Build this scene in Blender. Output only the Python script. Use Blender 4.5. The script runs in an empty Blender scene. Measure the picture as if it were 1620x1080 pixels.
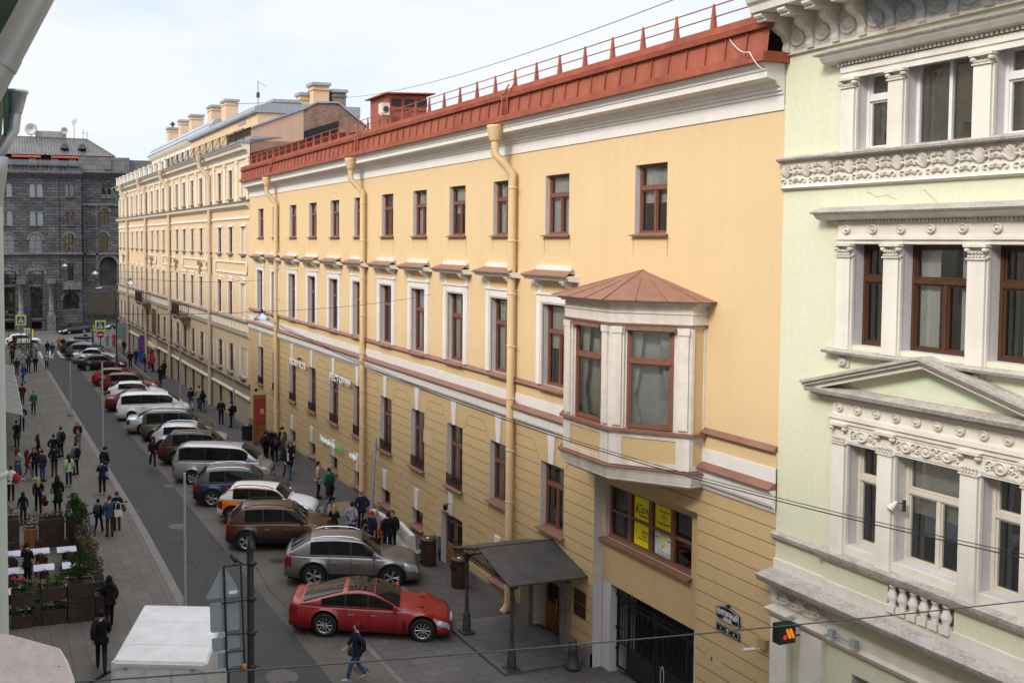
import bpy, bmesh, math, random
from mathutils import Vector, Matrix
PI=math.pi; RD=math.radians
rnd=random.Random(11)
C=bpy.context.scene.collection
sc=bpy.context.scene
# ---------------------------------------------------------------- camera, sky, sun, exposure
cam_d=bpy.data.cameras.new('camera'); cam=bpy.data.objects.new('camera',cam_d); C.objects.link(cam); sc.camera=cam
F_PX=1500.0; PITCH=RD(2.55); YAW=math.atan(489/1500*math.cos(PITCH))
cam.location=(0,0,12.0); cam.rotation_euler=(PI/2-PITCH,0,-YAW)
cam_d.sensor_fit='HORIZONTAL'; cam_d.sensor_width=36; cam_d.lens=F_PX/1620*36
cam_d.shift_x=(810-480)/1620; cam_d.shift_y=-(540-(379+1500*math.tan(PITCH)))/1620
cam_d.clip_start=.05; cam_d.clip_end=3000
SUN_EL,SUN_AZ=RD(39),RD(250)          # azimuth clockwise from +Y: the sun stands over the left row, a little behind
W=bpy.data.worlds.new('World'); sc.world=W; W.use_nodes=True
nt=W.node_tree; N=nt.nodes; L=nt.links; N.clear()
out=N.new('ShaderNodeOutputWorld'); bg=N.new('ShaderNodeBackground'); L.new(bg.outputs[0],out.inputs[0])
sky=N.new('ShaderNodeTexSky'); sky.sky_type='NISHITA'; sky.sun_disc=False; sky.sun_elevation=SUN_EL; sky.sun_rotation=SUN_AZ
sky.air_density=1.0; sky.dust_density=2.5; sky.ozone_density=1.0
tc=N.new('ShaderNodeTexCoord'); mp=N.new('ShaderNodeMapping'); mp.inputs['Scale'].default_value=(1.2,1.2,3.6); L.new(tc.outputs['Generated'],mp.inputs[0])
nz=N.new('ShaderNodeTexNoise'); nz.inputs['Scale'].default_value=2.6; nz.inputs['Detail'].default_value=7; nz.inputs['Roughness'].default_value=.55; nz.inputs['Distortion'].default_value=.6
L.new(mp.outputs[0],nz.inputs['Vector'])
cr=N.new('ShaderNodeValToRGB'); cr.color_ramp.elements[0].position=.32; cr.color_ramp.elements[0].color=(.5,.5,.5,1); cr.color_ramp.elements[1].position=.6; cr.color_ramp.elements[1].color=(.96,.96,.96,1)
L.new(nz.outputs['Fac'],cr.inputs[0])
mx=N.new('ShaderNodeMix'); mx.data_type='RGBA'; L.new(cr.outputs[0],mx.inputs['Factor']); sk2=N.new('ShaderNodeVectorMath'); sk2.operation='MULTIPLY_ADD'; L.new(sky.outputs[0],sk2.inputs[0]); sk2.inputs[1].default_value=(1.0,1.0,1.0); sk2.inputs[2].default_value=(1.75,2.25,2.85); L.new(sk2.outputs[0],mx.inputs['A']); mx.inputs['B'].default_value=(6.5,6.65,6.85,1)
sx=N.new('ShaderNodeSeparateXYZ'); L.new(tc.outputs['Generated'],sx.inputs[0])
zf=N.new('ShaderNodeMapRange'); zf.inputs['From Min'].default_value=.26; zf.inputs['From Max'].default_value=.85; zf.inputs['To Min'].default_value=1.0; zf.inputs['To Max'].default_value=2.7; L.new(sx.outputs[2],zf.inputs[0])   # an overcast sky is brighter overhead
vm=N.new('ShaderNodeVectorMath'); vm.operation='SCALE'; L.new(mx.outputs['Result'],vm.inputs[0]); L.new(zf.outputs[0],vm.inputs['Scale'])
L.new(vm.outputs[0],bg.inputs[0]); bg.inputs[1].default_value=.12
sd=bpy.data.lights.new('sun','SUN'); sun=bpy.data.objects.new('sun',sd); C.objects.link(sun)
sd.energy=2.3; sd.angle=RD(14); sd.color=(1,.93,.82)
dv=Vector((math.sin(SUN_AZ)*math.cos(SUN_EL),math.cos(SUN_AZ)*math.cos(SUN_EL),math.sin(SUN_EL)))
sun.rotation_euler=dv.to_track_quat('Z','Y').to_euler(); sun.location=(-20,-20,60)
sc.view_settings.view_transform='Standard'; sc.view_settings.look='None'; sc.view_settings.gamma=1; sc.view_settings.exposure=.31
sc.cycles.use_denoising=True; sc.cycles.max_bounces=6; sc.cycles.diffuse_bounces=4; sc.cycles.glossy_bounces=3; sc.cycles.transparent_max_bounces=12; sc.cycles.caustics_reflective=False; sc.cycles.caustics_refractive=False
# ---------------------------------------------------------------- materials
def newmat(name):
    m=bpy.data.materials.new(name); m.use_nodes=True; t=m.node_tree
    return m,t,t.nodes['Principled BSDF'],t.nodes['Material Output']
def spec(b,v):
    b.inputs['Specular IOR Level'].default_value=v
def mat(name,col,rough=.7,var=.08,scale=3.0,bump=0,metal=0,sp=.4,coat=0,streak=0,dirt=None,fine=0):
    m,t,b,o=newmat(name); c=(*col,1)
    b.inputs['Base Color'].default_value=c; b.inputs['Roughness'].default_value=rough; b.inputs['Metallic'].default_value=metal; spec(b,sp)
    if coat: b.inputs['Coat Weight'].default_value=coat; b.inputs['Coat Roughness'].default_value=.03
    if var or bump:
        tcn=t.nodes.new('ShaderNodeTexCoord'); n=t.nodes.new('ShaderNodeTexNoise'); n.inputs['Scale'].default_value=scale; n.inputs['Detail'].default_value=6; n.inputs['Roughness'].default_value=.65
        t.links.new(tcn.outputs['Object'],n.inputs['Vector'])
        fac=n.outputs['Fac']
        if streak:
            mpn=t.nodes.new('ShaderNodeMapping'); mpn.inputs['Scale'].default_value=(2.2,2.2,.12); t.links.new(tcn.outputs['Object'],mpn.inputs[0])
            n2=t.nodes.new('ShaderNodeTexNoise'); n2.inputs['Scale'].default_value=1.6; n2.inputs['Detail'].default_value=5; t.links.new(mpn.outputs[0],n2.inputs['Vector'])
            mm=t.nodes.new('ShaderNodeMath'); mm.operation='MULTIPLY_ADD'; t.links.new(n2.outputs['Fac'],mm.inputs[0]); mm.inputs[1].default_value=streak; 
            m2=t.nodes.new('ShaderNodeMath'); m2.operation='MULTIPLY'; t.links.new(n.outputs['Fac'],m2.inputs[0]); m2.inputs[1].default_value=1-streak
            t.links.new(m2.outputs[0],mm.inputs[2]); fac=mm.outputs[0]
        if fine:
            n4=t.nodes.new('ShaderNodeTexNoise'); n4.inputs['Scale'].default_value=fine; n4.inputs['Detail'].default_value=3; t.links.new(tcn.outputs['Object'],n4.inputs['Vector'])
            m4=t.nodes.new('ShaderNodeMath'); m4.operation='MULTIPLY_ADD'; t.links.new(n4.outputs['Fac'],m4.inputs[0]); m4.inputs[1].default_value=.5
            m5=t.nodes.new('ShaderNodeMath'); m5.operation='MULTIPLY'; m5.inputs[1].default_value=.5; t.links.new(fac,m5.inputs[0]); t.links.new(m5.outputs[0],m4.inputs[2]); fac=m4.outputs[0]
        r=t.nodes.new('ShaderNodeValToRGB'); r.color_ramp.elements[0].position=.3; r.color_ramp.elements[1].position=.7
        d=dirt or tuple(x*(1-2*var) for x in col)
        r.color_ramp.elements[0].color=(*d,1); r.color_ramp.elements[1].color=(*[min(1,x*(1+var)) for x in col],1)
        t.links.new(fac,r.inputs[0]); t.links.new(r.outputs[0],b.inputs['Base Color'])
        if bump:
            n3=t.nodes.new('ShaderNodeTexNoise'); n3.inputs['Scale'].default_value=scale*6; n3.inputs['Detail'].default_value=4; t.links.new(tcn.outputs['Object'],n3.inputs['Vector'])
            bp=t.nodes.new('ShaderNodeBump'); bp.inputs['Strength'].default_value=bump; bp.inputs['Distance'].default_value=.02; t.links.new(n3.outputs['Fac'],bp.inputs['Height']); t.links.new(bp.outputs[0],b.inputs['Normal'])
    return m
def glassmat(name,tint=(.92,.94,.93),dark=None,refl=1.0):
    m,t,b,o=newmat(name); t.nodes.remove(b)
    tr=t.nodes.new('ShaderNodeBsdfTransparent'); tr.inputs[0].default_value=(*tint,1)
    gl=t.nodes.new('ShaderNodeBsdfGlossy'); gl.inputs['Roughness'].default_value=.015; gl.inputs['Color'].default_value=(.92,.96,1,1)
    tcn=t.nodes.new('ShaderNodeTexCoord'); n=t.nodes.new('ShaderNodeTexNoise'); n.inputs['Scale'].default_value=.9; n.inputs['Detail'].default_value=1; t.links.new(tcn.outputs['Object'],n.inputs['Vector'])
    bp=t.nodes.new('ShaderNodeBump'); bp.inputs['Strength'].default_value=.06; bp.inputs['Distance'].default_value=.05; t.links.new(n.outputs['Fac'],bp.inputs['Height']); t.links.new(bp.outputs[0],gl.inputs['Normal'])
    fr=t.nodes.new('ShaderNodeFresnel'); fr.inputs[0].default_value=1.5
    ml=t.nodes.new('ShaderNodeMath'); ml.operation='MULTIPLY_ADD'; ml.use_clamp=True; t.links.new(fr.outputs[0],ml.inputs[0]); ml.inputs[1].default_value=1.35*refl; ml.inputs[2].default_value=.065
    mi=t.nodes.new('ShaderNodeMixShader'); t.links.new(ml.outputs[0],mi.inputs[0]); t.links.new(tr.outputs[0],mi.inputs[1]); t.links.new(gl.outputs[0],mi.inputs[2]); t.links.new(mi.outputs[0],o.inputs[0])
    return m
def emis(name,col,s):
    m,t,b,o=newmat(name); b.inputs['Base Color'].default_value=(*col,1); b.inputs['Emission Color'].default_value=(*col,1); b.inputs['Emission Strength'].default_value=s; return m
def brickmat(name,c1,c2,mortar,sx,sy,scale=1,msize=.012,rough=.85,rot=None,bump=.4,var=.5,off=.5,uvw='xz',spots=0):
    m,t,b,o=newmat(name); b.inputs['Roughness'].default_value=rough; spec(b,.3)
    tcn=t.nodes.new('ShaderNodeTexCoord'); sp=t.nodes.new('ShaderNodeSeparateXYZ'); cb=t.nodes.new('ShaderNodeCombineXYZ'); t.links.new(tcn.outputs['Object'],sp.inputs[0])
    ax={'x':0,'y':1,'z':2}; t.links.new(sp.outputs[ax[uvw[0]]],cb.inputs[0]); t.links.new(sp.outputs[ax[uvw[1]]],cb.inputs[1])
    mpn=t.nodes.new('ShaderNodeMapping'); t.links.new(cb.outputs[0],mpn.inputs[0])
    if rot: mpn.inputs['Rotation'].default_value=(0,0,rot)
    br=t.nodes.new('ShaderNodeTexBrick'); t.links.new(mpn.outputs[0],br.inputs['Vector']); br.offset=off
    br.inputs['Color1'].default_value=(*c1,1); br.inputs['Color2'].default_value=(*c2,1); br.inputs['Mortar'].default_value=(*mortar,1)
    br.inputs['Scale'].default_value=scale; br.inputs['Brick Width'].default_value=sx; br.inputs['Row Height'].default_value=sy; br.inputs['Mortar Size'].default_value=msize; br.inputs['Mortar Smooth'].default_value=.2; br.inputs['Bias'].default_value=0
    n=t.nodes.new('ShaderNodeTexNoise'); n.inputs['Scale'].default_value=.45; n.inputs['Detail'].default_value=8; n.inputs['Roughness'].default_value=.7; t.links.new(tcn.outputs['Object'],n.inputs['Vector'])
    mr=t.nodes.new('ShaderNodeMapRange'); mr.inputs['From Min'].default_value=.3; mr.inputs['From Max'].default_value=.7; mr.inputs['To Min'].default_value=1-var*.5; mr.inputs['To Max'].default_value=1+var*.4; t.links.new(n.outputs['Fac'],mr.inputs[0])
    hv=t.nodes.new('ShaderNodeHueSaturation'); t.links.new(mr.outputs[0],hv.inputs['Value']); t.links.new(br.outputs['Color'],hv.inputs['Color'])
    t.links.new(hv.outputs[0],b.inputs['Base Color'])
    n3=t.nodes.new('ShaderNodeTexNoise'); n3.inputs['Scale'].default_value=5; n3.inputs['Detail'].default_value=5; t.links.new(tcn.outputs['Object'],n3.inputs['Vector'])
    ad=t.nodes.new('ShaderNodeMath'); ad.operation='MULTIPLY_ADD'; t.links.new(br.outputs['Fac'],ad.inputs[0]); ad.inputs[1].default_value=-1; t.links.new(n3.outputs['Fac'],ad.inputs[2])
    bp=t.nodes.new('ShaderNodeBump'); bp.inputs['Strength'].default_value=bump; bp.inputs['Distance'].default_value=.05; t.links.new(ad.outputs[0],bp.inputs['Height']); t.links.new(bp.outputs[0],b.inputs['Normal'])
    return m
M={}
M['yellow']=mat('yellow_plaster',(.668,.49,.274),.85,.05,.7,.12,streak=.5,fine=14)
M['yellow_rust']=mat('yellow_rusticated_plaster',(.57,.408,.213),.85,.05,.8,.14,streak=.45,fine=12)
M['joint']=mat('joint_dirt',(.24,.14,.07),.9,.1,6)
M['white']=mat('white_stucco',(.72,.69,.66),.8,.05,1.5,.06,streak=.4)
M['reveal']=mat('grey_white_reveal',(.60,.57,.58),.8,.04,2)
M['oldwhite']=mat('weathered_white_paint',(.66,.62,.58),.75,.1,4,.15,streak=.6,dirt=(.5,.44,.38))
M['brown']=mat('brown_window_paint',(.20,.085,.055),.45,.1,5)
M['flash']=mat('brown_metal_flashing',(.235,.115,.082),.5,.12,2.5,streak=.3)
M['redroof']=mat('red_roof_metal',(.305,.078,.040),.55,.2,.9,streak=.5)
M['darkred']=mat('dark_red_roof_metal',(.15,.038,.028),.75,.2,1.2,sp=.1)
M['beige_pipe']=mat('beige_pipe_paint',(.66,.48,.27),.5,.07,2.2,streak=.5)
M['granite']=mat('grey_granite',(.21,.185,.16),.8,.25,2.5,.3,fine=30)
M['glass']=glassmat('window_glass')
M['carglass']=mat('car_glass',(.010,.012,.011),.05,0,sp=.22)
M['curtain']=mat('sheer_curtain',(.82,.83,.79),.9,.06,4)
M['blind']=mat('window_blind',(.50,.44,.35),.8,.1,3)
M['stain']=mat('rain_stain',(.50,.36,.19),.9,.12,2,streak=.6)
M['patch']=mat('repair_plaster',(.60,.45,.27),.9,.06,2)
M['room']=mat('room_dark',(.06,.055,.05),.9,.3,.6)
M['iron']=mat('black_iron',(.018,.018,.019),.5,.2,8)
M['irongrey']=mat('dark_grey_metal',(.045,.047,.05),.5,.15,6)
M['steel']=mat('galvanised_steel',(.42,.44,.45),.38,.15,3,metal=.7,streak=.5)
M['galv']=mat('matt_galvanised',(.33,.36,.38),.6,.1,3)
M['wood']=mat('brown_door_wood',(.27,.11,.035),.45,.25,6,streak=.7)
M['wooddark']=mat('dark_planter_wood',(.050,.032,.026),.65,.3,5)
M['asphalt']=mat('dark_asphalt',(.046,.045,.047),.85,.18,.8,.25,fine=60)
M['asphalt2']=mat('worn_grey_asphalt',(.112,.096,.084),.85,.3,.55,.25,fine=50)
M['paving']=brickmat('paving_slabs',(.108,.098,.09),(.128,.116,.106),(.05,.044,.04),.95,.5,uvw='yx',msize=.009,var=.45,bump=.15)
M['paving2']=brickmat('granite_setts',(.105,.096,.088),(.125,.115,.106),(.05,.044,.041),.62,.4,uvw='xy',msize=.009,var=.5,bump=.2)
M['kerb']=mat('granite_kerb',(.17,.158,.15),.8,.2,2,.2,fine=25)
M['lightgreen']=mat('pale_green_plaster',(.65,.637,.485),.85,.05,.6,.12,streak=.5,dirt=(.57,.585,.43),fine=10)
M['greentrim']=mat('white_trim_plaster',(.70,.655,.59),.8,.08,1.8,.1,streak=.5)
M['stone']=mat('weathered_stone_ledge',(.43,.39,.355),.85,.25,3,.3,fine=18)
M['reliefm']=mat('relief_stucco',(.63,.58,.52),.85,.15,6,.2)
M['cream']=mat('cream_plaster',(.65,.49,.32),.85,.05,.6,.1,streak=.5)
M['creampink']=mat('pinkish_plaster',(.64,.50,.43),.85,.05,.6,.1,streak=.5)
M['creamlow']=mat('beige_lower_plaster',(.56,.44,.30),.85,.06,.6,.1,streak=.5)
M['shopfront']=mat('beige_shopfront',(.42,.35,.235),.7,.06,1)
M['creamtrim']=mat('ivory_trim',(.72,.65,.53),.8,.08,1.5,.06,streak=.5)
M['gablep']=mat('beige_brown_gable',(.50,.35,.25),.85,.06,.6,.1,streak=.5)
M['creamtop']=mat('ochre_attic_plaster',(.60,.43,.27),.85,.05,.6)
M['greymetal']=mat('blue_grey_roof_metal',(.30,.33,.38),.45,.1,1.2,metal=.2,streak=.4)
M['ledgegrey']=mat('dusty_grey_ledge',(.24,.185,.155),.8,.2,3)
M['oldbrick']=brickmat('old_red_brick',(.20,.10,.07),(.30,.19,.14),(.33,.26,.21),.26,.075,msize=.008,var=1.2,bump=.5)
M['tar']=mat('black_tar',(.012,.012,.013),.7,.4,8,.3)
M['darkstone']=brickmat('dark_rough_granite',(.060,.060,.066),(.105,.102,.110),(.026,.026,.029),1.15,.42,msize=.03,var=.9,bump=1.0)
M['darkstone2']=mat('dark_dressed_granite',(.125,.123,.128),.8,.3,2.5,.3)
M['paleblock']=brickmat('grey_parapet_blocks',(.13,.13,.135),(.17,.165,.165),(.06,.06,.06),1.4,.7,msize=.02,var=.5,bump=.4)
M['slate']=mat('brown_grey_seamed_roof',(.085,.078,.074),.55,.2,1.5)
M['white_paint']=mat('white_vehicle_paint',(.74,.75,.77),.4,.03,2)
M['roadpaint']=mat('worn_road_paint',(.45,.44,.42),.8,.2,3,dirt=(.16,.15,.145))
M['plasticw']=mat('dirty_white_plastic',(.60,.55,.50),.6,.12,3,streak=.3)
M['rubber']=mat('tyre_rubber',(.014,.014,.015),.8,0)
M['rim']=mat('alloy_rim',(.50,.51,.53),.3,0,metal=.8)
M['black']=mat('black_plastic',(.012,.012,.013),.5,0)
M['lamp_red']=mat('red_lamp_lens',(.17,.008,.010),.2,0)
M['lamp_clear']=mat('clear_headlamp',(.55,.57,.6),.12,0,metal=.5)
M['chrome']=mat('chrome',(.7,.76,.78),.12,0,metal=1)
M['stonepink']=mat('pinkish_coping_stone',(.34,.28,.265),.85,.25,3.5,.5,fine=22,dirt=(.34,.28,.27))
M['rust']=mat('rusty_tin',(.42,.33,.26),.7,.3,8,dirt=(.22,.10,.05))
M['greennet']=mat('green_painted_eave',(.035,.11,.07),.6,.2,3)
M['skin']=mat('skin',(.50,.30,.22),.55,.05,6)
M['wall_own']=mat('grey_cream_plaster',(.52,.47,.39),.85,.06,.7)
M['sand']=mat('sand_heap',(.20,.155,.105),.95,.2,3,.6,fine=25)
M['leaf']=mat('dark_conifer_leaves',(.048,.105,.024),.7,.35,9)
M['leaf2']=mat('green_leaves',(.07,.14,.035),.65,.3,9)
M['leaf3']=mat('dull_olive_leaves',(.12,.125,.065),.7,.3,9)
M['soil']=mat('planter_soil',(.03,.022,.016),.95,.3,6)
# ---------------------------------------------------------------- mesh helpers
class MB:
    def __init__(s): s.v=[]; s.f=[]; s.m=[]; s.sm=[]
    def add(s,vs,fs,mi=0,sm=False):
        o=len(s.v); s.v.extend([tuple(p) for p in vs])
        for f in fs: s.f.append([i+o for i in f]); s.m.append(mi); s.sm.append(sm)
    def poly(s,pts,mi=0): s.add(pts,[list(range(len(pts)))],mi)
    def box(s,x0,x1,y0,y1,z0,z1,mi=0):
        v=[(x0,y0,z0),(x1,y0,z0),(x1,y1,z0),(x0,y1,z0),(x0,y0,z1),(x1,y0,z1),(x1,y1,z1),(x0,y1,z1)]
        s.add(v,[(3,2,1,0),(4,5,6,7),(0,1,5,4),(1,2,6,5),(2,3,7,6),(3,0,4,7)],mi)
    def obox(s,c,dx,dy,dz,ax=0,mi=0):      # box of half sizes turned by ax about z
        ca,sa=math.cos(ax),math.sin(ax); v=[]
        for z in (-dz,dz):
            for x,y in ((-dx,-dy),(dx,-dy),(dx,dy),(-dx,dy)): v.append((c[0]+x*ca-y*sa,c[1]+x*sa+y*ca,c[2]+z))
        s.add(v,[(3,2,1,0),(4,5,6,7),(0,1,5,4),(1,2,6,5),(2,3,7,6),(3,0,4,7)],mi)
    def extr(s,pts,a0,a1,axis='x',mi=0,caps=True,sm=False):     # profile extruded along an axis; pts are the two other coords in order
        n=len(pts)
        def P(p,a): return (a,p[0],p[1]) if axis=='x' else ((p[0],a,p[1]) if axis=='y' else (p[0],p[1],a))
        v=[P(p,a0) for p in pts]+[P(p,a1) for p in pts]
        s.add(v,[(i,(i+1)%n,(i+1)%n+n,i+n) for i in range(n)],mi,sm)
        if caps: s.add(v,[list(range(n))[::-1],[i+n for i in range(n)]],mi)
    def mould(s,prof,s0,s1,mi=0,back=-.02):           # moulding: profile (d,z) bottom to top, closed back into the wall
        p=[(back,prof[0][1])]+list(prof)+[(back,prof[-1][1])]
        s.extr(p,s0,s1,'x',mi)
    def tube(s,path,r,n=8,mi=0,caps=True):
        path=[Vector(p) for p in path]; k=len(path); rs=r if isinstance(r,(list,tuple)) else [r]*k
        vs=[]; prev=None
        for i,p in enumerate(path):
            if i==0: t=path[1]-p
            elif i==k-1: t=p-path[i-1]
            else: t=(path[i+1]-p).normalized()+(p-path[i-1]).normalized()
            if t.length<1e-9: t=Vector((0,0,1))
            t.normalize()
            if prev is None:
                a=Vector((0,0,1)) if abs(t.z)<.9 else Vector((1,0,0)); u=t.cross(a).normalized()
            else: u=(prev-t*prev.dot(t)).normalized()
            prev=u; w=t.cross(u)
            for j in range(n):
                a=2*PI*j/n; vs.append(p+(u*math.cos(a)+w*math.sin(a))*rs[i])
        fs=[]
        for i in range(k-1):
            for j in range(n): fs.append((i*n+j,i*n+(j+1)%n,(i+1)*n+(j+1)%n,(i+1)*n+j))
        s.add(vs,fs,mi,True)
        if caps: s.add(vs,[list(range(n))[::-1],[(k-1)*n+j for j in range(n)]],mi)
    def bar(s,a,b,r,n=6,mi=0): s.tube([a,b],r,n,mi)
    def lathe(s,prof,c=(0,0,0),n=12,mi=0):  # profile (r,z)
        vs=[]; k=len(prof)
        for r,z in prof:
            for j in range(n):
                a=2*PI*j/n; vs.append((c[0]+r*math.cos(a),c[1]+r*math.sin(a),c[2]+z))
        s.add(vs,[(i*n+j,i*n+(j+1)%n,(i+1)*n+(j+1)%n,(i+1)*n+j) for i in range(k-1) for j in range(n)],mi,True)
        s.add(vs,[list(range(n))[::-1],[(k-1)*n+j for j in range(n)]],mi)
    def disc_y(s,c,r,h,n=14,mi=0,prof=None):   # round boss standing out along +y
        pr=prof or [(r,0),(r,h)]; vs=[]; k=len(pr)
        for rr,y in pr:
            for j in range(n):
                a=2*PI*j/n; vs.append((c[0]+rr*math.cos(a),c[1]+y,c[2]+rr*math.sin(a)))
        s.add(vs,[(i*n+j,(i+1)*n+j,(i+1)*n+(j+1)%n,i*n+(j+1)%n) for i in range(k-1) for j in range(n)],mi,True)
        s.add(vs,[[(k-1)*n+j for j in range(n)][::-1]],mi)
    def mesh(s,name,mats,bevel=0):
        me=bpy.data.meshes.new(name); me.from_pydata([tuple(p) for p in s.v],[],s.f)
        mats=mats if isinstance(mats,(list,tuple)) else [mats]
        for m in mats: me.materials.append(m)
        me.polygons.foreach_set('material_index',s.m); me.polygons.foreach_set('use_smooth',s.sm); me.update()
        return me
    def build(s,name,mats,parent=None,loc=None,rz=0):
        o=bpy.data.objects.new(name,s.mesh(name,mats)); C.objects.link(o)
        if parent: o.parent=parent
        if loc: o.location=loc
        if rz: o.rotation_euler[2]=rz
        return o
def tag(o,label=None,cat=None,group=None,kind=None):
    if label: o['label']=label
    if cat: o['category']=cat
    if group: o['group']=group
    if kind: o['kind']=kind
    return o
def empty(name,label,cat,loc=(0,0,0),rz=0,group=None):
    o=bpy.data.objects.new(name,None); C.objects.link(o); o.location=loc; o.rotation_euler[2]=rz; o.empty_display_size=.3
    return tag(o,label,cat,group)
def put(me,name,parent=None,loc=(0,0,0),rz=0):
    o=bpy.data.objects.new(name,me); C.objects.link(o); o.location=loc; o.rotation_euler[2]=rz
    if parent: o.parent=parent
    return o
def copytree(o,parent=None):
    c=o.copy(); C.objects.link(c)
    if parent: c.parent=parent; c.matrix_parent_inverse=o.matrix_parent_inverse.copy()
    for ch in list(o.children): copytree(ch,c)
    return c
def gz(y): return -.04-.0105*y
def facade(mb,s0,s1,z0,z1,ops,depth=.22,d=0.0,grooves=(),omit=(),mi=0,mr=1,mj=2,gd=.025,gh=.017):
    """wall sheet with openings (a,b,z0,z1[,depth[,arched]]), reveals and recessed rustication joints; omit = (z,a,b) stops a joint"""
    S={s0,s1}; Z={z0,z1}
    for o in ops:
        S|={min(max(o[0],s0),s1),min(max(o[1],s0),s1)}; Z|={min(max(o[2],z0),z1),min(max(o[3],z0),z1)}
    gr=[g for g in grooves if z0+.05<g<z1-.05]
    for g in gr: Z|={g-gh/2,g+gh/2}
    for z,a,b in omit:
        S|={min(max(a,s0),s1),min(max(b,s0),s1)}
    S=sorted(S); Z=sorted(Z)
    S=[x for i,x in enumerate(S) if i==0 or x-S[i-1]>1e-4]; Z=[x for i,x in enumerate(Z) if i==0 or x-Z[i-1]>1e-4]
    for j in range(len(Z)-1):
        zc=(Z[j]+Z[j+1])/2; g=None
        for q in gr:
            if abs(zc-q)<gh/2: g=q
        run=None
        def flush(run,dd,m):
            if run: mb.poly([(run[0],dd,Z[j]),(run[0],dd,Z[j+1]),(run[1],dd,Z[j+1]),(run[1],dd,Z[j])],m)
        cur=None
        for i in range(len(S)-1):
            c=(S[i]+S[i+1])/2
            op=any(o[0]<c<o[1] and o[2]<zc<o[3] for o in ops)
            ing=g is not None and not any(abs(z-g)<.02 and a<c<b for z,a,b in omit)
            st=None if op else (1 if ing else 0)
            if st!=cur:
                if cur is not None:
                    flush(run,d-gd if cur else d,mj if cur else mi)
                    if cur: mb.poly([(run[0],d-gd,Z[j]),(run[1],d-gd,Z[j]),(run[1],d,Z[j]),(run[0],d,Z[j])],mj); mb.poly([(run[0],d,Z[j+1]),(run[1],d,Z[j+1]),(run[1],d-gd,Z[j+1]),(run[0],d-gd,Z[j+1])],mj)
                run=[S[i],S[i+1]] if st is not None else None; cur=st
            elif run: run[1]=S[i+1]
        if cur is not None:
            flush(run,d-gd if cur else d,mj if cur else mi)
            if cur: mb.poly([(run[0],d-gd,Z[j]),(run[1],d-gd,Z[j]),(run[1],d,Z[j]),(run[0],d,Z[j])],mj); mb.poly([(run[0],d,Z[j+1]),(run[1],d,Z[j+1]),(run[1],d-gd,Z[j+1]),(run[0],d-gd,Z[j+1])],mj)
    for o in ops:
        a,b,p,q=o[:4]; dp=o[4] if len(o)>4 else depth; e=d-dp
        if len(o)>5 and o[5]:
            r=(b-a)/2; zs=q-r; n=10; arc=[((a+b)/2-r*math.cos(PI*k/n),zs+r*math.sin(PI*k/n)) for k in range(n+1)]
            for k in range(n):
                (x0,w0),(x1,w1)=arc[k],arc[k+1]
                mb.poly([(x0,d,w0),(x0,e,w0),(x1,e,w1),(x1,d,w1)],mr)
                cx=a if k<n/2 else b
                mb.poly([(cx,d,q),(x1,d,w1),(x0,d,w0)],mi)
            mb.poly([(a,d,p),(a,e,p),(a,e,zs),(a,d,zs)],mr); mb.poly([(b,d,p),(b,d,zs),(b,e,zs),(b,e,p)],mr); mb.poly([(a,d,p),(b,d,p),(b,e,p),(a,e,p)],mr)
        else:
            mb.poly([(a,d,p),(a,e,p),(a,e,q),(a,d,q)],mr); mb.poly([(b,d,p),(b,d,q),(b,e,q),(b,e,p)],mr)
            mb.poly([(a,d,q),(a,e,q),(b,e,q),(b,d,q)],mr); mb.poly([(a,d,p),(b,d,p),(b,e,p),(a,e,p)],mr)
WC={}
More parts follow.
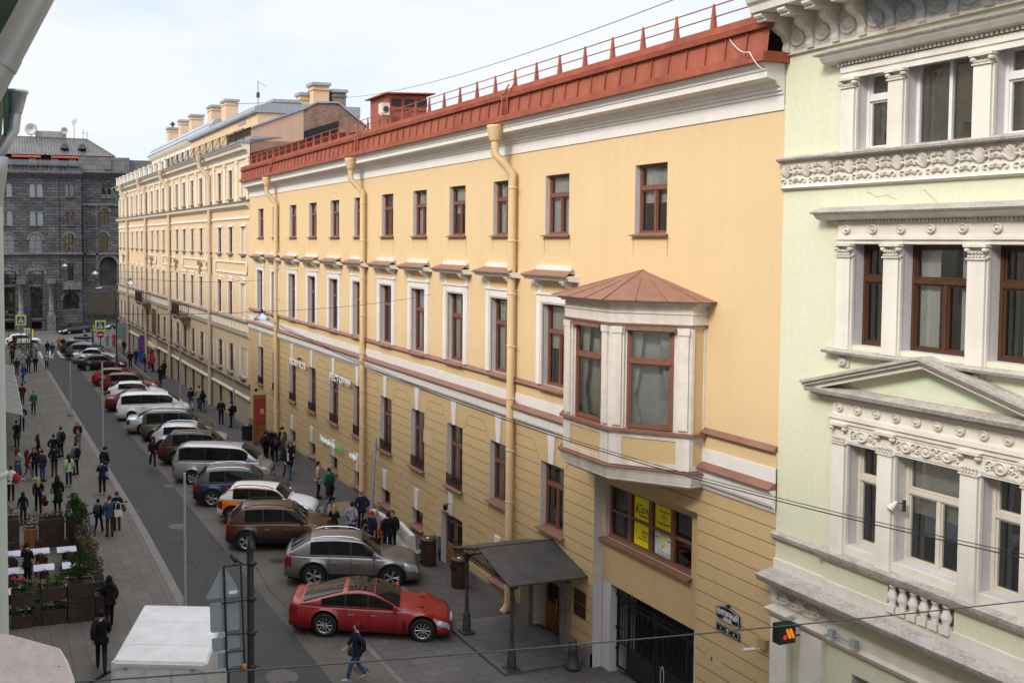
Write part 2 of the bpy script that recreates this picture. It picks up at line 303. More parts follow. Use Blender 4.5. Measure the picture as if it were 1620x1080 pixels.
def window_meshes(w,h,style,fm,cm):
    key=(round(w,2),round(h,2),style,fm,cm)
    if key in WC: return WC[key]
    fb=MB(); fw=.062 if w>.7 else .05
    def rect(a,b,c,d_,t,y0,y1):
        fb.box(a,a+t,y0,y1,c,d_); fb.box(b-t,b,y0,y1,c,d_); fb.box(a+t,b-t,y0,y1,c,c+t); fb.box(a+t,b-t,y0,y1,d_-t,d_)
    arch='a' in style
    H=h-(w/2 if arch else 0)
    panes=[]
    if 'T' in style:      # transom with two leaves below
        zt=H*.66; rect(0,w,0,H,fw,-.05,.05); fb.box(fw,w-fw,-.045,.066,zt-.045,zt+.045); fb.box(w/2-.032,w/2+.032,-.045,.052,fw,zt-.045)
        t=.032
        rect(fw+.002,w/2-.034,fw+.002,zt-.052,t,-.03,.03); rect(w/2+.034,w-fw-.002,fw+.002,zt-.052,t,-.03,.03); rect(fw+.002,w-fw-.002,zt+.052,H-fw-.002,t,-.03,.03)
    elif 'S' in style:    # transom, single leaf below
        zt=H*.66; rect(0,w,0,H,fw,-.05,.05); fb.box(fw,w-fw,-.045,.07,zt-.05,zt+.05); t=.04
        rect(fw+.002,w-fw-.002,fw+.002,zt-.052,t,-.03,.03); rect(fw+.002,w-fw-.002,zt+.052,H-fw-.002,t,-.03,.03)
    elif 'P' in style:    # plain, one centre bar
        rect(0,w,0,H,fw,-.04,.04); fb.box(w/2-.03,w/2+.03,-.035,.045,fw,H-fw)
    elif 'G' in style:    # grid
        rect(0,w,0,H,.06,-.04,.04); fb.box(w/2-.025,w/2+.025,-.035,.035,.06,H-.06)
        for k in (1,2): fb.box(.06,w-.06,-.03,.03,H*k/3-.02,H*k/3+.02)
    elif 'B' in style:    # four columns, big
        rect(0,w,0,H,.09,-.05,.05)
        for k in (1,2,3): fb.box(w*k/4-.07,w*k/4+.07,-.045,.06,.09,H-.09)
        fb.box(.09,w-.09,-.04,.045,H*.5-.04,H*.5+.04)
    pb=MB(); pb.poly([(.02,-.012,.02),(.02,-.012,H-.02),(w-.02,-.012,H-.02),(w-.02,-.012,.02)][::1])
    if arch:
        r=w/2; n=10
        for k in range(n):
            a0,a1=PI*k/n,PI*(k+1)/n; ri=r-.06
            for y in (.04,-.04):
                pts=[(r-r*math.cos(a0),y,H+r*math.sin(a0)),(r-r*math.cos(a1),y,H+r*math.sin(a1)),(r-ri*math.cos(a1),y,H+ri*math.sin(a1)),(r-ri*math.cos(a0),y,H+ri*math.sin(a0))]
                fb.poly(pts if y>0 else pts[::-1])
            fb.poly([(r-ri*math.cos(a0),.04,H+ri*math.sin(a0)),(r-ri*math.cos(a1),.04,H+ri*math.sin(a1)),(r-ri*math.cos(a1),-.04,H+ri*math.sin(a1)),(r-ri*math.cos(a0),-.04,H+ri*math.sin(a0))])
        fb.box(r-.025,r+.025,-.035,.035,H,H+r-.05)
        pb.poly([(r-r*.97*math.cos(PI*k/n),-.012,H+r*.97*math.sin(PI*k/n)) for k in range(n+1)])
    cb=None
    if cm:
        cb=MB(); n=28
        def sheet(a,b,z0,z1,amp,f,y=-.1,tie=False):
            vs=[]; k=max(6,int(n*(b-a)/w)); rows=[0,1] if not tie else [0,.25,.32,.45,1]
            for t in rows:
                for i in range(k+1):
                    u=i/k; x=a+(b-a)*u
                    if tie:
                        sq=1-.62*math.exp(-((t-.3)/.2)**2)
                        x=(a+(b-a)*u*sq) if tie=='l' else (b-(b-a)*(1-u)*sq)
                    vs.append((x,y+amp*math.sin(u*f*(b-a)*6.28),z0+(z1-z0)*t))
            kk=k+1
            cb.add(vs,[(r_*kk+i,(r_+1)*kk+i,(r_+1)*kk+i+1,r_*kk+i+1) for r_ in range(len(rows)-1) for i in range(k)],0,True)
        zt=h
        if cm=='full': sheet(.03,w-.03,.02,zt,.025,7)
        elif cm=='sides': sheet(.03,w*.36,.02,zt,.03,8); sheet(w*.66,w-.03,.02,zt,.03,8)
        elif cm=='left': sheet(.03,w*.55,.02,zt,.03,8)
        elif cm=='half': sheet(.03,w-.03,h*.45,zt,.012,5)
        elif cm=='tied': sheet(.03,w-.03,h*.02,zt,.01,4,-.3); sheet(.03,w*.34,.02,zt,.03,10,-.15,'l'); sheet(w*.66,w-.03,.02,zt,.03,10,-.15,'r')
        elif cm=='blind':
            for i in range(int(zt/.045)): cb.add([(.04,-.1,i*.045),(w-.04,-.1,i*.045),(w-.04,-.07,i*.045+.036),(.04,-.07,i*.045+.036)],[(0,1,2,3)])
    WC[key]=(fb.mesh('window_frame',M[fm]),pb.mesh('pane',M['glass']),cb.mesh('curtain',M['blind'] if cm=='blind' else M['curtain']) if cb else None)
    return WC[key]
def window(parent,s,z,w,h,d,style='T',fm='brown',cm='full',glass=None,rz=0):
    f,p,c=window_meshes(w,h,style,fm,cm)
    o=put(f,'window',parent,(s,d,z),rz); put(p,'pane',o)
    if c: put(c,'blind' if cm=='blind' else 'curtain',o)
    return o
FONT={}
def textmesh(txt,size,depth,font=None,bold=0,shear=0,spacing=1):
    cu=bpy.data.curves.new('lettering','FONT'); cu.body=txt; cu.size=size; cu.extrude=depth/2; cu.offset=bold; cu.align_x='CENTER'; cu.align_y='CENTER'; cu.shear=shear; cu.space_character=spacing; cu.resolution_u=3
    o=bpy.data.objects.new('lettering',cu); C.objects.link(o)
    dg=bpy.context.evaluated_depsgraph_get(); me=bpy.data.meshes.new_from_object(o.evaluated_get(dg)); bpy.data.objects.remove(o)
    return me
def text(txt,size,m,parent,loc,depth=.02,name='lettering',flip=True,width=None,rot=None,**k):
    """lettering standing on the wall; local text plane turned upright to face +y (outwards), reading from larger s to smaller s as seen from the street"""
    me=textmesh(txt,size,depth,**k); me.materials.clear(); me.materials.append(m)
    xs=[v.co.x for v in me.vertices]; wd=max(xs)-min(xs); kx=(width/wd) if width else 1
    R4=Matrix(((-1,0,0,0),(0,0,1,0),(0,1,0,0),(0,0,0,1)))@Matrix.Diagonal((kx,1,1,1))
    if rot is not None: R4=rot@Matrix.Diagonal((kx,1,1,1))
    me.transform(R4); o=put(me,name,parent,loc); return o
# ---------------------------------------------------------------- the yellow house
WX=16.26
yb=empty('yellow_house','long three storey yellow plaster house with red metal roof and white window trims','house',(WX,0,0),PI/2)
EN=[24.42,27.66,30.95,34.2,37.5,40.85,44.2,47.66,51.2,54.75,58.1]       # near jambs of the window axes
Y0,Y1=16.36,61.5
up=[(e,e+1.27,12.14,13.97) for e in EN]+[(20.1,21.37,12.14,13.97)]
mid=[(e,e+1.33,7.48,10.02) for e in EN]
low=[(e+.1,e+1.36,(3.0 if i<2 else 2.72),5.08) for i,e in enumerate(EN)]
bas=[(e+.2,e+1.27,.28,1.0) for i,e in enumerate(EN) if i not in (0,2,10)]
door=(31.0,32.75,-.5,1.62,.3); portal=(24.42,26.15,-.5,1.5,.55); ent=(58.3,59.7,-.9,1.75,.4)
rec=(18.8,22.98,-.6,5.32,.3)
def streaks(m,rows,mi):                                              # rain streaks running down from the sill ends
    for a,b,p,q in rows:
        for x in (a-.06,b+.02):
            w=rnd.uniform(.02,.06); h=rnd.uniform(.25,.9); m.poly([(x-w*.3,.0025,p-.05),(x+w,.0025,p-.05),(x+w*.6,.0025,p-.05-h),(x+w*.2,.0025,p-.05-h*1.1)],mi)
m=MB(); facade(m,Y0,Y1,7.42,14.9,up+mid); streaks(m,up,2)
m.poly([(Y1,0,7.4),(Y1,-8,7.4),(Y1,-8,15.6),(Y1,0,15.6)]); m.build('upper_wall',[M['yellow'],M['reveal'],M['stain']],yb)
GR=[5.65-.366*k for k in range(0,16)]
om=[]
for a,b,p,q in low: om+=[(5.284,a-.28,b+.28),(5.65,a-.42,b+.42)]
for a,b,p,q in bas+[(31.0,32.75,0,0)]: om+=[(1.258,a-.28,b+.28),(1.624,a-.42,b+.42)]
om+=[(1.99,30.6,33.1)]
m=MB(); facade(m,Y0,Y1,.02,6.02,low+bas+[door,portal,ent,rec],grooves=GR,omit=om)
for (a,b,zt) in [(a,b,5.08) for a,b,p,q in low]+[(a,b,1.02) for a,b,p,q in bas]:   # slanting joints of the flat arches
    z2=zt+.58
    for sg,e in ((-1,a),(1,b)):
        pts=[(e+sg*.10,.003,zt),(e+sg*.122,.003,zt),(e+sg*.442,.003,z2),(e+sg*.42,.003,z2)]
        m.poly(pts if sg>0 else pts[::-1],2)
streaks(m,low+bas,3)
for (s,z,w,h) in ((17.55,1.72,.33,.17),(17.9,1.86,.36,.15),(18.2,1.9,.2,.12),(17.2,1.55,.24,.16),(33.6,3.9,.8,.5),(29.2,.6,.7,.3),(38.9,2.0,.5,.6)): m.poly([(s,.003,z),(s+w,.003,z+.01),(s+w*.96,.003,z+h),(s+.02,.003,z+h*1.02)],4)
m.build('rusticated_wall',[M['yellow_rust'],M['reveal'],M['joint'],M['stain'],M['patch']],yb)
m=MB(); m.box(Y0,Y1,-.02,.03,6.02,7.42); m.build('band_wall',M['yellow'],yb)
m=MB()                                                            # granite plinth
cuts=[(Y0,18.79),(22.99,24.05),(26.7,30.99),(32.76,58.29),(59.71,61.5)]
for a,b in cuts: m=MB(); m.box(a,b,-.3,.07,-1.1,.02); m.box(a,b,-.02,.05,.02,.06); m.build('plinth',M['granite'],yb)
for a,b,c_,z_ in ((22.99,23.2,.16,.3),(32.76,33.2,.13,.55),(30.6,30.99,.13,.1)): m=MB(); m.box(a,b,-.25,c_,-.9,z_); m.build('plinth_block',M['granite'],yb)
m=MB()
for e in (0,): m.box(Y0-.2,Y1,-9,-1.7,-1,15.2)
m.build('interior',M['room'],yb)
for i,(a,b,p,q) in enumerate(up): window(yb,a,p,b-a,q-p,-.2,'T','brown',['full','sides','half','full','left',None,'full','sides','full'][i%9])
for i,(a,b,p,q) in enumerate(mid): window(yb,a,p,b-a,q-p,-.22,'T','brown',['half','full','sides','full','left','full','half','sides'][i%8])
for i,(a,b,p,q) in enumerate(low): window(yb,a,p,b-a,q-p,-.24,'T','brown',['left','full','sides','full','half'][i%5])
for i,(a,b,p,q) in enumerate(bas): window(yb,a,p,b-a,q-p,-.26,'P','brown',['full','half',None][i%3])
def sill(a,b,z,out=.12,t=.05,dp=.22,name='sill',par=None,mt='flash'):
    k=MB(); k.add([(a-.1,out,z-t),(b+.1,out,z-t),(b+.1,out,z-t+.03),(a-.1,out,z-t+.03),(a,-dp+.03,z+.05),(b,-dp+.03,z+.05),(a-.02,0,z-t),(b+.02,0,z-t)],[(0,1,2,3),(3,2,5,4),(0,6,7,1),(0,3,4,6),(1,7,5,2)])
    return k.build(name,M[mt],par or yb)
for a,b,p,q in up: sill(a,b,p)
for a,b,p,q in low: sill(a,b,p,.16,.07)
for a,b,p,q in bas: sill(a,b,p,.14,.06,.25)
for a,b,p,q in mid:                                               # white surrounds, hoods
    k=MB(); t=.3
    for (x0,x1) in ((a-t,a),(b,b+t)):
        k.box(x0,x1,-.02,.07,7.48,10.3); 
        xi=x1 if x0<a else x0
        k.box(x0+.06 if x0<a else x0+.04,x1-.04 if x0<a else x1-.06,.07,.1,7.48,10.24)
    k.box(a,b,-.02,.07,10.02,10.3); k.box(a-.02,b+.02,.07,.1,10.07,10.24)
    k.box(a-t-.03,b+t+.03,.0,.12,10.3,10.36)
    for x0 in (a-t+.04,b+.04):                                    # console strips with scrolled heads
        k.box(x0,x0+.2,-.02,.06,10.36,10.72)
        k.extr([(.0,10.42),(.09,10.46),(.12,10.54),(.22,10.6),(.3,10.66),(.3,10.72),(0,10.72)],x0+.02,x0+.18,'x')
        k.box(x0-.03,x0+.23,-.01,.34,10.72,10.78)
    k.mould([(.05,10.74),(.36,10.78),(.38,10.84),(.45,10.87),(.45,10.92)],a-.55,b+.55)
    k.box(a-.28,b+.28,-.02,.1,10.98,11.2)
    k.build('window_surround',M['white'],yb)
    h=MB(); h.add([(a-.6,.5,10.9),(b+.6,.5,10.9),(b+.3,.02,11.08),(a-.3,.02,11.08),(a-.6,.5,10.925),(b+.6,.5,10.925),(b+.3,.02,11.1),(a-.3,.02,11.1)],[(0,1,5,4),(4,5,6,7),(1,2,6,5),(3,0,4,7),(1,0,3,2)]); h.build('hood_roof',M['flash'],yb)
for (a,b,p,q),z0,z1 in [(o,5.1,6.0) for o in low]+[(o,1.02,1.86) for o in bas]+[((31.0,32.75,0,1.62),1.64,2.5)]:
    c=(a+b)/2; k=MB(); k.add([(c-.12,-.02,z0),(c+.12,-.02,z0),(c+.2,-.02,z1),(c-.2,-.02,z1),(c-.12,.06,z0),(c+.12,.06,z0),(c+.2,.06,z1),(c-.2,.06,z1)],[(7,6,5,4),(0,3,7,4),(1,5,6,2),(0,4,5,1),(2,6,7,3)]); k.build('keystone',M['white'],yb)
for i,(a,b,p,q) in enumerate(low):                                # iron balconettes in the lower windows
    if i<2: continue
    k=MB(); y=.02
    for z in (p+.06,p+.44): k.box(a,b,y-.012,y+.012,z-.012,z+.012)
    n=9
    for j in range(n+1):
        x=a+.02+(b-a-.04)*j/n; k.box(x-.009,x+.009,y-.009,y+.009,p+.06,p+.44)
    for j in range(n):
        x=a+.02+(b-a-.04)*(j+.5)/n; k.tube([(x+.04*math.cos(t),y,p+.2+.1*math.sin(t)) for t in [PI*q_/4 for q_ in range(9)]],.009,4,caps=False)
        k.tube([(x+.03*math.cos(t),y,p+.36+.04*math.sin(t)) for t in [PI*q_/3 for q_ in range(7)]],.008,4,caps=False)
    k.build('balconette',M['iron'],yb)
k=MB(); k.mould([(.04,6.0),(.06,6.08),(.13,6.14),(.15,6.2),(.15,6.42),(.19,6.46),(.22,6.52)],Y0,18.62); k.mould([(.04,6.0),(.06,6.08),(.13,6.14),(.15,6.2),(.15,6.42),(.19,6.46),(.22,6.52)],23.38,Y1)
k.box(Y0,18.9,-.02,.06,6.66,6.98); k.box(23.2,Y1,-.02,.06,6.66,6.98); k.build('string_course',M['white'],yb)
k=MB()
for a,b in ((Y0,18.62),(23.38,Y1)):
    k.mould([(.25,6.51),(.26,6.54),(.05,6.66)],a,b); k.mould([(.12,7.34),(.14,7.37),(.02,7.48)],a,b)
for a,b,p,q in mid: k.add([(a-.02,.2,7.36),(b+.02,.2,7.36),(b+.02,.2,7.385),(a-.02,.2,7.385),(b,-.2,7.51),(a,-.2,7.51)],[(0,1,2,3),(3,2,4,5)])
k.build('flashing',M['flash'],yb)
# cornice, gutter apron, roof
cp=[(.03,14.8),(.03,15.12),(.07,15.14),(.07,15.2),(.12,15.22),(.12,15.28),(.2,15.33),(.26,15.42),(.46,15.46),(.5,15.47),(.5,15.6),(.53,15.62),(.53,15.68),(.56,15.72),(.6,15.78)]
k=MB(); k.mould(cp,Y0+.02,Y1); k.build('cornice',M['white'],yb)
k=MB()
k.mould([(.62,15.78),(.72,15.8),(.72,15.98),(.62,16.0)],Y0-.1,Y1)
k.add([(Y0-.1,.62,15.98),(Y1,.62,15.98),(Y1,.56,16.5),(Y0-.1,.56,16.5)],[(0,1,2,3)])
s=Y0+.5
while s<Y1:
    k.add([(s-.012,.622,15.99),(s+.012,.622,15.99),(s+.012,.562,16.5),(s-.012,.562,16.5),(s-.012,.66,15.99),(s+.012,.66,15.99),(s+.012,.6,16.5),(s-.012,.6,16.5)],[(4,5,6,7),(0,4,7,3),(1,2,6,5)]); s+=.63
k.mould([(.58,16.5),(.66,16.51),(.68,16.62),(.48,16.66)],Y0-.1,Y1); k.mould([(.42,16.66),(.5,16.68),(.5,16.84),(.38,16.86)],Y0-.1,Y1)
k.build('roof_apron',M['redroof'],yb)
k=MB(); k.add([(Y0-.05,.45,16.84),(Y1,.45,16.84),(Y1,-7.5,19.3),(Y0-.05,-7.5,19.3),(Y1,-15.5,16.84),(Y0-.05,-15.5,16.84)],[(0,1,2,3),(3,2,4,5)]); k.add([(Y0-.05,.45,16.84),(Y0-.05,-7.5,19.3),(Y0-.05,-15.5,16.84)],[(0,1,2)])
s=Y0-.4
while s<Y1:
    k.add([(s-.012,.4,16.88),(s+.012,.4,16.88),(s+.012,-7.5,19.33),(s-.012,-7.5,19.33)],[(0,1,2,3)]); s+=.63
k.build('roof',M['darkred'],yb)
k=MB()
s=17.0
while s<61.2:
    k.add([(s-.06,.33,16.84),(s+.06,.33,16.84),(s+.06,.21,16.92),(s-.06,.21,16.92),(s-.022,.285,17.46),(s+.022,.285,17.46),(s+.022,.255,17.46),(s-.022,.255,17.46)],[(0,1,5,4),(1,2,6,5),(2,3,7,6),(3,0,4,7),(4,5,6,7)]); s+=1.265
for z,y in ((17.42,.27),(17.16,.27)): k.bar((Y0-.1,y,z),(Y1-.3,y,z),.016,6)
k.build('roof_railing',M['redroof'],yb)
def roof_ladder(s):
    k=MB()
    for o in (-.17,.17): k.tube([(s+o,.64,15.9),(s+o,.66,16.6),(s+o,.4,17.0)],.03,6)
    for t in [i/7 for i in range(8)]: k.bar((s-.17,.66,15.95+.72*t),(s+.17,.66,15.95+.72*t),.016,5)
    k.box(s-.9,s-.2,.48,.62,15.98,16.02); k.bar((s-.9,.55,16.0),(s-.9,.42,16.3),.02,5)
    return k.build('roof_ladder',M['redroof'],yb)
for s in (54.2,40.2,27.1): roof_ladder(s)
def downpipe(par,s,ztop,zh,dtop,zend,mt,r=.13,lean=.3,rings=True,zk=None):
    k=MB(); dd=.2; zb=zh-.15-(dtop-dd)*1.25
    k.lathe([(.17,0),(.25,.28),(.26,.42),(.27,.45),(.27,.5),(.24,.5)],(s,dtop,ztop-.5),14)
    k.tube([(s,dtop,ztop-.45),(s,dtop,zh-.1),(s-lean*.5,dtop-(dtop-dd)*.5,(zh-.1+zb)/2),(s-lean,dd,zb),(s-lean,dd,zb-.4),(s-lean,dd,zend+.35),(s-lean,dd+.06,zend+.15),(s-lean,dd+.22,zend)],r,14)
    z=zb-.5
    while z>zend+.6:
        k.lathe([(r+.004,0),(r+.014,.01),(r+.014,.05),(r+.004,.06)],(s-lean,dd,z),14); k.box(s-lean-.3,s-lean-.02,dd-.03,dd-.01,z+.02,z+.04); k.box(s-lean-.012,s-lean+.012,0,dd-r+.01,z+.015,z+.045); z-=1.72
    return k.build('downpipe',M[mt],par)
for s in (54.95,40.85,27.65): downpipe(yb,s,15.72,14.9,.68,-.35,'beige_pipe')
# recessed bay of the facade with the shop window and the gateway
k=MB(); facade(k,18.8,22.98,2.28,5.75,[(19.33,22.86,3.52,5.05,.22)],d=-.3); k.poly([(18.8,0,5.32),(22.98,0,5.32),(22.98,-.3,5.32),(18.8,-.3,5.32)]); k.box(18.8,22.98,-1.2,-.302,2.22,2.3); k.build('recess_wall',[M['yellow_rust'],M['reveal']],yb)
k=MB(); k.box(22.6,22.98,-1.2,-.31,-.6,2.22,0); k.build('gate_pier',M['reveal'],yb); k=MB(); k.box(18.8,19.2,-1.2,-.31,-.6,2.22); k.build('gate_pier',M['reveal'],yb)
sw=window(yb,19.33,3.52,3.53,1.53,-.5,'B','brown',None); 
k=MB(); k.add([(19.25,-.12,3.42),(22.95,-.12,3.42),(22.95,-.12,3.46),(19.25,-.12,3.46),(22.86,-.46,3.56),(19.33,-.46,3.56),(19.3,-.29,3.4),(22.9,-.29,3.4)],[(0,1,2,3),(3,2,4,5),(0,6,7,1)]); k.build('sill',M['flash'],yb)
def poster(x0,x1,z0,z1,colr,lines,nm):
    pm=mat(nm,colr,.5,.02,2); k=MB(); k.box(x0,x1,-.511,-.506,z0,z1); o=k.build('poster',pm,yb); tm=M['iron']
    for (tx,sz,cx,cz,w_) in lines: text(tx,sz,tm,o,(cx,-.503,cz),.003,width=w_)
    return o
yl=(.80,.74,.01)
poster(21.15,21.85,4.32,5.0,yl,[('Дом',.3,21.42,4.62,.46),('НЕДВИЖИМОСТЬ',.07,21.45,4.44,.4)],'yellow_poster')
k=MB()
for i,(x,h_) in enumerate(((21.74,.2),(21.78,.13),(21.7,.28))): k.box(x-.012,x+.012,-.506,-.502,4.5,4.5+h_)
k.build('poster_mark',M['iron'],yb)
poster(21.15,21.85,3.6,4.26,yl,[('ВСЕ',.13,21.4,4.0,.24),('виды',.07,21.42,3.9,.2),('недвижимости',.07,21.45,3.81,.5)],'yellow_poster_low')
poster(20.26,20.98,4.32,5.0,yl,[('партнёров',.09,20.6,4.8,.46),('N',.1,20.62,4.63,.08),('компания ГК',.1,20.6,4.47,.56)],'yellow_poster_two')
k=MB(); k.tube([(20.62+.09*math.cos(t*PI/8),-.504,4.63+.09*math.sin(t*PI/8)) for t in range(17)],.008,4,caps=False); k.build('poster_ring',M['iron'],yb)
poster(20.26,20.98,3.6,4.26,(.70,.82,.76),[('СТАЖЕРЫ',.14,20.62,4.18,.62),('нас',.08,20.86,4.08,.14),('важно',.08,20.4,4.07,.18),('от 17 лет и старше',.06,20.6,3.72,.55),('до полной занятости',.06,20.6,3.65,.55)],'mint_poster')
k=MB(); k.box(20.5,20.78,-.506,-.502,4.05,4.13); k.tube([(20.62,-.53,4.05),(20.6,-.53,3.95),(20.68,-.53,3.85),(20.76,-.53,3.82)],[.03,.04,.05,.03],6); k.build('poster_arrow',mat('poster_yellow',yl,.5,0),yb)
# oriel
def footprint(o): # plan of the oriel pushed out by o
    t=o*.41
    return [(18.62-o,0),(18.62-o,.42+t*.3),(20.03-t,1.69+o),(21.97+t,1.69+o),(23.38+o,.42+t*.3),(23.38+o,0)]
oriel=MB()
def ring(k,o0,z0,o1,z1,mi=0):
    a=footprint(o0); b=footprint(o1)
    for i in range(5): k.poly([(*a[i+1],z0),(*a[i],z0),(*b[i],z1),(*b[i+1],z1)],mi)
def slab(k,o,z0,z1,mi=0,top=True,bot=True):
    ring(k,o,z0,o,z1,mi)
    if top: k.poly([(*p,z1) for p in footprint(o)],mi)
    if bot: k.poly([(*p,z0) for p in footprint(o)][::-1],mi)
k=MB()
b0=footprint(-.28)
ring(k,-.05,5.98,.03,6.04); k.poly([(*p,5.98) for p in footprint(-.05)][::-1]); slab(k,.04,6.04,6.1); ring(k,.05,6.1,.1,6.3); slab(k,.12,6.3,6.36)
ob=k.build('oriel_base',M['oldwhite'],yb); k=MB(); slab(k,0,6.42,7.26); k.build('parapet',M['oldwhite'],ob); k=MB()
slab(k,.0,9.86,9.92,0); slab(k,.03,9.95,10.2); slab(k,.06,10.2,10.24); slab(k,.02,10.24,10.4); slab(k,.12,10.4,10.45); slab(k,.2,10.45,10.52)
k.build('oriel_cornice',M['oldwhite'],ob)
for o_,za,zb_ in ((.17,6.36,6.4),(.13,7.26,7.33),(.08,9.92,9.95)): k=MB(); slab(k,o_,za,zb_); k.build('oriel_flashing',M['flash'],ob)
fp=footprint(0)
def edge_box(k,i,u0,u1,z0,z1,t0,t1,mi=0):   # box on side i of the plan, u along it (metres), t outward
    a=Vector(fp[i]); b=Vector(fp[i+1]); e=(b-a).normalized(); n=Vector((e.y,-e.x)); n=-n
    L_=(b-a).length
    if u0<0: u0=L_+u0
    if u1<=0: u1=L_+u1
    P=[a+e*u0+n*t0,a+e*u1+n*t0,a+e*u1+n*t1,a+e*u0+n*t1]
    v=[(*p,z0) for p in P]+[(*p,z1) for p in P]
    k.add(v,[(3,2,1,0),(4,5,6,7),(0,1,5,4),(1,2,6,5),(2,3,7,6),(3,0,4,7)],mi)
k=MB(); pn=MB()
for i in range(5):
    L_=(Vector(fp[i+1])-Vector(fp[i])).length
    if i in (1,2,3):
        w0=.42; 
        edge_box(k,i,0.0,w0-.08,7.33,9.86,-.16,.0); edge_box(k,i,L_-w0+.08,L_,7.33,9.86,-.16,.0)
        edge_box(k,i,.06,.28,7.4,9.78,0,.05); edge_box(k,i,-.28,-.06,7.4,9.78,0,.05); edge_box(k,i,.04,.30,9.7,9.86,0,.07); edge_box(k,i,-.30,-.04,9.7,9.86,0,.07)
        edge_box(k,i,w0-.08,w0,7.33,9.86,-.14,-.06); edge_box(k,i,L_-w0,L_-w0+.08,7.33,9.86,-.14,-.06)
        edge_box(k,i,w0-.1,L_-w0+.1,6.42,6.55,0,.037); edge_box(k,i,w0-.1,L_-w0+.1,7.12,7.26,0,.037); edge_box(k,i,.0,w0-.1,6.42,7.26,0,.04); edge_box(k,i,L_-w0+.1,L_,6.42,7.26,0,.04)
        edge_box(pn,i,w0-.1,L_-w0+.1,6.55,7.12,0,.015)
    else:
        edge_box(k,i,0,.07,7.33,9.86,-.16,.03); edge_box(k,i,L_-.07,L_,7.33,9.86,-.16,.03); edge_box(pn,i,.0,L_,7.33,9.86,-.16,.005)
        edge_box(k,i,0,.08,6.42,7.26,0,.03); edge_box(k,i,L_-.08,L_,6.42,7.26,0,.03); edge_box(k,i,.08,L_-.08,6.42,6.55,0,.03); edge_box(k,i,.08,L_-.08,7.12,7.26,0,.03); edge_box(pn,i,.08,L_-.08,6.55,7.12,0,.012)
k.build('oriel_pilasters',M['oldwhite'],ob); pn.build('oriel_panels',M['yellow_rust'],ob)
for i in (1,2,3):
    a=Vector(fp[i]); b=Vector(fp[i+1]); e=(b-a).normalized(); n=-Vector((e.y,-e.x)); L_=(b-a).length; w0=.4
    f,p,c=window_meshes(L_-2*w0,2.5,'S','brown','tied'); ps=a+e*w0-n*.1
    o=put(f,'window',ob,(ps.x,ps.y,7.35),math.atan2(e.y,e.x)); put(p,'pane',o); put(c,'curtain',o)
    k=MB(); edge_box(k,i,.36,L_-.36,9.78,9.86,-.1,.1); k.build('head_flashing',M['flash'],ob)
k=MB(); a=footprint(.36); apx=(21.0,.0,11.2)
for i in range(5): k.poly([(*a[i+1],10.52),(*a[i],10.52),apx])
k.poly([(*p,10.515) for p in a][::-1])
for i in range(1,5):
    k.tube([(*a[i],10.53),apx],.018,5)
for i in (1,2,3):
    for t in (.33,.66):
        x=a[i][0]+(a[i+1][0]-a[i][0])*t; y=a[i][1]+(a[i+1][1]-a[i][1])*t; q=.62 if i==2 else .7
        k.tube([(x,y,10.53),(x+(apx[0]-x)*q,y+(apx[1]-y)*q,10.53+.67*q)],.014,5)
k.build('oriel_roof',M['flash'],ob)
k=MB(); k.poly([(*p,7.4) for p in footprint(-.2)]); k.poly([(*p,9.86) for p in footprint(-.2)]); k.build('oriel_floor',M['room'],ob)
# entrance portal, doors
k=MB(); k.box(26.16,26.68,-.3,.16,-.7,1.51); k.box(24.05,24.41,-.3,.16,-.7,1.51); k.box(24.05,26.68,-.3,.165,1.511,1.78); k.build('door_surround',M['granite'],yb)
def doors(x0,x1,z0,z1,d,mt='wood',glass=True):
    k=MB(); c=(x0+x1)/2; k.box(x0,x1,d-.06,d+.02,z0,z1)
    for a,b in ((x0+.06,c-.02),(c+.02,x1-.06)):
        k.box(a,b,d+.02,d+.06,z0+.05,z1-.06)
        for p,q in ((z0+.15,z0+.55),(z0+.62,z0+.95)): k.box(a+.1,b-.1,d+.06,d+.085,p,q)
    o=k.build('door',M[mt],yb)
    g=MB()
    for a,b in ((x0+.06,c-.02),(c+.02,x1-.06)): g.box(a+.12,b-.12,d+.06,d+.07,z0+1.05,z1-.2)
    g.build('door_glass',M['carglass'],o); h=MB()
    for a in (c-.1,c+.1): h.bar((a,d+.13,z0+.85),(a,d+.13,z0+1.3),.018,6); h.box(a-.012,a+.012,d+.05,d+.13,z0+.88,z0+.9); h.box(a-.012,a+.012,d+.05,d+.13,z0+1.25,z0+1.27)
    h.build('handle',M['chrome'],o); return o
doors(24.42,26.15,-.55,1.5,-.5); doors(31.0,32.75,-.6,1.62,-.26); doors(58.3,59.7,-.9,1.75,-.36)
k=MB(); k.box(31.02,32.7,-.75,-.45,-.6,-.3); k.build('door_step',M['granite'],yb)
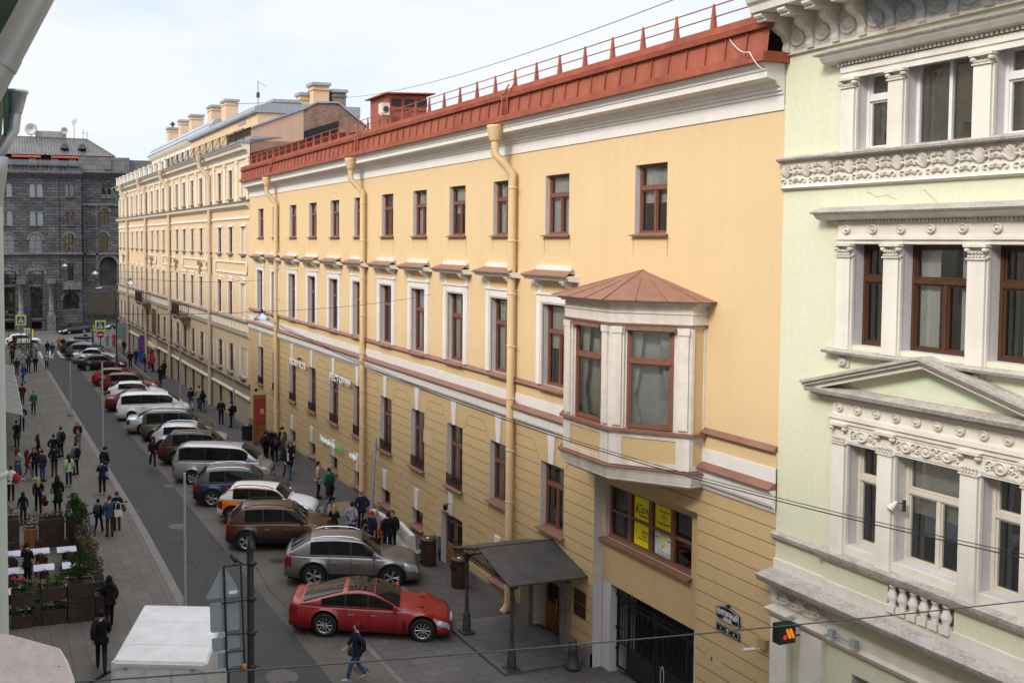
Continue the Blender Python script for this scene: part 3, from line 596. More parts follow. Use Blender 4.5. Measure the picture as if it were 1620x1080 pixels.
# gate leaf in the passage
gx0,gx1=19.2,22.6; gt=2.16; gb=gz(21)+.06
k=MB(); d=-.55
k.box(gx0,gx1,d-.02,d+.02,gb,gb+.06); c=(gx0+gx1)/2
for x in (gx0+.04,c-.05,c+.05,gx1-.04,gx0+.5,gx1-.5): k.box(x-.025,x+.025,d-.025,d+.025,gb,gt)
for z in (gb+.75,gt-.42,gt-.28,gt-.03): k.box(gx0,gx1,d-.02,d+.02,z-.02,z+.02)
x=gx0+.1
while x<gx1-.05: k.box(x-.011,x+.011,d-.011,d+.011,gb+.75,gt-.3); x+=.118
x=gx0+.16
while x<gx1-.1:
    for z,r in ((gt-.16,.09),(gb+.92,.05),(gt-.5,.05)): k.tube([(x+r*math.cos(t*PI/5),d+.02,z+r*math.sin(t*PI/5)) for t in range(11)],.011,4,caps=False)
    x+=.236
for x in (gx0+.27,gx1-.27,c-.3,c+.3):
    for z in [gb+.85+i*.33 for i in range(4)]: k.tube([(x+.08*(1-t/9)*math.cos(t*PI/4),d+.03,z+.08*(1-t/9)*math.sin(t*PI/4)) for t in range(9)],.013,4)
k.box(gx0+.5,c-.05,d-.015,d+.012,gb+.06,gb+.72); k.box(c+.05,gx1-.5,d-.015,d+.012,gb+.06,gb+.72)
for x in (gx0-.06,gx1+.06):
    for z in (gb+.5,gb+1.1,gt-.3): k.box(x-.1,x+.1,d-.03,d+.05,z,z+.09)
k.build('gate',M['iron'],yb)
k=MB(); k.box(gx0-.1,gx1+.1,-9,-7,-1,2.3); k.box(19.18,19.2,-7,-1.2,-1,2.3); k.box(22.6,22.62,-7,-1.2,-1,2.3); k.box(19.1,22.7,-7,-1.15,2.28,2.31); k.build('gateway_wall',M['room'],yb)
k=MB()
for dx,z in ((.5,4.1),(.68,4.15)): k.lathe([(.01,-.06),(.05,-.02),(.05,.02),(.01,.05)],(24.52+dx,-.75,z),8)
k.build('lit_bulb',emis('warm_bulb',(1,.62,.22),3),yb)
# things fixed to or standing against the yellow house; each one top-level, set out in the house's own axes
def wallthing(name,label,cat,s,d,z,rz=0,group=None): return empty(name,label,cat,(WX-d,s,z),PI/2+rz,group)
def wallmesh(mb,name,mats,label,cat,group=None):
    o=mb.build(name,mats,None,(WX,0,0),PI/2); return tag(o,label,cat,group)
t=wallthing('entrance_canopy','dark grey gabled metal canopy on iron posts over the stone entrance','canopy',25.33,0,0)
def lx(s): return s-25.25
fz=gz(25)
for s in (23.43,26.15):
    k=MB(); x=lx(s); y=2.33; k.box(x-.2,x+.2,y-.2,y+.2,fz,fz+.05); k.lathe([(.13,0),(.13,.35),(.1,.42),(.12,.5),(.1,.55),(.075,.6),(.055,1.0),(.07,1.05),(.055,1.1),(.05,1.95),(.07,2.0),(.055,2.04),(.05,2.2),(.1,2.34),(.1,2.4)],(x,y,fz+.05),12); k.build('post',M['irongrey'],t)
xa,xb,xm=lx(23.15),lx(26.75),lx(24.98); ya,yf=.0,2.6; ze,zr=2.2,2.72
k=MB()
for (x0,z0,x1,z1) in ((xa,ze,xm,zr),(xm,zr,xb,ze)):
    k.add([(x0,ya,z0),(x1,ya,z1),(x1,yf,z1),(x0,yf,z0),(x0,ya,z0+.05),(x1,ya,z1+.05),(x1,yf,z1+.05),(x0,yf,z0+.05)],[(4,7,6,5),(0,1,2,3),(3,2,6,7),(0,3,7,4),(1,5,6,2),(0,4,5,1)])
k.tube([(xm,ya,zr+.05),(xm,yf,zr+.05)],.03,6)
for x0,x1 in ((xa,xm),(xm,xb)):
    pass
k.build('roof',mat('dark_canopy_sheet',(.062,.059,.058),.5,.15,2),t)
k=MB()
for y in (2.45,2.33):
    for (x0,z0,x1,z1) in ((xa,ze,xm,zr),(xm,zr,xb,ze)): k.bar((x0,y,z0-.02),(x1,y,z1-.02),.03,5)
    k.bar((xa,y,ze-.05),(xb,y,ze-.05),.022,5)
for i in range(26):
    u=(i+.5)/26; x=xa+(xb-xa)*u; zt=ze+(zr-ze)*(1-abs(u-.5)*2)*.98
    k.bar((x,2.4,ze-.05),(x,2.4,zt-.03),.01,4); r=.055
    for z in [ze+.02+.115*j for j in range(5)]:
        if z+r<zt: k.tube([(x+.08*math.cos(q*PI/4),2.4,z+r*math.sin(q*PI/4)) for q in range(9)],.011,4,caps=False)
for s in (lx(23.43),lx(26.15)): k.bar((s,2.33,ze-.05),(s,.02,ze-.05),.025,5)
k.build('iron_scrollwork',M['iron'],t)
k=MB(); k.box(23.32,23.88,0,.03,.93,1.28); k.box(23.32,23.88,0,.032,1.32,1.7); wallmesh(k,'plaque',[mat('bronze_plaque',(.11,.055,.025),.35,.3,6,metal=.6)],'pair of bronze plaques beside the canopied stone entrance','plaque')
k=MB(); k.tube([(20.6+.07*math.cos(t*PI/6),-.5,.35+.3*math.sin(t*PI/6)) for t in range(13)],.012,5,caps=False); wallmesh(k,'hanging_rope',mat('pale_rope',(.5,.48,.42),.8,0),'pale loop of rope hanging on the black iron gate','rope')
# lettering
sg=wallthing('restaurant_sign','white letters of the restaurant word over the lower windows','sign',43.62,.18,5.08)
text('РЕСТОРАН',.46,emis('lit_white_letter',(.8,.8,.77),.05),sg,(0,0,0),.03,width=2.9,bold=.006); k=MB(); k.box(-1.45,1.45,-.1,-.06,-.1,-.08); k.box(-1.45,1.45,-.1,-.06,.1,.12); k.build('rail',M['irongrey'],sg)
sg=wallthing('chicken_shop_sign','white capital letters with a small crest above, left of the restaurant word','sign',50.5,.18,5.03)
text("ROSTIC'S",.46,bpy.data.materials['lit_white_letter'],sg,(0,0,0),.03,width=2.85,bold=.006); k=MB(); k.box(-1.4,1.4,-.1,-.06,-.05,-.03); k.lathe([(.1,0),(.13,.08),(.02,.16)],(-.3,-.02,.26),8); k.build('rail',M['irongrey'],sg)
sg=wallthing('grocery_sign','small lit white and green grocery lettering above the basement windows','sign',45.6,.12,1.62)
text('Перекрёсток',.36,emis('bright_white_letter',(.75,.88,.88),.22),sg,(0,0,0),.02,width=2.3,bold=.003); text('fresh',.36,emis('green_letter',(.03,.5,.06),.2),sg,(-1.72,0,-.01),.02,width=.95,bold=.003)
sg=wallthing('coffee_sign','small lit white coffee lettering to the right of the grocery sign','sign',41.95,.12,1.67)
text('кофе',.36,bpy.data.materials['bright_white_letter'],sg,(0,0,0),.02,width=.85,bold=.003)
sp=wallthing('street_plate','dark blue arched street name plate on the near end of the house','street sign',17.69,.02,3.18); sp.scale=(.58,1,.7)
nv=mat('navy_enamel',(.012,.014,.032),.3,.05,4); wm=mat('white_enamel',(.75,.75,.75),.4,0)
def arcplate(w,h,r,n=8): return [(-w,-h),(w,-h),(w,h)]+[(w-2*w*i/n,h+r*math.sin(PI*i/n)) for i in range(1,n)]+[(-w,h)]
k=MB(); pts=arcplate(.63,.19,.13); k.add([(x,0,z) for x,z in pts]+[(x,.03,z) for x,z in pts],[tuple(range(len(pts)))[::-1],tuple(range(len(pts),2*len(pts)))]+[(i,(i+1)%len(pts),(i+1)%len(pts)+len(pts),i+len(pts)) for i in range(len(pts))]); k.lathe([(.07,0),(.08,.03),(.0,.1)],(0,.02,.34),8); k.build('plate',nv,sp)
k=MB(); k.tube([(x*.95,.033,z*.93) for x,z in pts+[pts[0]]],.006,4,caps=False); k.build('border',wm,sp)
text('КИРПИЧНЫЙ',.26,wm,sp,(0,.035,.05),.006,width=1.1,bold=.004); text('переулок',.12,wm,sp,(0,.035,-.09),.006,width=.44); text('KIRPICHNY',.06,wm,sp,(0,.035,-.16),.006,width=.5)
hp=wallthing('house_number','narrow dark blue house number plate below the street name plate','house number',17.69,.02,2.84); hp.scale=(.58,1,.62)
k=MB(); k.box(-.63,.63,0,.03,-.13,.13); k.build('plate',nv,hp); k=MB(); k.tube([(-.6,.033,-.11),(.6,.033,-.11),(.6,.033,.11),(-.6,.033,.11),(-.6,.033,-.11)],.005,4,caps=False); k.build('border',wm,hp)
text('4',.26,wm,hp,(0,.035,0),.006,bold=.005); text('2',.12,wm,hp,(.36,.035,0),.006); text('6',.12,wm,hp,(-.36,.035,0),.006)
cmx=wallthing('security_camera','small white security camera on a box by the joint with the green house','camera',16.6,.05,2.92); cmx.scale=(.7,.7,.7); k=MB(); k.box(-.16,.16,-.05,.1,-.02,.28); k.build('junction_box',mat('tan_box',(.40,.27,.12),.6,.1,5),cmx); k=MB(); k.bar((0,.1,-.05),(.1,.3,-.08),.02,6); k.tube([(.1,.25,-.08),(.22,.6,-.12)],.06,10); k.build('camera_body',M['plasticw'],cmx)
ln=wallthing('wall_lantern','small dark wall lamp over the wooden side door','wall lamp',31.85,.05,2.0); ln.scale=(.62,.62,.62); k=MB(); k.tube([(0,0,.1),(0,.2,.16),(0,.34,.1)],.025,6); k.build('bracket',M['iron'],ln); k=MB(); k.lathe([(.05,-.3),(.13,-.22),(.16,-.05),(.18,0),(.05,.1)],(0,.36,.05),8); k.build('lamp_head',M['iron'],ln)
ln2=copytree(ln); ln2.location=(WX-.05,59.0,2.3); ln2['label']='small dark wall lamp near the far end, above the door panel with the red poster'
sk=wallthing('wall_notice','small pale pink notice stuck on the rusticated wall','notice',36.6,.0,1.98); k=MB(); k.box(-.12,.12,0,.012,-.17,.17); k.build('sheet',mat('pink_notice',(.5,.36,.38),.7,.2,12),sk)
hb=wallthing('service_pipe','thin grey conduit beside the middle downpipe','pipe',39.9,.05,0); k=MB(); k.bar((0,0,.7),(0,0,2.2),.018,6); k.box(-.04,.04,-.05,.03,2.15,2.3); k.build('conduit',M['beige_pipe'],hb)
# roof hatch house with its air conditioner
hh=empty('roof_ventilation_house','square red metal ventilation housing standing up from the roof','roof housing',(20.2,45,17.2),0)
k=MB(); k.box(-1.0,1.15,0,2.4,-.6,2.2); k.add([(-1.25,-.25,2.2),(1.55,-.25,2.28),(1.55,2.6,2.28),(-1.25,2.6,2.2),(-1.25,-.25,2.26),(1.55,-.25,2.34),(1.55,2.6,2.34),(-1.25,2.6,2.26)],[(4,5,6,7),(0,1,5,4),(3,0,4,7),(1,2,6,5),(0,3,2,1)]); k.box(-1.08,1.18,-.03,0,1.42,1.5); k.build('housing',M['redroof'],hh)
k=MB()
for x in (-.55,.2,.9): k.box(x-.28,x+.28,-.02,.03,1.62,2.0)
k.build('louvre',M['iron'],hh)
ac=empty('air_conditioner','white air conditioning unit beside the red roof housing','air conditioner',(18.85,44.6,18.25),0); ac.scale=(.62,.62,.62); k=MB(); k.box(-.35,.3,-.3,.5,0,1.0); k.build('case',M['plasticw'],ac); k=MB(); k.disc_y((-.02,-.33,.5),.24,.02,14); k.build('fan_grille',M['irongrey'],ac)
# ---------------------------------------------------------------- the pale green house
gb_=empty('pale_green_house','pale green house with white pilasters, relief friezes and a pediment over the lower windows','house',(WX,0,0),PI/2)
GC=12.83                                                             # axis of the three-light windows
SM=[(13.81,14.56),(12.16,13.5),(11.1,11.85)]                          # lights near, middle, near
PL=[(14.56,14.86),(13.5,13.81),(11.85,12.16),(10.8,11.1)]
gops=[]
for a,b in SM: gops+=[(a,b,5.86,7.93,.34),(a,b,9.9,11.9,.34),(a,b,13.74,15.3,.34)]
shop=(10.6,14.35,-.6,3.3,.8)
k=MB(); facade(k,6,16.36,-.7,17.4,gops+[shop],depth=.34); k.poly([(16.36,0,-.7),(16.36,-9,-.7),(16.36,-9,17.4),(16.36,0,17.4)]); k.build('wall',[M['lightgreen'],M['reveal']],gb_)
k=MB(); k.box(6,16.3,-9,-1.5,-.7,17); k.build('interior',M['room'],gb_)
# windows: brown on the middle floor, white above, cream below
M['wframe']=mat('white_window_paint',(.70,.70,.70),.4,.02,3); M['cframe']=mat('cream_window_paint',(.62,.58,.50),.5,.05,3); M['dframe']=mat('dark_brown_frame',(.075,.035,.018),.35,.08,5)
for i,(a,b) in enumerate(SM):
    st='P' if i==1 else 'S'
    window(gb_,a,9.9,b-a,2.0,-.32,'T' if i==1 else 'S','dframe',['left','sides','left'][i])
    window(gb_,a,13.74,b-a,1.56,-.3,'P' if i==1 else 'S','wframe','blind')
    window(gb_,a,5.86,b-a,2.07,-.32,'T' if i==1 else 'S','cframe',[None,'half',None][i])
k=MB(); k.box(10.7,14.3,-.78,-.74,-.6,3.2); k.build('shop_glass',M['carglass'],gb_)
k=MB()
for x in (10.6,12.4,14.27): k.box(x,x+.08,-.76,-.68,-.6,3.3)
k.box(10.6,14.35,-.77,-.67,2.3,2.4); k.build('shop_frame',M['irongrey'],gb_)
tr=MB(); rl=MB(); st=MB()
def rosette(k,s,z,r=.1,d=.0):
    k.disc_y((s,d,z),r,.05,14,0,[(r,0),(r,.05),(r*.82,.065),(r*.7,.035),(r*.5,.035),(r*.4,.06),(r*.15,.075)])
def capital(k,a,b,z0,z1,d):
    k.box(a-.02,b+.02,0,d+.03,z0,z0+.03); k.box(a-.05,b+.05,0,d+.06,z1-.05,z1)
    n=5
    for i in range(n):
        x=a+(b-a)*(i+.5)/n
        for zz in (z0+.06,z0+.13): 
            if zz+.05<z1-.05: k.disc_y((x,d,zz),.028,.03,6,0,[(.028,0),(.02,.03)])
    for x in (a,b): k.disc_y((x,d-.03,z1-.1),.05,.06,8,0,[(.05,0),(.05,.06),(.02,.08)])
def pilaster(a,b,z0,z1,d=.1,cap=.26):
    tr.box(a,b,-.02,d,z0,z1-cap); tr.box(a-.02,b+.02,-.02,d*.43,z0,z1); capital(rl,a,b,z1-cap,z1,d)
for a,b in PL:
    pilaster(a,b,5.64,8.31,.12,.42); pilaster(a,b,9.8,11.92,.1,.27); pilaster(a,b,13.7,15.2,.1,.2)
    rl.box(a+.02,b-.02,0,.03,9.44,9.68); rosette(rl,(a+b)/2,9.56,.09,.03)
for z,h in ((9.78,.1),(13.7,.07)): st.mould([(.06,z-h),(.2,z-h+.03),(.22,z-.02),(.02,z+.03)],10.4,15.1)
tr.box(11.1,14.56,-.33,.04,5.66,5.85)
# lower group: sill, balusters, ornament band, entablature, pediment
st.mould([(.08,5.44),(.2,5.48),(.24,5.56),(.26,5.64),(.02,5.68)],10.3,15.1); st.mould([(.04,5.44),(.12,5.5),(.14,5.58),(.02,5.62)],15.1,16.4)
tr.box(6,16.36,-.02,.06,4.76,5.02); tr.box(10.3,15.0,-.02,.14,4.76,5.03)
for a,b in ((13.52,15.0),(10.3,12.2)): k=MB(); k.box(a,b,-.02,.1,5.02,5.46); k.build('parapet_panel',M['lightgreen'],gb_)
k=MB(); k.box(12.2,13.52,.0,.012,5.02,5.46); k.build('balustrade_back',M['stone'],gb_)
for i in range(6):
    x=12.32+.215*i; k=MB(); k.box(x-.085,x+.085,.02,.2,4.94,5.07); k.lathe([(.06,5.07),(.075,5.09),(.05,5.11),(.09,5.2),(.095,5.25),(.06,5.34),(.045,5.4),(.07,5.42),(.07,5.46)],(x,.12,0),10); k.build('baluster',M['greentrim'],gb_)
def scroll(k,s,z,r,d=.02,sg=1,n=12,t=.02):
    k.tube([(s+sg*r*(1-i/n*.8)*math.cos(i*.55),d,z+r*(1-i/n*.8)*math.sin(i*.55)) for i in range(n+1)],t,5)
def leafy(k,s,z,w,h,d=.0):             # a relief knot of leaves and scrolls
    rosette(k,s,z,h*.42,d)
    for sg in (-1,1):
        scroll(k,s+sg*w*.3,z+h*.12,h*.28,d+.02,sg); scroll(k,s+sg*w*.38,z-h*.2,h*.2,d+.02,-sg,10,.016)
        for i in range(5):
            a=.5+i*.5; k.tube([(s+sg*w*.12,d+.01,z),(s+sg*(w*.12+.16*math.cos(a)*w),d+.03,z+h*.45*math.sin(a-.9))],[.02,.005],5)
tr.box(10.8,14.86,-.02,.06,7.92,8.31)
for a,b in SM:
    rl.box(a+.02,b-.02,.06,.075,7.96,8.0); rl.box(a+.02,b-.02,.06,.075,8.24,8.28)
    if b-a>1: 
        for q in (.2,.5,.8): leafy(rl,a+(b-a)*q,8.12,.44,.26,.06)
    else: leafy(rl,(a+b)/2,8.12,.62,.27,.06)
tr.mould([(.1,8.31),(.1,8.38),(.14,8.4),(.14,8.48)],10.7,14.95); tr.box(10.78,14.9,-.02,.06,8.48,8.8)
for i in range(10): rosette(rl,14.72-.42*i,8.63,.085,.06)
st.mould([(.08,8.8),(.14,8.84),(.3,8.88),(.33,8.96),(.06,9.03)],10.3,15.4)
ap=(GC,9.72); 
for sg in (-1,1):
    e=(GC+sg*2.6,8.93)
    def rail(k,o0,o1,d0,d1):
        P=[(e[0],e[1]+o0),(ap[0],ap[1]+o0),(ap[0],ap[1]+o1),(e[0],e[1]+o1)]
        k.add([(x,d0,z) for x,z in P]+[(x,d1,z) for x,z in P],[(0,1,2,3),(7,6,5,4),(0,4,5,1),(1,5,6,2),(2,6,7,3),(3,7,4,0)])
    rail(tr,-.06,.04,-.02,.26); rail(tr,.04,.1,-.02,.34); rail(st,.1,.16,-.02,.4)
k=MB(); k.add([(GC-1.15,.004,9.08),(GC+.9,.004,9.08),(GC+.45,.004,9.42),(GC-.2,.004,9.55)],[(0,1,2,3)]); k.build('fresh_plaster_patch',mat('patched_mint_plaster',(.60,.66,.50),.85,.05,1),gb_)
# middle group entablature
tr.mould([(.06,11.92),(.06,11.98),(.1,12.0),(.1,12.06)],10.75,14.9); tr.box(10.78,14.88,-.02,.06,12.06,12.34)
for i in range(7): rosette(rl,14.66-.6*i,12.2,.085,.06)
def dentils(k,z,a,b,d0,d1,w=.045,h=.05):
    x=a
    while x<b: k.box(x,x+w,d0,d1,z,z+h); x+=w*1.9
dentils(rl,12.33,10.7,14.95,.0,.13,.04,.05); tr.mould([(.1,12.38),(.25,12.42),(.3,12.47),(.34,12.52)],10.35,15.25); st.mould([(.36,12.52),(.38,12.55),(.04,12.66)],10.3,15.3)
# top group
tr.mould([(.06,15.2),(.06,15.3),(.09,15.32),(.09,15.44)],10.75,14.9); dentils(rl,15.46,10.7,14.9,.0,.14,.045,.06); tr.mould([(.1,15.52),(.25,15.56),(.32,15.64),(.36,15.7)],10.35,15.2); st.mould([(.38,15.7),(.4,15.73),(.04,15.84)],10.3,15.3)
# palmette frieze
tr.box(6,16.36,-.02,.05,13.1,13.64); tr.mould([(.05,13.06),(.1,13.1),(.05,13.13)],6,16.36); st.mould([(.08,13.64),(.16,13.68),(.18,13.72),(.02,13.78)],6,16.42)
x=16.2; i=0
while x>6.3:
    if i%2==0:
        for sg in (-1,1): scroll(rl,x+sg*.09,13.23,.075,.07,sg,9,.018)
        for q in range(7):
            a=PI*(.12+.76*q/6); rl.tube([(x+.03*math.cos(a),.06,13.33),(x+.125*math.cos(a),.1,13.35+.24*math.sin(a))],[.018,.036],6)
    else:
        for zz in (13.24,13.4,13.53):
            for q in range(5):
                a=PI*q/4; rl.tube([(x,.06,zz),(x+.1*math.cos(a),.09,zz+.06*math.sin(a))],[.015,.03],5)
    x-=.262; i+=1
# crowning cornice with scrolled brackets
tr.box(6,16.36,-.02,.07,15.93,16.62); 
x=16.28
while x>6.5:
    rl.box(x-.46,x-.16,.07,.085,16.02,16.5); rosette(rl,x-.31,16.24,.17,.08)
    tr.extr([(.0,15.98),(.12,15.98),(.15,16.06),(.12,16.18),(.2,16.32),(.36,16.4),(.46,16.48),(.46,16.6),(0,16.6)],x-.1,x+.06,'x')
    tr.box(x-.13,x+.09,0,.8,16.6,16.66); tr.extr([(.1,16.66),(.86,16.66),(.9,16.7),(.9,16.76),(.1,16.76)],x-.12,x+.08,'x'); 
    x-=.62
tr.mould([(.1,16.6),(.1,16.76),(.95,16.78),(.98,16.92),(1.05,16.98),(1.1,17.1),(1.14,17.14)],6,16.42); st.mould([(1.16,17.14),(1.18,17.18),(.0,17.4)],6,16.45)
# lower storey: stone ledge, ornamented frieze block, pilasters
st.mould([(.1,4.4),(.2,4.44),(.26,4.52),(.44,4.56),(.48,4.64),(.5,4.7),(.06,4.8)],6,16.42)
tr.box(6,16.36,-.02,.05,3.9,4.1); tr.mould([(.06,3.72),(.1,3.78),(.2,3.84),(.24,3.92),(.04,3.96)],15.8,16.42); tr.mould([(.06,3.72),(.1,3.78),(.2,3.84),(.24,3.92),(.04,3.96)],14.85,15.62); tr.mould([(.05,3.72),(.1,3.76),(.14,3.84),(.04,3.9)],6,14.85)
tr.box(14.9,16.36,-.02,.1,4.08,4.42)
for q in (15.15,15.55,15.95): leafy(rl,q,4.25,.5,.3,.1)
for a,b in ((15.84,16.3),(14.95,15.5)): tr.box(a,b,-.02,.16,-.7,3.74); tr.box(a-.04,b+.04,-.02,.2,-.7,0)
tr.build('stucco_trim',M['greentrim'],gb_); rl.build('relief_ornament',M['reliefm'],gb_); st.build('stone_ledges',M['stone'],gb_)
# cracks in the plaster
k=MB()
for (s,z,n,dx) in ((14.3,12.95,14,-.05),(13.1,12.9,9,-.055),(12.5,9.5,8,-.03),(11.6,9.4,8,-.03)):
    p=[(s,.004,z)]
    for i in range(n): s+=dx*rnd.uniform(.4,1.6); z-=rnd.uniform(-.02,.055); p.append((s,.004,z))
    k.tube(p,.0035,3)
k.build('plaster_crack',mat('crack_dark',(.25,.23,.17),.9,0),gb_)
def gthing(name,label,cat,s,d,z,rz=0): return empty(name,label,cat,(WX-d,s,z),PI/2+rz)
t=gthing('fast_food_sign','dark green box sign with a red dot and two orange strokes','sign',15.45,.42,3.78); t.scale=(.68,.68,.68)
k=MB(); k.box(-.14,.14,0,.62,-.3,.3); k.build('sign_box',mat('dark_green_box',(.010,.022,.014),.4,.05,3),t)
k=MB()                                                              # the emblem on the face turned to the camera side (smaller s)
def stroke(y0,z0,y1,z1,w):
    dy,dz=y1-y0,z1-z0; l=math.hypot(dy,dz); ny,nz_=-dz/l*w,dy/l*w; n=5; base=math.atan2(nz_,ny)
    pts=[(y1+w*math.cos(base-PI*i/n),z1+w*math.sin(base-PI*i/n)) for i in range(n+1)]+[(y0+w*math.cos(base+PI-PI*i/n),z0+w*math.sin(base+PI-PI*i/n)) for i in range(n+1)]
    k.add([(-.146,y,z) for y,z in pts]+[(-.139,y,z) for y,z in pts],[tuple(range(len(pts)))]+[(i,(i+1)%len(pts),(i+1)%len(pts)+len(pts),i+len(pts)) for i in range(len(pts))])
stroke(.33,.13,.22,-.1,.05); stroke(.2,.13,.09,-.1,.05); k.build('orange_strokes',emis('sign_orange',(.85,.22,.01),.5),t)
k=MB(); k.add([(-.146,.41+.075*math.cos(a),-.08+.075*math.sin(a)) for a in [PI*i/8 for i in range(16)]],[tuple(range(16))]); k.build('red_dot',emis('sign_red',(.75,.02,.02),.5),t)
k=MB(); k.bar((0,0,.15),(0,-.3,.15),.03,6); k.bar((0,0,-.15),(0,-.3,-.15),.03,6); k.build('bracket',M['irongrey'],t)
t=gthing('flood_light','small white flood lamp on the pilaster beside the pediment windows','lamp',13.4,.02,6.95); t.scale=(.5,.5,.5); k=MB(); k.box(-.05,.05,-.3,-.22,-.22,.22); k.bar((0,-.25,.1),(0,.1,.14),.02,6); k.build('bracket',M['irongrey'],t); k=MB(); k.tube([(.04,.05,.18),(.1,.2,.02),(.14,.3,-.12)],[.06,.11,.15],10); k.build('lamp_head',M['plasticw'],t)
t=gthing('ledge_fitting','small steel bar fitting on the ledge over the shop opening','fitting',14.4,.2,3.98); k=MB()
for x in (-.26,.26): k.box(x-.06,x+.06,-.05,.06,-.04,.12)
k.bar((-.26,0,.03),(.26,0,.03),.02,6); k.build('fitting_bar',M['galv'],t)
k=MB(); n=12
vs=[];
for i in range(n+1):
    for j in range(5):
        s=13.9-(13.9-6.5)*i/n; q=j/4; vs.append((s,.25+.5*q+.03*math.sin(i*2.1+j),15.96+.66*q+.05*math.sin(i*1.3)))
k.add(vs,[(i*5+j,(i+1)*5+j,(i+1)*5+j+1,i*5+j+1) for i in range(n) for j in range(4)],0,True)
nm,t_,b_,o_=newmat('blue_safety_net'); b_.inputs['Base Color'].default_value=(.03,.07,.11,1); b_.inputs['Alpha'].default_value=.48; b_.inputs['Roughness'].default_value=.7
o=k.build('safety_net',nm,None,(WX,0,0),PI/2); tag(o,'dark blue translucent net strung under the cornice brackets of the green house','net')
# ---------------------------------------------------------------- the long cream house
CA=math.atan(.0239)
cb_=empty('cream_house','long four storey cream and ivory house with balconies, beyond the yellow one','house',(WX,61.5,0),PI/2+CA)
L_C=58.9
cs=[1.05]+[ (y-61.5) for y in (65.85,69.0,72.0,75.05,78.25,81.4,84.45,87.5,90.7,93.7,96.75,99.85,103.0,106.1,109.3,112.4,115.4,118.2)]
rows=[(14.92,16.9,.95),(11.05,12.88,.95),(6.58,9.0,1.1),(2.52,4.55,1.05)]
ops=[]
for z0,z1,w in rows:
    for i,s in enumerate(cs): ops.append((s,s+w,z0,z1,.15 if i else .1))
for i,s in enumerate(cs):
    if i: ops.append((s,s+1.15,-1.4,1.07,.15))
lowo=[o for o in ops if o[3]<2]; two=[o for o in ops if 2<o[3]<5]; thr=[o for o in ops if 5<o[3]<10]; fou=[o for o in ops if 10<o[3]<14]; fiv=[o for o in ops if o[3]>14]
jz=[5.9+.46*i for i in range(17)]
k=MB(); facade(k,0,L_C,2.2,5.4,two,depth=.3); k.build('lower_wall',[M['creamlow'],M['reveal']],cb_)
k=MB(); facade(k,0,L_C,-1.6,2.2,lowo,depth=.3); k.build('shop_wall',[M['shopfront'],M['reveal']],cb_)
k=MB(); facade(k,0,L_C,5.4,13.4,thr+fou,depth=.3,grooves=[z for z in jz if not 9.3<z<10.7],gd=.015,gh=.02); k.build('middle_wall',[M['cream'],M['reveal'],M['creamlow']],cb_)
k=MB(); facade(k,0,L_C,13.4,18.1,fiv,depth=.3); k.poly([(L_C,0,-1.6),(L_C,-12,-1.6),(L_C,-12,18.1),(L_C,0,18.1)]); k.build('upper_wall',[M['cream'],M['reveal']],cb_)
k=MB()
for a,b in ((2.2,9.2),): 
    for i in range(4,8): k.box(cs[i]-1.1,cs[i]-.35,0,.012,14.9,17.3)
k.build('pink_plaster_strip',M['creampink'],cb_)
k=MB(); k.box(.2,L_C-.2,-11.5,-1.4,-1.5,18); k.build('interior',M['room'],cb_)
for o in ops:
    if o[4]<.12: k=MB(); k.box(o[0],o[1],-.12,-.1,o[2],o[3]); k.build('blind_panel',M['cream'],cb_); continue
    w=o[1]-o[0]
    if o[3]<2: window(cb_,o[0],o[2],w,o[3]-o[2],-.13,'P','brown',None)
    else: window(cb_,o[0],o[2],w,o[3]-o[2],-.13,'T','brown' if o[3]<10 else 'dframe',['full',None,'half'][int(o[0]*7)%3])
k=MB(); k2=MB()
for i,s in enumerate(cs):
    # top floor: pilasters, eared surrounds and sills
    k.box(s-.18,s-.02,0,.06,14.85,17.05); k.box(s+.97,s+1.13,0,.06,14.85,17.05); k.box(s-.2,s+1.15,0,.08,16.92,17.1); k2.box(s-.2,s+1.15,0,.14,14.78,14.9)
    k.box(s-.2,s-.02,0,.05,11,13.0); k.box(s+.97,s+1.13,0,.05,11,13.0); k.box(s-.24,s+1.19,0,.1,12.9,13.02); k2.box(s-.15,s+1.1,0,.2,10.9,11.03)
    k.box(s-.14,s-.02,0,.05,10.62,10.9); k.box(s+.97,s+1.09,0,.05,10.62,10.9)
    k.box(s-.24,s,0,.06,6.56,9.1); k.box(s+1.1,s+1.34,0,.06,6.56,9.1); k.box(s-.26,s+1.36,0,.09,9.02,9.14); k.box(s+.1,s+1.0,0,.1,9.14,9.28); k.tube([(s-.1,.07,9.2),(s+.2,.09,9.34),(s+.9,.09,9.34),(s+1.2,.07,9.2)],.05,5)
    k2.box(s-.1,s+1.2,0,.2,2.42,2.52); k.box(s-.6,s-.25,0,.02,2.6,4.4); k.box(s+1.3,s+1.65,0,.02,2.6,4.4)
    c=s+2.02
    if c<L_C-1: k.box(c-.22,c+.22,0,.1,14.7,17.45); k.box(c-.28,c+.28,0,.14,17.25,17.45); k.box(c-.28,c+.28,0,.14,14.66,14.9)
k.box(.1,.55,0,.1,14.7,17.45)
k.mould([(.06,17.45),(.1,17.5),(.1,17.75),(.16,17.8),(.2,17.95),(.45,18.02),(.5,18.2),(.62,18.3),(.7,18.42)],0,L_C+.5)
k.mould([(.06,14.1),(.12,14.2),(.3,14.3),(.34,14.45),(.4,14.52)],0,L_C+.3); k.mould([(.04,13.38),(.08,13.44),(.06,13.56)],0,L_C)
k.mould([(.04,5.3),(.12,5.4),(.2,5.5),(.24,5.62),(.28,5.72)],0,L_C); k.box(0,L_C,0,.1,5.72,6.36)
for i in range(int(L_C/1.02)): k.box(.3+1.02*i,.42+1.02*i,.1,.14,5.76,6.34)
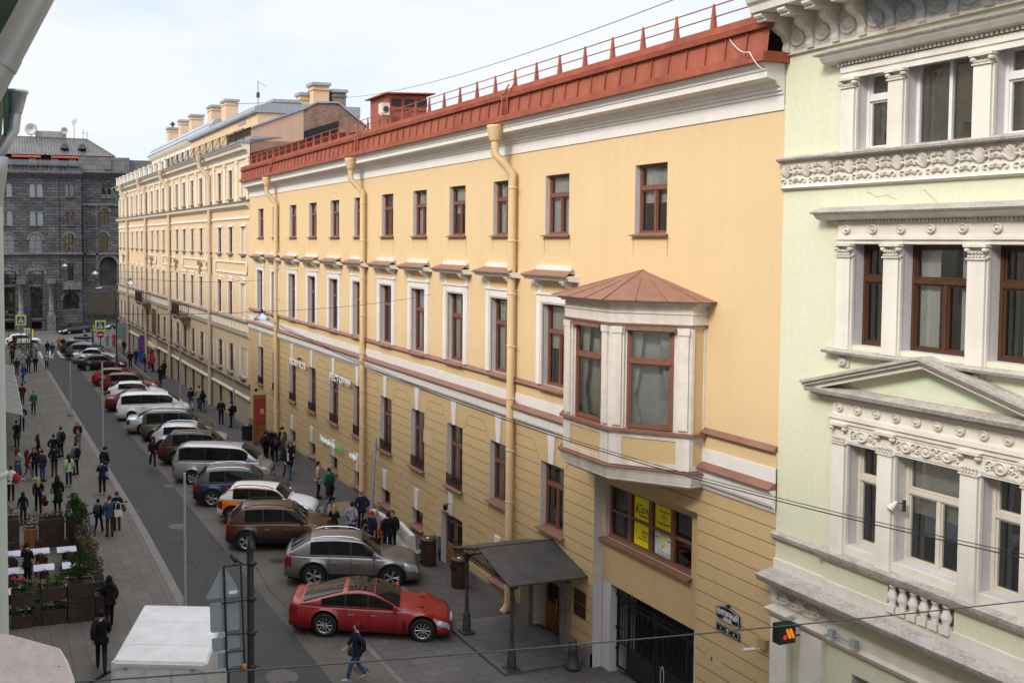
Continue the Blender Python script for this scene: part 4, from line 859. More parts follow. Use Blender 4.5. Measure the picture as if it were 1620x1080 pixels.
k.mould([(.05,1.08),(.12,1.14),(.14,1.24),(.06,1.34)],0,L_C)
for a,b in ((.6,9.4),(12.0,21.0),(24.4,30.2),(33.5,40.0)):           # framed long panels between the floors
    for z in (9.6,10.36): k.box(a,b,0,.07,z,z+.1)
    for x in (a,b-.1): k.box(x,x+.1,0,.07,9.6,10.46); k.tube([(x,.06,9.7),(x-.12,.07,9.9),(x-.05,.07,10.05),(x-.12,.07,10.2),(x,.06,10.4)],.07,5)
k.build('ivory_trim',M['creamtrim'],cb_)
k2.mould([(.3,14.5),(.44,14.56),(.44,14.6),(.02,14.68)],0,L_C+.3); k2.mould([(.3,5.72),(.02,5.74)],0,L_C); k2.mould([(.1,6.36),(.26,6.4),(.26,6.46),(.02,6.52)],0,L_C); k2.mould([(.04,2.05),(.2,2.1),(.24,2.18),(.02,2.28)],0,L_C)
k2.build('dusty_ledges',M['ledgegrey'],cb_)
k=MB(); k.mould([(.7,18.42),(.76,18.44),(.76,18.5),(.3,18.62),(-2.2,18.9)],-.05,L_C+.6); k.build('eave_metal',M['greymetal'],cb_)
# shell hoods over some of the tall windows
for i in (3,4,7,8,11,12,16,17):
    c=cs[i]+.55; k=MB()
    for q in range(9):
        a=PI*q/8; k.tube([(c,.06,9.95),(c+.42*math.cos(a),.2,10.0+.3*math.sin(a))],[.03,.085],6)
    k.tube([(c-.2,.08,9.2),(c-.05,.16,9.5),(c,.14,9.9)],[.05,.11,.06],6); k.tube([(c+.2,.08,9.2),(c+.05,.16,9.5)],[.05,.1],6); k.build('shell_ornament',M['ledgegrey'],cb_)
for a,b,z in ((18.2,21.3,5.55),(36.4,40.6,5.55)):                    # iron balconies
    k=MB(); k.box(a-.1,b+.1,0,1.05,z-.2,z-.04); k.box(a,b,.02,.9,z-.3,z-.2)
    for x in (a+.2,b-.2): k.extr([(0,z-.9),(.15,z-.85),(.3,z-.55),(.8,z-.45),(.95,z-.3),(0,z-.3)],x-.12,x+.12,'x')
    o=k.build('balcony',M['ledgegrey'],cb_); k=MB()
    for z_ in (z+.05,z+.95): k.tube([(a,.0,z_),(a,1.0,z_),(b,1.0,z_),(b,0,z_)],.03,5)
    n=int((b-a)/.16)
    for i in range(n+1): k.bar((a+(b-a)*i/n,1.0,z-.04),(a+(b-a)*i/n,1.0,z+.95),.024,4)
    for i in range(7):
        for x in (a,b): k.bar((x,1.0*i/6,z-.04),(x,1.0*i/6,z+.95),.016,4)
    for i in range(n):
        x=a+(b-a)*(i+.5)/n; k.tube([(x+.07*math.cos(t*PI/3),1.0,z+.5+.16*math.sin(t*PI/3)) for t in range(7)],.016,4,caps=False)
    k.build('iron_railing',mat('rusty_iron',(.045,.03,.022),.7,.3,8) if 'rusty_iron' not in bpy.data.materials else bpy.data.materials['rusty_iron'],o)
for s in (11.1,26.8,39.2,51.6): downpipe(cb_,s,18.45,17.7,.85,-1.3,'pinkpipe' if 'pinkpipe' in M else M.__setitem__('pinkpipe',mat('pinkish_beige_pipe',(.55,.42,.31),.6,.08,2,streak=.5)) or 'pinkpipe',r=.16,lean=.55)
k=MB(); k.box(33.0,36.2,0,.35,-1.5,1.0); k.box(32.8,36.4,0,.5,1.0,1.25); k.box(33.0,36.2,0,.12,1.25,5.3); k.build('gateway_surround',M['creamlow'],cb_)
k=MB(); k.box(33.5,35.7,.352,.36,-1.5,.9); k.build('gateway_door',M['wooddark'],cb_); k=MB(); k.box(33.4,35.8,.122,.14,2.4,5.0); k.build('gateway_panel',mat('brown_panel_gate',(.12,.075,.035),.7,.1,3),cb_)
k=MB()                                                              # parapet pedestals with iron between them
for i in range(12):
    s=26.75+2.75*i; k=MB()
    k.box(s-.3,s+.3,0,.5,18.5,19.4); k.box(s-.38,s+.38,-.06,.56,19.4,19.52); k.build('parapet_pedestal',M['creamtrim'],cb_)
k=MB(); 
for i in range(11):
    a=27.05+2.75*i
    for z in (18.62,19.25): k.bar((a,.2,z),(a+2.05,.2,z),.025,4)
    for q in range(4): k.tube([(a+.3+.5*q+.2*math.cos(t*PI/3),.2,18.94+.28*math.sin(t*PI/3)) for t in range(7)],.022,4,caps=False)
s=.3
for z in (19.4,): k.bar((s,.35,z),(26.4,.35,z),.025,4); k.bar((s,.35,18.6),(26.4,.35,18.6),.02,4)
i=0
while s<26.4:
    k.bar((s,.35,18.5),(s,.35,19.45),.035,4); k.bar((s,.35,19.4),(min(s+2.1,26.4),.35,18.6),.025,4)
    for q in range(1,10): k.bar((s+.21*q,.35,18.55),(s+.21*q,.35,19.38),.008,3)
    s+=2.1
k.build('parapet_railing',bpy.data.materials['rusty_iron'],cb_)
k=MB(); facade(k,.15,20.6,18.45,20.55,[],d=-.62); k.poly([(20.6,-.62,18.45),(20.6,-4,18.45),(20.6,-4,21.5),(20.6,-.62,20.55)]); k.poly([(.15,-.62,18.4),(.15,-8,18.4),(.15,-8,21),(.15,-.62,20.6)]); k.build('attic_wall',M['creamtop'],cb_)
k=MB(); k.extr([(-.4,20.5),(-.36,20.62),(-.4,20.9),(-1.2,21.12),(-8,21.15),(-8,20.5)],.05,20.9,'x'); k.extr([(-2.2,21.6),(-2.15,21.7),(-2.95,22.65),(-9,22.8),(-9,21.6)],20.9,50.5,'x')
k.bar((20.9,-2.5,22.2),(50.5,-2.5,22.2),.03,4)
k.build('attic_roof',M['greymetal'],cb_)
aw=[(22.2+2.6*i,23.2+2.6*i,19.6,20.75,.15) for i in range(11)]
k=MB(); facade(k,20.6,50,18.4,21.3,aw,d=-2.6,depth=.15)
for i in range(11): k.box(21.0+2.6*i,21.8+2.6*i,-2.6,-2.45,18.5,21.0)
k.mould([(-2.55,21.1),(-2.45,21.2),(-2.3,21.4),(-2.2,21.6)],20.6,50.2,back=-2.62); k.poly([(20.6,-2.6,18.4),(20.6,-5,18.4),(20.6,-5,21.5),(20.6,-2.6,21.5)]); k.build('attic_storey_wall',[M['creamtrim'],M['reveal']],cb_)
for o in aw: window(cb_,o[0],o[2],1.0,1.15,-2.73,'P','dframe',None)
def chimney(par,s,d,z0,z1,w,l,mt='creamtop',pots=False):
    k=MB(); k.box(s,s+l,d-w,d,z0,z1); k.box(s-.06,s+l+.06,d-w-.06,d+.06,z1-.3,z1-.2); o=k.build('chimney',M[mt],par)
    k=MB(); k.box(s-.12,s+l+.12,d-w-.12,d+.12,z1,z1+.2); k.build('chimney_cap',M['greymetal'],o)
    if pots: k=MB(); k.lathe([(.12,0),(.12,.4),(.35,.45),(.05,.8)],(s+l/2,d-w/2,z1+.1),8); k.build('chimney_cowl',M['irongrey'],o)
for (s,d,z0,z1,w,l) in ((45.0,-3.6,21.5,24.4,1.15,1.1),(38.6,-3.6,21.5,24.5,1.2,1.1),(32.5,-3.4,21.5,24.3,1.25,1.1),(22.6,-3.0,21.5,23.9,1.7,1.5),(19.4,-3.5,21.5,24.0,1.1,1.6)): chimney(cb_,s,d,z0,z1,w,l,'creamtop',s>44)
k=MB(); k.poly([(-.05,.0,16.6),(-.05,-.0,17.75),(-.05,-3.8,18.75),(-.05,-6.0,19.3),(-.05,-8.4,19.5),(-.05,-8.4,16.6)]); k.build('gable_flashing',M['darkred'],cb_)
# gable end wall facing the yellow house's roof
k=MB(); g=[(0,-.15,15),(0,-.15,18.6),(0,-.5,19.45),(0,-4.75,21.2),(0,-6.3,21.3),(0,-8.6,19.7),(0,-8.6,15)]
k.poly([(-.02,-.1,15.8),(-.02,-.1,19.35),(-.02,-3.8,20.75),(-.02,-3.8,15.8)]); k.box(-.02,.4,-3.8,-.1,15.8,18.6); k.build('gable_plaster',M['gablep'],cb_)
bk=brickmat('worn_gable_brick',(.17,.085,.06),(.26,.17,.13),(.30,.24,.19),.26,.075,uvw='yz',msize=.008,var=1.4,bump=.5)
k=MB(); k.poly([(-.02,-3.8,15.8),(-.02,-3.8,20.75),(-.02,-4.75,21.2),(-.02,-6.3,21.25),(-.02,-8.4,19.75),(-.02,-8.4,15.8)]); k.build('gable_brick',bk,cb_)
k=MB(); k.poly([(-.06,-3.82,18.6),(-.06,-3.82,19.35),(-.06,-4.6,19.6),(-.06,-6.35,20.15),(-.06,-6.3,19.4),(-.06,-5.0,19.0)]); k.build('gable_tar_patch',M['tar'],cb_)
k=MB()
pts=[(-.05,19.38),(-3.85,20.82),(-4.75,21.27),(-6.3,21.33),(-8.5,19.75)]
for (a,za),(b,zb) in zip(pts,pts[1:]): k.add([(-.1,a,za),(-.1,b,zb),(8,b,zb),(8,a,za),(-.1,a,za+.12),(-.1,b,zb+.12),(8,b,zb+.12),(8,a,za+.12)],[(0,1,5,4),(4,5,6,7),(0,3,2,1)])
k.build('gable_roof',M['greymetal'],cb_)
for (s,d,z0,z1,w,l) in ((.1,-4.55,20.4,22.5,1.15,1.1),(.9,-3.9,20.5,21.9,.7,.9),(.1,-6.0,20.2,22.1,.95,.9)): chimney(cb_,s,d,z0,z1,w,l,'creamtop' if d>-5.5 else 'granite')
chimney(cb_,.6,-1.9,19.6,21.3,1.8,1.2); chimney(cb_,3.2,-.7,18.9,20.1,1.3,1.5)
an=empty('roof_antenna','thin roof antenna mast standing between the chimneys','antenna',(17.4,63.5,20.0)); k=MB(); k.bar((0,0,0),(0,0,2.9),.025,5); k.box(-.1,.1,-.08,.08,1.75,2.1); k.bar((0,0,2.8),(.6,.2,2.6),.015,4); k.bar((-1.6,0,1.25),(.9,0,1.45),.015,4)
for i in range(6): k.bar((-1.4+.4*i,-.3,1.27+.03*i),(-1.4+.4*i,.3,1.27+.03*i),.01,4)
k.build('antenna_mast',M['irongrey'],an)
t=empty('green_scaffold_net','green netting wrapped round the eave corner at the far end','net',(WX-59*.0239-.0,120.4,0),PI/2+CA); k=MB(); k.add([(-1.2,.9,18.3),(.6,.9,18.3),(.6,.2,16.9),(-.9,.15,17.0),(-1.2,.72,18.5),(.6,.72,18.5)],[(0,1,2,3),(0,4,5,1)]); k.build('netting',mat('green_netting',(.05,.16,.09),.8,.2,3),t)
# ---------------------------------------------------------------- ground, roads, pavements
def sheet(name,x0,x1,y0,y1,h,m,n=24,kind='structure',pts=None):
    k=MB()
    if pts: k.poly([(x,y,gz(y)+h) for x,y in pts])
    else:
        for i in range(n):
            a=y0+(y1-y0)*i/n; b=y0+(y1-y0)*(i+1)/n
            def X(v,t): return v(t) if callable(v) else v
            k.poly([(X(x0,a),a,gz(a)+h),(X(x1,a),a,gz(a)+h),(X(x1,b),b,gz(b)+h),(X(x0,b),b,gz(b)+h)])
    o=k.build(name,m); o['kind']=kind; return o
KX=lambda y:6.07-max(0,y-42)*.0185                                     # near kerb, then the asphalt's far edge
AX=lambda y:8.85-min(max(0,y-26),50)*.0145
sheet('ground',-400,400,-60,900,-.14,mat('ground_far',(.06,.058,.056),.9,.2,.1),12)
sheet('road',KX,AX,-40,122,-.1,M['asphalt'],40)
sheet('parking_strip',AX,14.2,-40,122,-.104,M['asphalt2'],40)
sheet('cross_street',-80,80,122,142.5,-.096,mat('grey_cross_asphalt',(.075,.073,.072),.85,.15,.5,.2,fine=40),2)
def kerbed(name,x0,x1,y0,y1,m,n=30):
    k=MB()
    for i in range(n):
        a=y0+(y1-y0)*i/n; b=y0+(y1-y0)*(i+1)/n
        xa=[v(a) if callable(v) else v for v in (x0,x1)]; xb=[v(b) if callable(v) else v for v in (x0,x1)]
        k.poly([(xa[0],a,gz(a)),(xa[1],a,gz(a)),(xb[1],b,gz(b)),(xb[0],b,gz(b))])
        for q in (0,1): k.poly([(xa[q],a,gz(a)-.13),(xb[q],b,gz(b)-.13),(xb[q],b,gz(b)),(xa[q],a,gz(a))])
    for y in (y0,y1):
        xs=[v(y) if callable(v) else v for v in (x0,x1)]; k.poly([(xs[0],y,gz(y)-.13),(xs[1],y,gz(y)-.13),(xs[1],y,gz(y)),(xs[0],y,gz(y))])
    o=k.build(name,m); o['kind']='structure'; return o
kerbed('pavement',-.3,lambda y:KX(y)-.33,-30,118,M['paving'])
kerbed('kerb',lambda y:KX(y)-.32,lambda y:KX(y),-30,118,M['kerb'])
kerbed('pavement_by_houses',13.75,16.3,27.2,118,mat('worn_dark_pavement',(.082,.073,.068),.85,.22,.9,.25,fine=35))
kerbed('kerb_by_houses',13.55,13.74,27.2,118,M['kerb'])
kerbed('entrance_pavement',13.6,16.5,23.3,27.18,M['paving2'],3)
sheet('entrance_apron',10.78,13.6,23.3,27.18,-.092,M['paving2'],3)
sheet('channel_kerb',10.6,10.77,23.3,27.18,-.09,M['kerb'],2)
sheet('driveway',11.0,16.9,14,23.28,-.06,M['paving2'],3)
k=MB(); k.poly([(-80,142.5,gz(142)),(80,142.5,gz(142)),(80,160,gz(142)+.02),(-80,160,gz(142)+.02)]); k.poly([(-80,142.5,gz(142)-.14),(80,142.5,gz(142)-.14),(80,142.5,gz(142)),(-80,142.5,gz(142))]); o=k.build('far_pavement',mat('grey_far_pavement',(.10,.095,.092),.85,.15,1)); o['kind']='structure'
k=MB()
for x in (4.6,5.75,6.9,8.05): k.poly([(x,109.4,gz(109.4)-.09),(x+.5,109.4,gz(109.4)-.09),(x+.5,117,gz(117)-.09),(x,117,gz(117)-.09)])
for i in range(14): k.poly([(-3+1.9*i*1.3,129.5+.55*i,gz(129)-.088-.005*i),(-2+1.9*i*1.3,129.9+.55*i,gz(129)-.088-.005*i),(-2+1.9*i*1.3,130.1+.55*i,gz(129)-.088-.005*i),(-3+1.9*i*1.3,129.7+.55*i,gz(129)-.088-.005*i)])
o=k.build('road_markings',M['roadpaint']); o['kind']='structure'
def manhole(x,y,r,label,h=0,mt=None):
    k=MB(); k.lathe([(r,-.01),(r,.006),(r*.88,.007),(r*.86,.003),(r*.3,.004),(r*.25,.008),(.01,.008)],(0,0,0),20); o=k.build('manhole_cover',mt or M['granite'],None,(x,y,gz(y)+h)); return tag(o,label,'manhole','manhole covers')
MHM=mat('worn_manhole_iron',(.085,.075,.068),.6,.25,9,.3)
manhole(7.48,40.78,.42,'round iron manhole cover in the dark asphalt lane beside the brown car',-.098,MHM); manhole(4.39,34.78,.4,'round grated manhole cover in the paving outside the cafe planters',.0,MHM)
manhole(14.99,30.66,.42,'manhole cover in the pavement in front of the two brown bins',0,MHM); manhole(14.45,27.98,.42,'manhole cover between the red car and the canopy post',0,MHM); manhole(8.46,48.03,.4,'manhole cover at the edge of the lane behind the silver van',-.1,MHM); manhole(7.6,25.3,.5,'manhole cover in the road near the black sign post',-.1,MHM)
manhole(2.3,43.2,.42,'manhole cover behind the cafe planters under the rubber cable',0,MHM)
AP=mat('old_asphalt_patch',(.082,.072,.066),.88,.25,1.2,.3,fine=60); AS=mat('oil_stain',(.03,.028,.027),.7,.3,2)
k=MB()
def blob(k,x,y,rx,ry,h,seed,n=16):
    r_=random.Random(seed); P=[]
    for i in range(n):
        a=2*PI*i/n; q=r_.uniform(.75,1.2); xx,yy=x+rx*q*math.cos(a),y+ry*q*math.sin(a); P.append((xx,yy,gz(yy)+h))
    k.poly(P)
for i,(x,y,rx,ry) in enumerate(((9.7,30.2,.35,.5),(10.4,35.0,.4,.3),(10.1,39.2,.3,.4),(9.6,46.3,.5,.3),(10.0,51.5,.4,.4),(8.1,33.5,.18,.5),(7.6,47.0,.25,.9),(11.4,29.6,.5,.3),(9.3,57.5,.4,.5),(9.9,25.0,.25,.3),(7.0,37.0,.2,.4))): blob(k,x,y,rx,ry,-.0975,i)
o=k.build('oil_stains',AS); o['kind']='structure'
k=MB()
for i,(x0,x1,y0,y1) in enumerate(((9.1,10.6,28.6,30.9),(9.4,11.2,44.6,46.2),(9.0,10.2,53.6,54.7),(8.95,9.9,38.1,39.0))): k.poly([(x0,y0,gz(y0)-.1),(x1,y0+.1,gz(y0)-.1),(x1+.1,y1,gz(y1)-.1),(x0+.05,y1,gz(y1)-.1)])
o=k.build('asphalt_patches',AP); o['kind']='structure'
k=MB()
for p in ([(9.1,27.3),(9.3,29.5),(9.15,32),(9.4,35),(9.2,38.6)],[(10.7,26.8),(10.75,24.4),(10.7,23.4)],[(7.2,30),(7.3,33),(7.1,36.5),(7.25,39)],[(9.2,46.5),(10.5,47.2),(12,47.0)]): k.tube([(x,y,gz(y)-.1) for x,y in p],.012,4)
o=k.build('road_cracks',AS); o['kind']='structure'
def ribbon(name,pts,r,m,label,cat,flat=True):
    k=MB(); k.tube(pts,r,6); o=k.build(name,m); return tag(o,label,cat)
ribbon('rubber_cable',[(-.2,43.1,gz(43)+.03),(1.2,42.8,gz(43)+.03),(2.4,42.5,gz(42)+.03),(3.6,43.3,gz(43)+.03),(5.0,44.6,gz(44)+.03),(5.85,45.2,gz(45)+.03)],.045,M['black'],'black rubber cable cover snaking across the paving behind the cafe planters','cable')
ribbon('road_cable',[(.8,25.6,gz(25)+.03),(1.9,26.0,gz(26)+.03),(2.9,26.9,gz(27)+.03),(3.6,27.3,gz(27)+.03),(4.5,28.3,gz(28)+.03)],.045,M['black'],'black rubber cable cover on the paving near the white truck','cable')
# ---------------------------------------------------------------- dark granite building across the far street
db=empty('granite_building','dark grey granite corner building with arched windows across the far street','building',(0,145,0),PI)
def A(x0,x1,z0,z1,dp=.4,ar=True): return (-x1,-x0,z0,z1,dp,ar)
fa=[]
for x0 in (-8.6,-7.5,-3.4,-2.3,.6,1.75,5.0,6.07): fa.append(A(x0,x0+.8,18.3,20.25)); fa.append(A(x0,x0+.8,14.1,16.25))
for x0 in (-8.4,-3.2,.95,4.85): fa.append(A(x0,x0+1.85,10.0,12.8,.45)); fa.append(A(x0-.2,x0+2.1,5.4,8.0,.9)); fa.append(A(x0,x0+1.85,.4,5.0,.5,False)); fa.append(A(x0+.1,x0+1.7,-1.2,-.1,.4,False))
k=MB(); facade(k,-8.85,14,-1.7,21.4,fa); k.build('front_wall',[M['darkstone'],M['darkstone2']],db)
fb=[A(10.1,10.62,18.4,20.3),A(10.8,11.32,18.4,20.3),A(10.1,10.62,14.2,16.3),A(10.8,11.32,14.2,16.3),A(9.9,11.3,10.1,12.9,.5),A(10.3,11.25,5.9,8.6,.5),A(9.6,12.0,1.6,4.2,.7)]
k=MB(); facade(k,-12.4,-8.85,-1.7,21.4,fb,d=-.05); k.box(-9.1,-8.75,-.3,.08,-1.7,21.4); k.build('corner_wall',[M['darkstone'],M['darkstone2']],db)
fc=[A(15.5,16.05,18.4,20.4),A(16.35,16.9,18.4,20.4),A(15.3,16.5,14.2,16.7,.5),A(13.45,14.05,14.2,15.8,.5,False),A(14.9,16.4,10.2,13.1,.6),A(13.45,14.05,10.3,12.3,.4),A(15.1,17.7,5.0,9.4,.9),A(13.5,14.2,6,8.2,.5),A(13.3,17.5,-1,4.0,.6,False)]
k=MB(); facade(k,-24,-12.4,-1.7,21.6,fc,d=-.8); k.poly([(-12.4,-.8,-1.7),(-12.4,-.05,-1.7),(-12.4,-.05,21.4),(-12.4,-.8,21.4)])
k.box(-14.9,-14.5,-.8,-.55,6,16.95); k.box(-13.1,-12.7,-.8,-.55,6,16.95)
k.build('side_wall',[M['darkstone'],M['darkstone2']],db)
k=MB(); k.mould([(.0,9.65),(.2,9.75),(.24,9.95),(.05,10.05)],-12.45,14); k.mould([(.05,21.2),(.2,21.35),(.5,21.6),(.6,21.8),(.6,21.95)],-12.6,14); k.mould([(-.75,21.3),(-.4,21.6),(-.1,21.9),(-.05,22.05)],-24,-12.4,back=-.85); k.mould([(-.75,17.0),(-.55,17.1),(-.55,17.35),(-.7,17.4)],-24,-12.4,back=-.85); k.mould([(-.75,9.6),(-.55,9.7),(-.55,9.95),(-.7,10)],-24,-12.4,back=-.85)
for (a,b,z0,z1,dp,ar) in fa+fb+fc:
    if ar and (b-a)>1:
        d0=0 if a>-8.9 else (-.05 if a>-12.4 else -.8); r=(b-a)/2+.02; zs=z1-(b-a)/2; c=(a+b)/2
        n=14
        for i in range(n):
            a0,a1=PI*i/n,PI*(i+1)/n; R1=r+.36
            k.add([(c-r*math.cos(a0),d0+.1,zs+r*math.sin(a0)),(c-R1*math.cos(a0),d0+.1,zs+R1*math.sin(a0)),(c-R1*math.cos(a1),d0+.1,zs+R1*math.sin(a1)),(c-r*math.cos(a1),d0+.1,zs+r*math.sin(a1)),(c-R1*math.cos(a0),d0-.02,zs+R1*math.sin(a0)),(c-R1*math.cos(a1),d0-.02,zs+R1*math.sin(a1)),(c-r*math.cos(a0),d0-.02,zs+r*math.sin(a0)),(c-r*math.cos(a1),d0-.02,zs+r*math.sin(a1))],[(0,1,2,3),(1,4,5,2),(0,3,7,6)])
    elif z1>0: k.box(a-.1,b+.1,-.1 if a>-12.4 else -.85,.12 if a>-12.4 else -.65,z0-.2,z0-.02)
for x in (3.6,-.35,-5.6,7.9):                                        # stub columns between the ground floor arches
    k.lathe([(.5,0),(.5,.5),(.36,.6),(.36,4.2),(.46,4.3),(.5,4.7)],(-x,.3,.8),12); k.box(-x-.6,-x+.6,.0,.9,5.5,6.2); k.box(-x-.6,-x+.6,0,.9,-1.7,.8)
k.box(-12.2,-9.6,0,.9,4.6,4.8); k.box(-12.1,-9.7,.75,.9,4.8,5.7)
for i in range(7): k.box(-11.95+.36*i,-11.8+.36*i,.78,.87,4.85,5.6)
k.build('dressed_stone_trim',M['darkstone2'],db)
k=MB(); k.box(-24,14,-9,-1.6,-1.6,21); k.build('interior',M['room'],db)
M['skyglass']=glassmat('sky_reflecting_glass',(.8,.85,.85),refl=2.2)
M['paleframe']=mat('pale_window_frame',(.30,.33,.34),.5,.05,3)
for (a,b,z0,z1,dp,ar) in fa+fb+fc:
    if z1<0: continue
    d0=0 if a>-8.9 else (-.05 if a>-12.4 else -.8)
    DBW=window(db,a,z0,b-a,z1-z0,d0-dp+.05,('G' if z0>9 or z0<1 else 'P')+('a' if ar else ''),'paleframe' if (z0>13 and a>-9) else 'dframe','full' if (z0>13 and a>-9) else None); [(q.material_slots and setattr(q.material_slots[0],'link','OBJECT'),setattr(q.material_slots[0],'material',M['skyglass'])) for q in DBW.children if q.name.startswith('pane')]
for (a,b,z0,z1,dp,ar) in fa:
    if .3<z0<.5:
        k=MB()
        for i in range(9): k.bar((a+(b-a)*(i+.5)/9,-.1,z0),(a+(b-a)*(i+.5)/9,-.1,z1),.03,4)
        for i in range(9): k.bar((a,-.1,z0+(z1-z0)*(i+.5)/9),(b,-.1,z0+(z1-z0)*(i+.5)/9),.025,4)
        k.build('window_grille',M['iron'],db)
k=MB(); k.box(-12.3,14,.1,.5,21.95,22.12); k.box(-12.3,14,.08,.52,22.85,23.05)
x=-12.2
while x<14: k.lathe([(.1,22.12),(.13,22.3),(.07,22.6),(.1,22.85)],(x,.3,0),6); x+=.34
k.build('balustrade',M['darkstone2'],db)
k=MB(); k.box(-19.6,-12.1,-.6,.1,22.0,24.3); k.box(-24,-19.65,-.9,-.3,22,24.0); k.build('parapet_block',M['paleblock'],db)
k=MB(); k.box(-16.9,-15.7,.1,.2,22.4,24.0); k.extr([(-16.3+.55*math.cos(t*PI/6),23.2+.75*math.sin(t*PI/6)) for t in range(12)],.2,.3,'y'); k.build('carved_relief',M['paleblock'],db)
k=MB(); k.box(-12,14,.35,.38,23.05,23.65); gm=glassmat('balcony_glass',(.6,.72,.75)); k.build('glass_rail',gm,db)
k=MB(); k.box(-17.2,14,-5,-2.2,21.5,25); o=k.build('attic_wall',mat('dark_attic_wall',(.03,.026,.028),.7,.1,1),db)
for x in (-1.0,1.2,5.0,8.2,10.8): window(db,-x-1.1,22.0,1.1,2.1,-2.14,'P','paleframe','full')
k=MB()
for x0,x1 in ((-4,.8),(2.6,6.7),(8.2,10.3),(10.35,12.4),(12.6,17.3)): k.add([(-x1,-2.1,24.75),(-x0,-2.1,24.75),(-x0,-1.0,24.3),(-x1,-1.0,24.3),(-x1,-2.1,24.5),(-x0,-2.1,24.5),(-x0,-1.0,24.1),(-x1,-1.0,24.1)],[(0,1,2,3),(2,6,7,3),(0,3,7,4),(1,5,6,2),(4,7,6,5)]); 
for x in (-4,.8,2.6,6.7,8.2): k.box(-x-.07,-x+.07,-2.15,-1.95,22,24.6)
k.build('red_awning',mat('red_awning_cloth',(.42,.07,.035),.7,.08,2),db)
k=MB(); e=24.55
k.add([(-17.6,-1.2,e),(14,-1.2,e),(14,-8,28.0),(-14,-8,27.7),(-17.6,-14,e)],[(0,1,2,3),(0,3,4)]); k.poly([(-17.6,-1.2,e-.02),(-17.6,-14,e-.02),(14,-14,e-.02),(14,-1.2,e-.02)])
x=-17.2
while x<14:
    t=min(1,(x+17.6)/3.6); k.add([(x-.03,-1.2,e+.02),(x+.03,-1.2,e+.02),(x+.03,-1.2-6.8*t,e+.05+3.3*t),(x-.03,-1.2-6.8*t,e+.05+3.3*t),(x,-1.2,e+.09),(x,-1.2-6.8*t,e+.12+3.3*t)],[(0,4,5,3),(1,2,5,4)]); x+=.42
k.tube([(-7.3,-1.1,e),(-6.5,-8,27.95)],.14,5); k.tube([(-17.6,-1.2,e),(-14,-8,27.7)],.1,5); k.tube([(-14,-8,27.7),(14,-8,28.0)],.1,5)
for x in (-10.3,-12.9): k.extr([(x+.6*math.cos(PI*i/8),25.7+.75*math.sin(PI*i/8)) for i in range(9)],-5,-2.4,'y')
k.build('roof',M['slate'],db)
def on_roof(name,label,cat,x,y,z): return empty(name,label,cat,(x,y,z))
t=on_roof('roof_plant_room','pale grey plant housing along the ridge of the granite building','housing',8.6,154,27.7); k=MB(); k.box(-2.3,2.3,-1,1,-.3,1.1)
for i in range(12): k.box(-2.3+.4*i,-2.27+.4*i,-1.04,-1,-.3,1.1)
k.build('housing',mat('grey_cladding',(.28,.29,.31),.6,.1,2),t)
for x,r,z,lb in ((5.6,.95,29.0,'big white satellite dish above the roof hip of the granite building'),(10.6,.55,28.9,'small grey satellite dish at the end of the plant housing')):
    t=on_roof('satellite_dish',lb,'dish',x,153,z); k=MB(); k.disc_y((0,-.1,0),r,.05,16,0,[(.05,.25),(r*.6,.12),(r,-.12),(r,-.2),(r*.6,.04),(.05,.18)]); k.build('dish',M['plasticw'],t); k=MB(); k.bar((0,.3,-.1),(0,.4,-1.6),.08,6); k.build('mast',M['galv'],t)
t=on_roof('radio_mast','thin radio mast with white panel antennas on the granite building roof','antenna',12.1,153,27.6); k=MB(); k.bar((0,0,0),(0,0,3.2),.06,6); k.build('mast',M['galv'],t); k=MB()
for i in range(3): k.box(-.3+.25*i,-.12+.25*i,-.2,.1,2.3+.15*i,3.0+.15*i)
k.build('panel_antenna',M['plasticw'],t)
for x,h,lb in ((13.4,1.9,'thin whip aerial nearest the radio mast'),(14.0,1.6,'thin short whip aerial right of the taller one')): t=on_roof('whip_aerial',lb,'aerial',x,152,27.3); k=MB(); k.bar((0,0,0),(0,0,h),.035,4); k.bar((-.3,0,h*.7),(.3,0,h*.7),.025,4); k.build('aerial_rod',M['irongrey'],t)
# ---------------------------------------------------------------- the photographer's own house row on the left
ow=empty('own_house','grey house front on the left with a downpipe, a coping ledge and a green eave','house',(-.3,0,0),-PI/2)
k=MB(); fo=[]
for i in range(26):
    y=-8+4.1*i
    if 1.0>abs(y+.6) : continue
    for z0,z1 in ((.6,2.8),(5.0,7.4),(9.6,12.0),(14.0,16.2)): fo.append((-y-.7,-y+.7,z0,z1,.3))
facade(k,-118,30,-1.5,19.0,[o for o in fo if not (-3.2<o[1] and o[0]<3)],depth=.3); k.build('house_wall',[M['wall_own'],M['reveal']],ow)
k=MB(); k.box(-118,30,-14,-.32,-1.5,19.0); k.build('house_block',M['room'],ow)
k=MB(); k.mould([(.05,18.4),(.2,18.6),(.6,18.8),(.8,19.0),(.85,19.1)],-118,30); k.add([(-118,.88,19.1),(30,.88,19.1),(30,-8,21.5),(-118,-8,21.5)],[(0,1,2,3)]); k.build('eave',M['greennet'],ow)
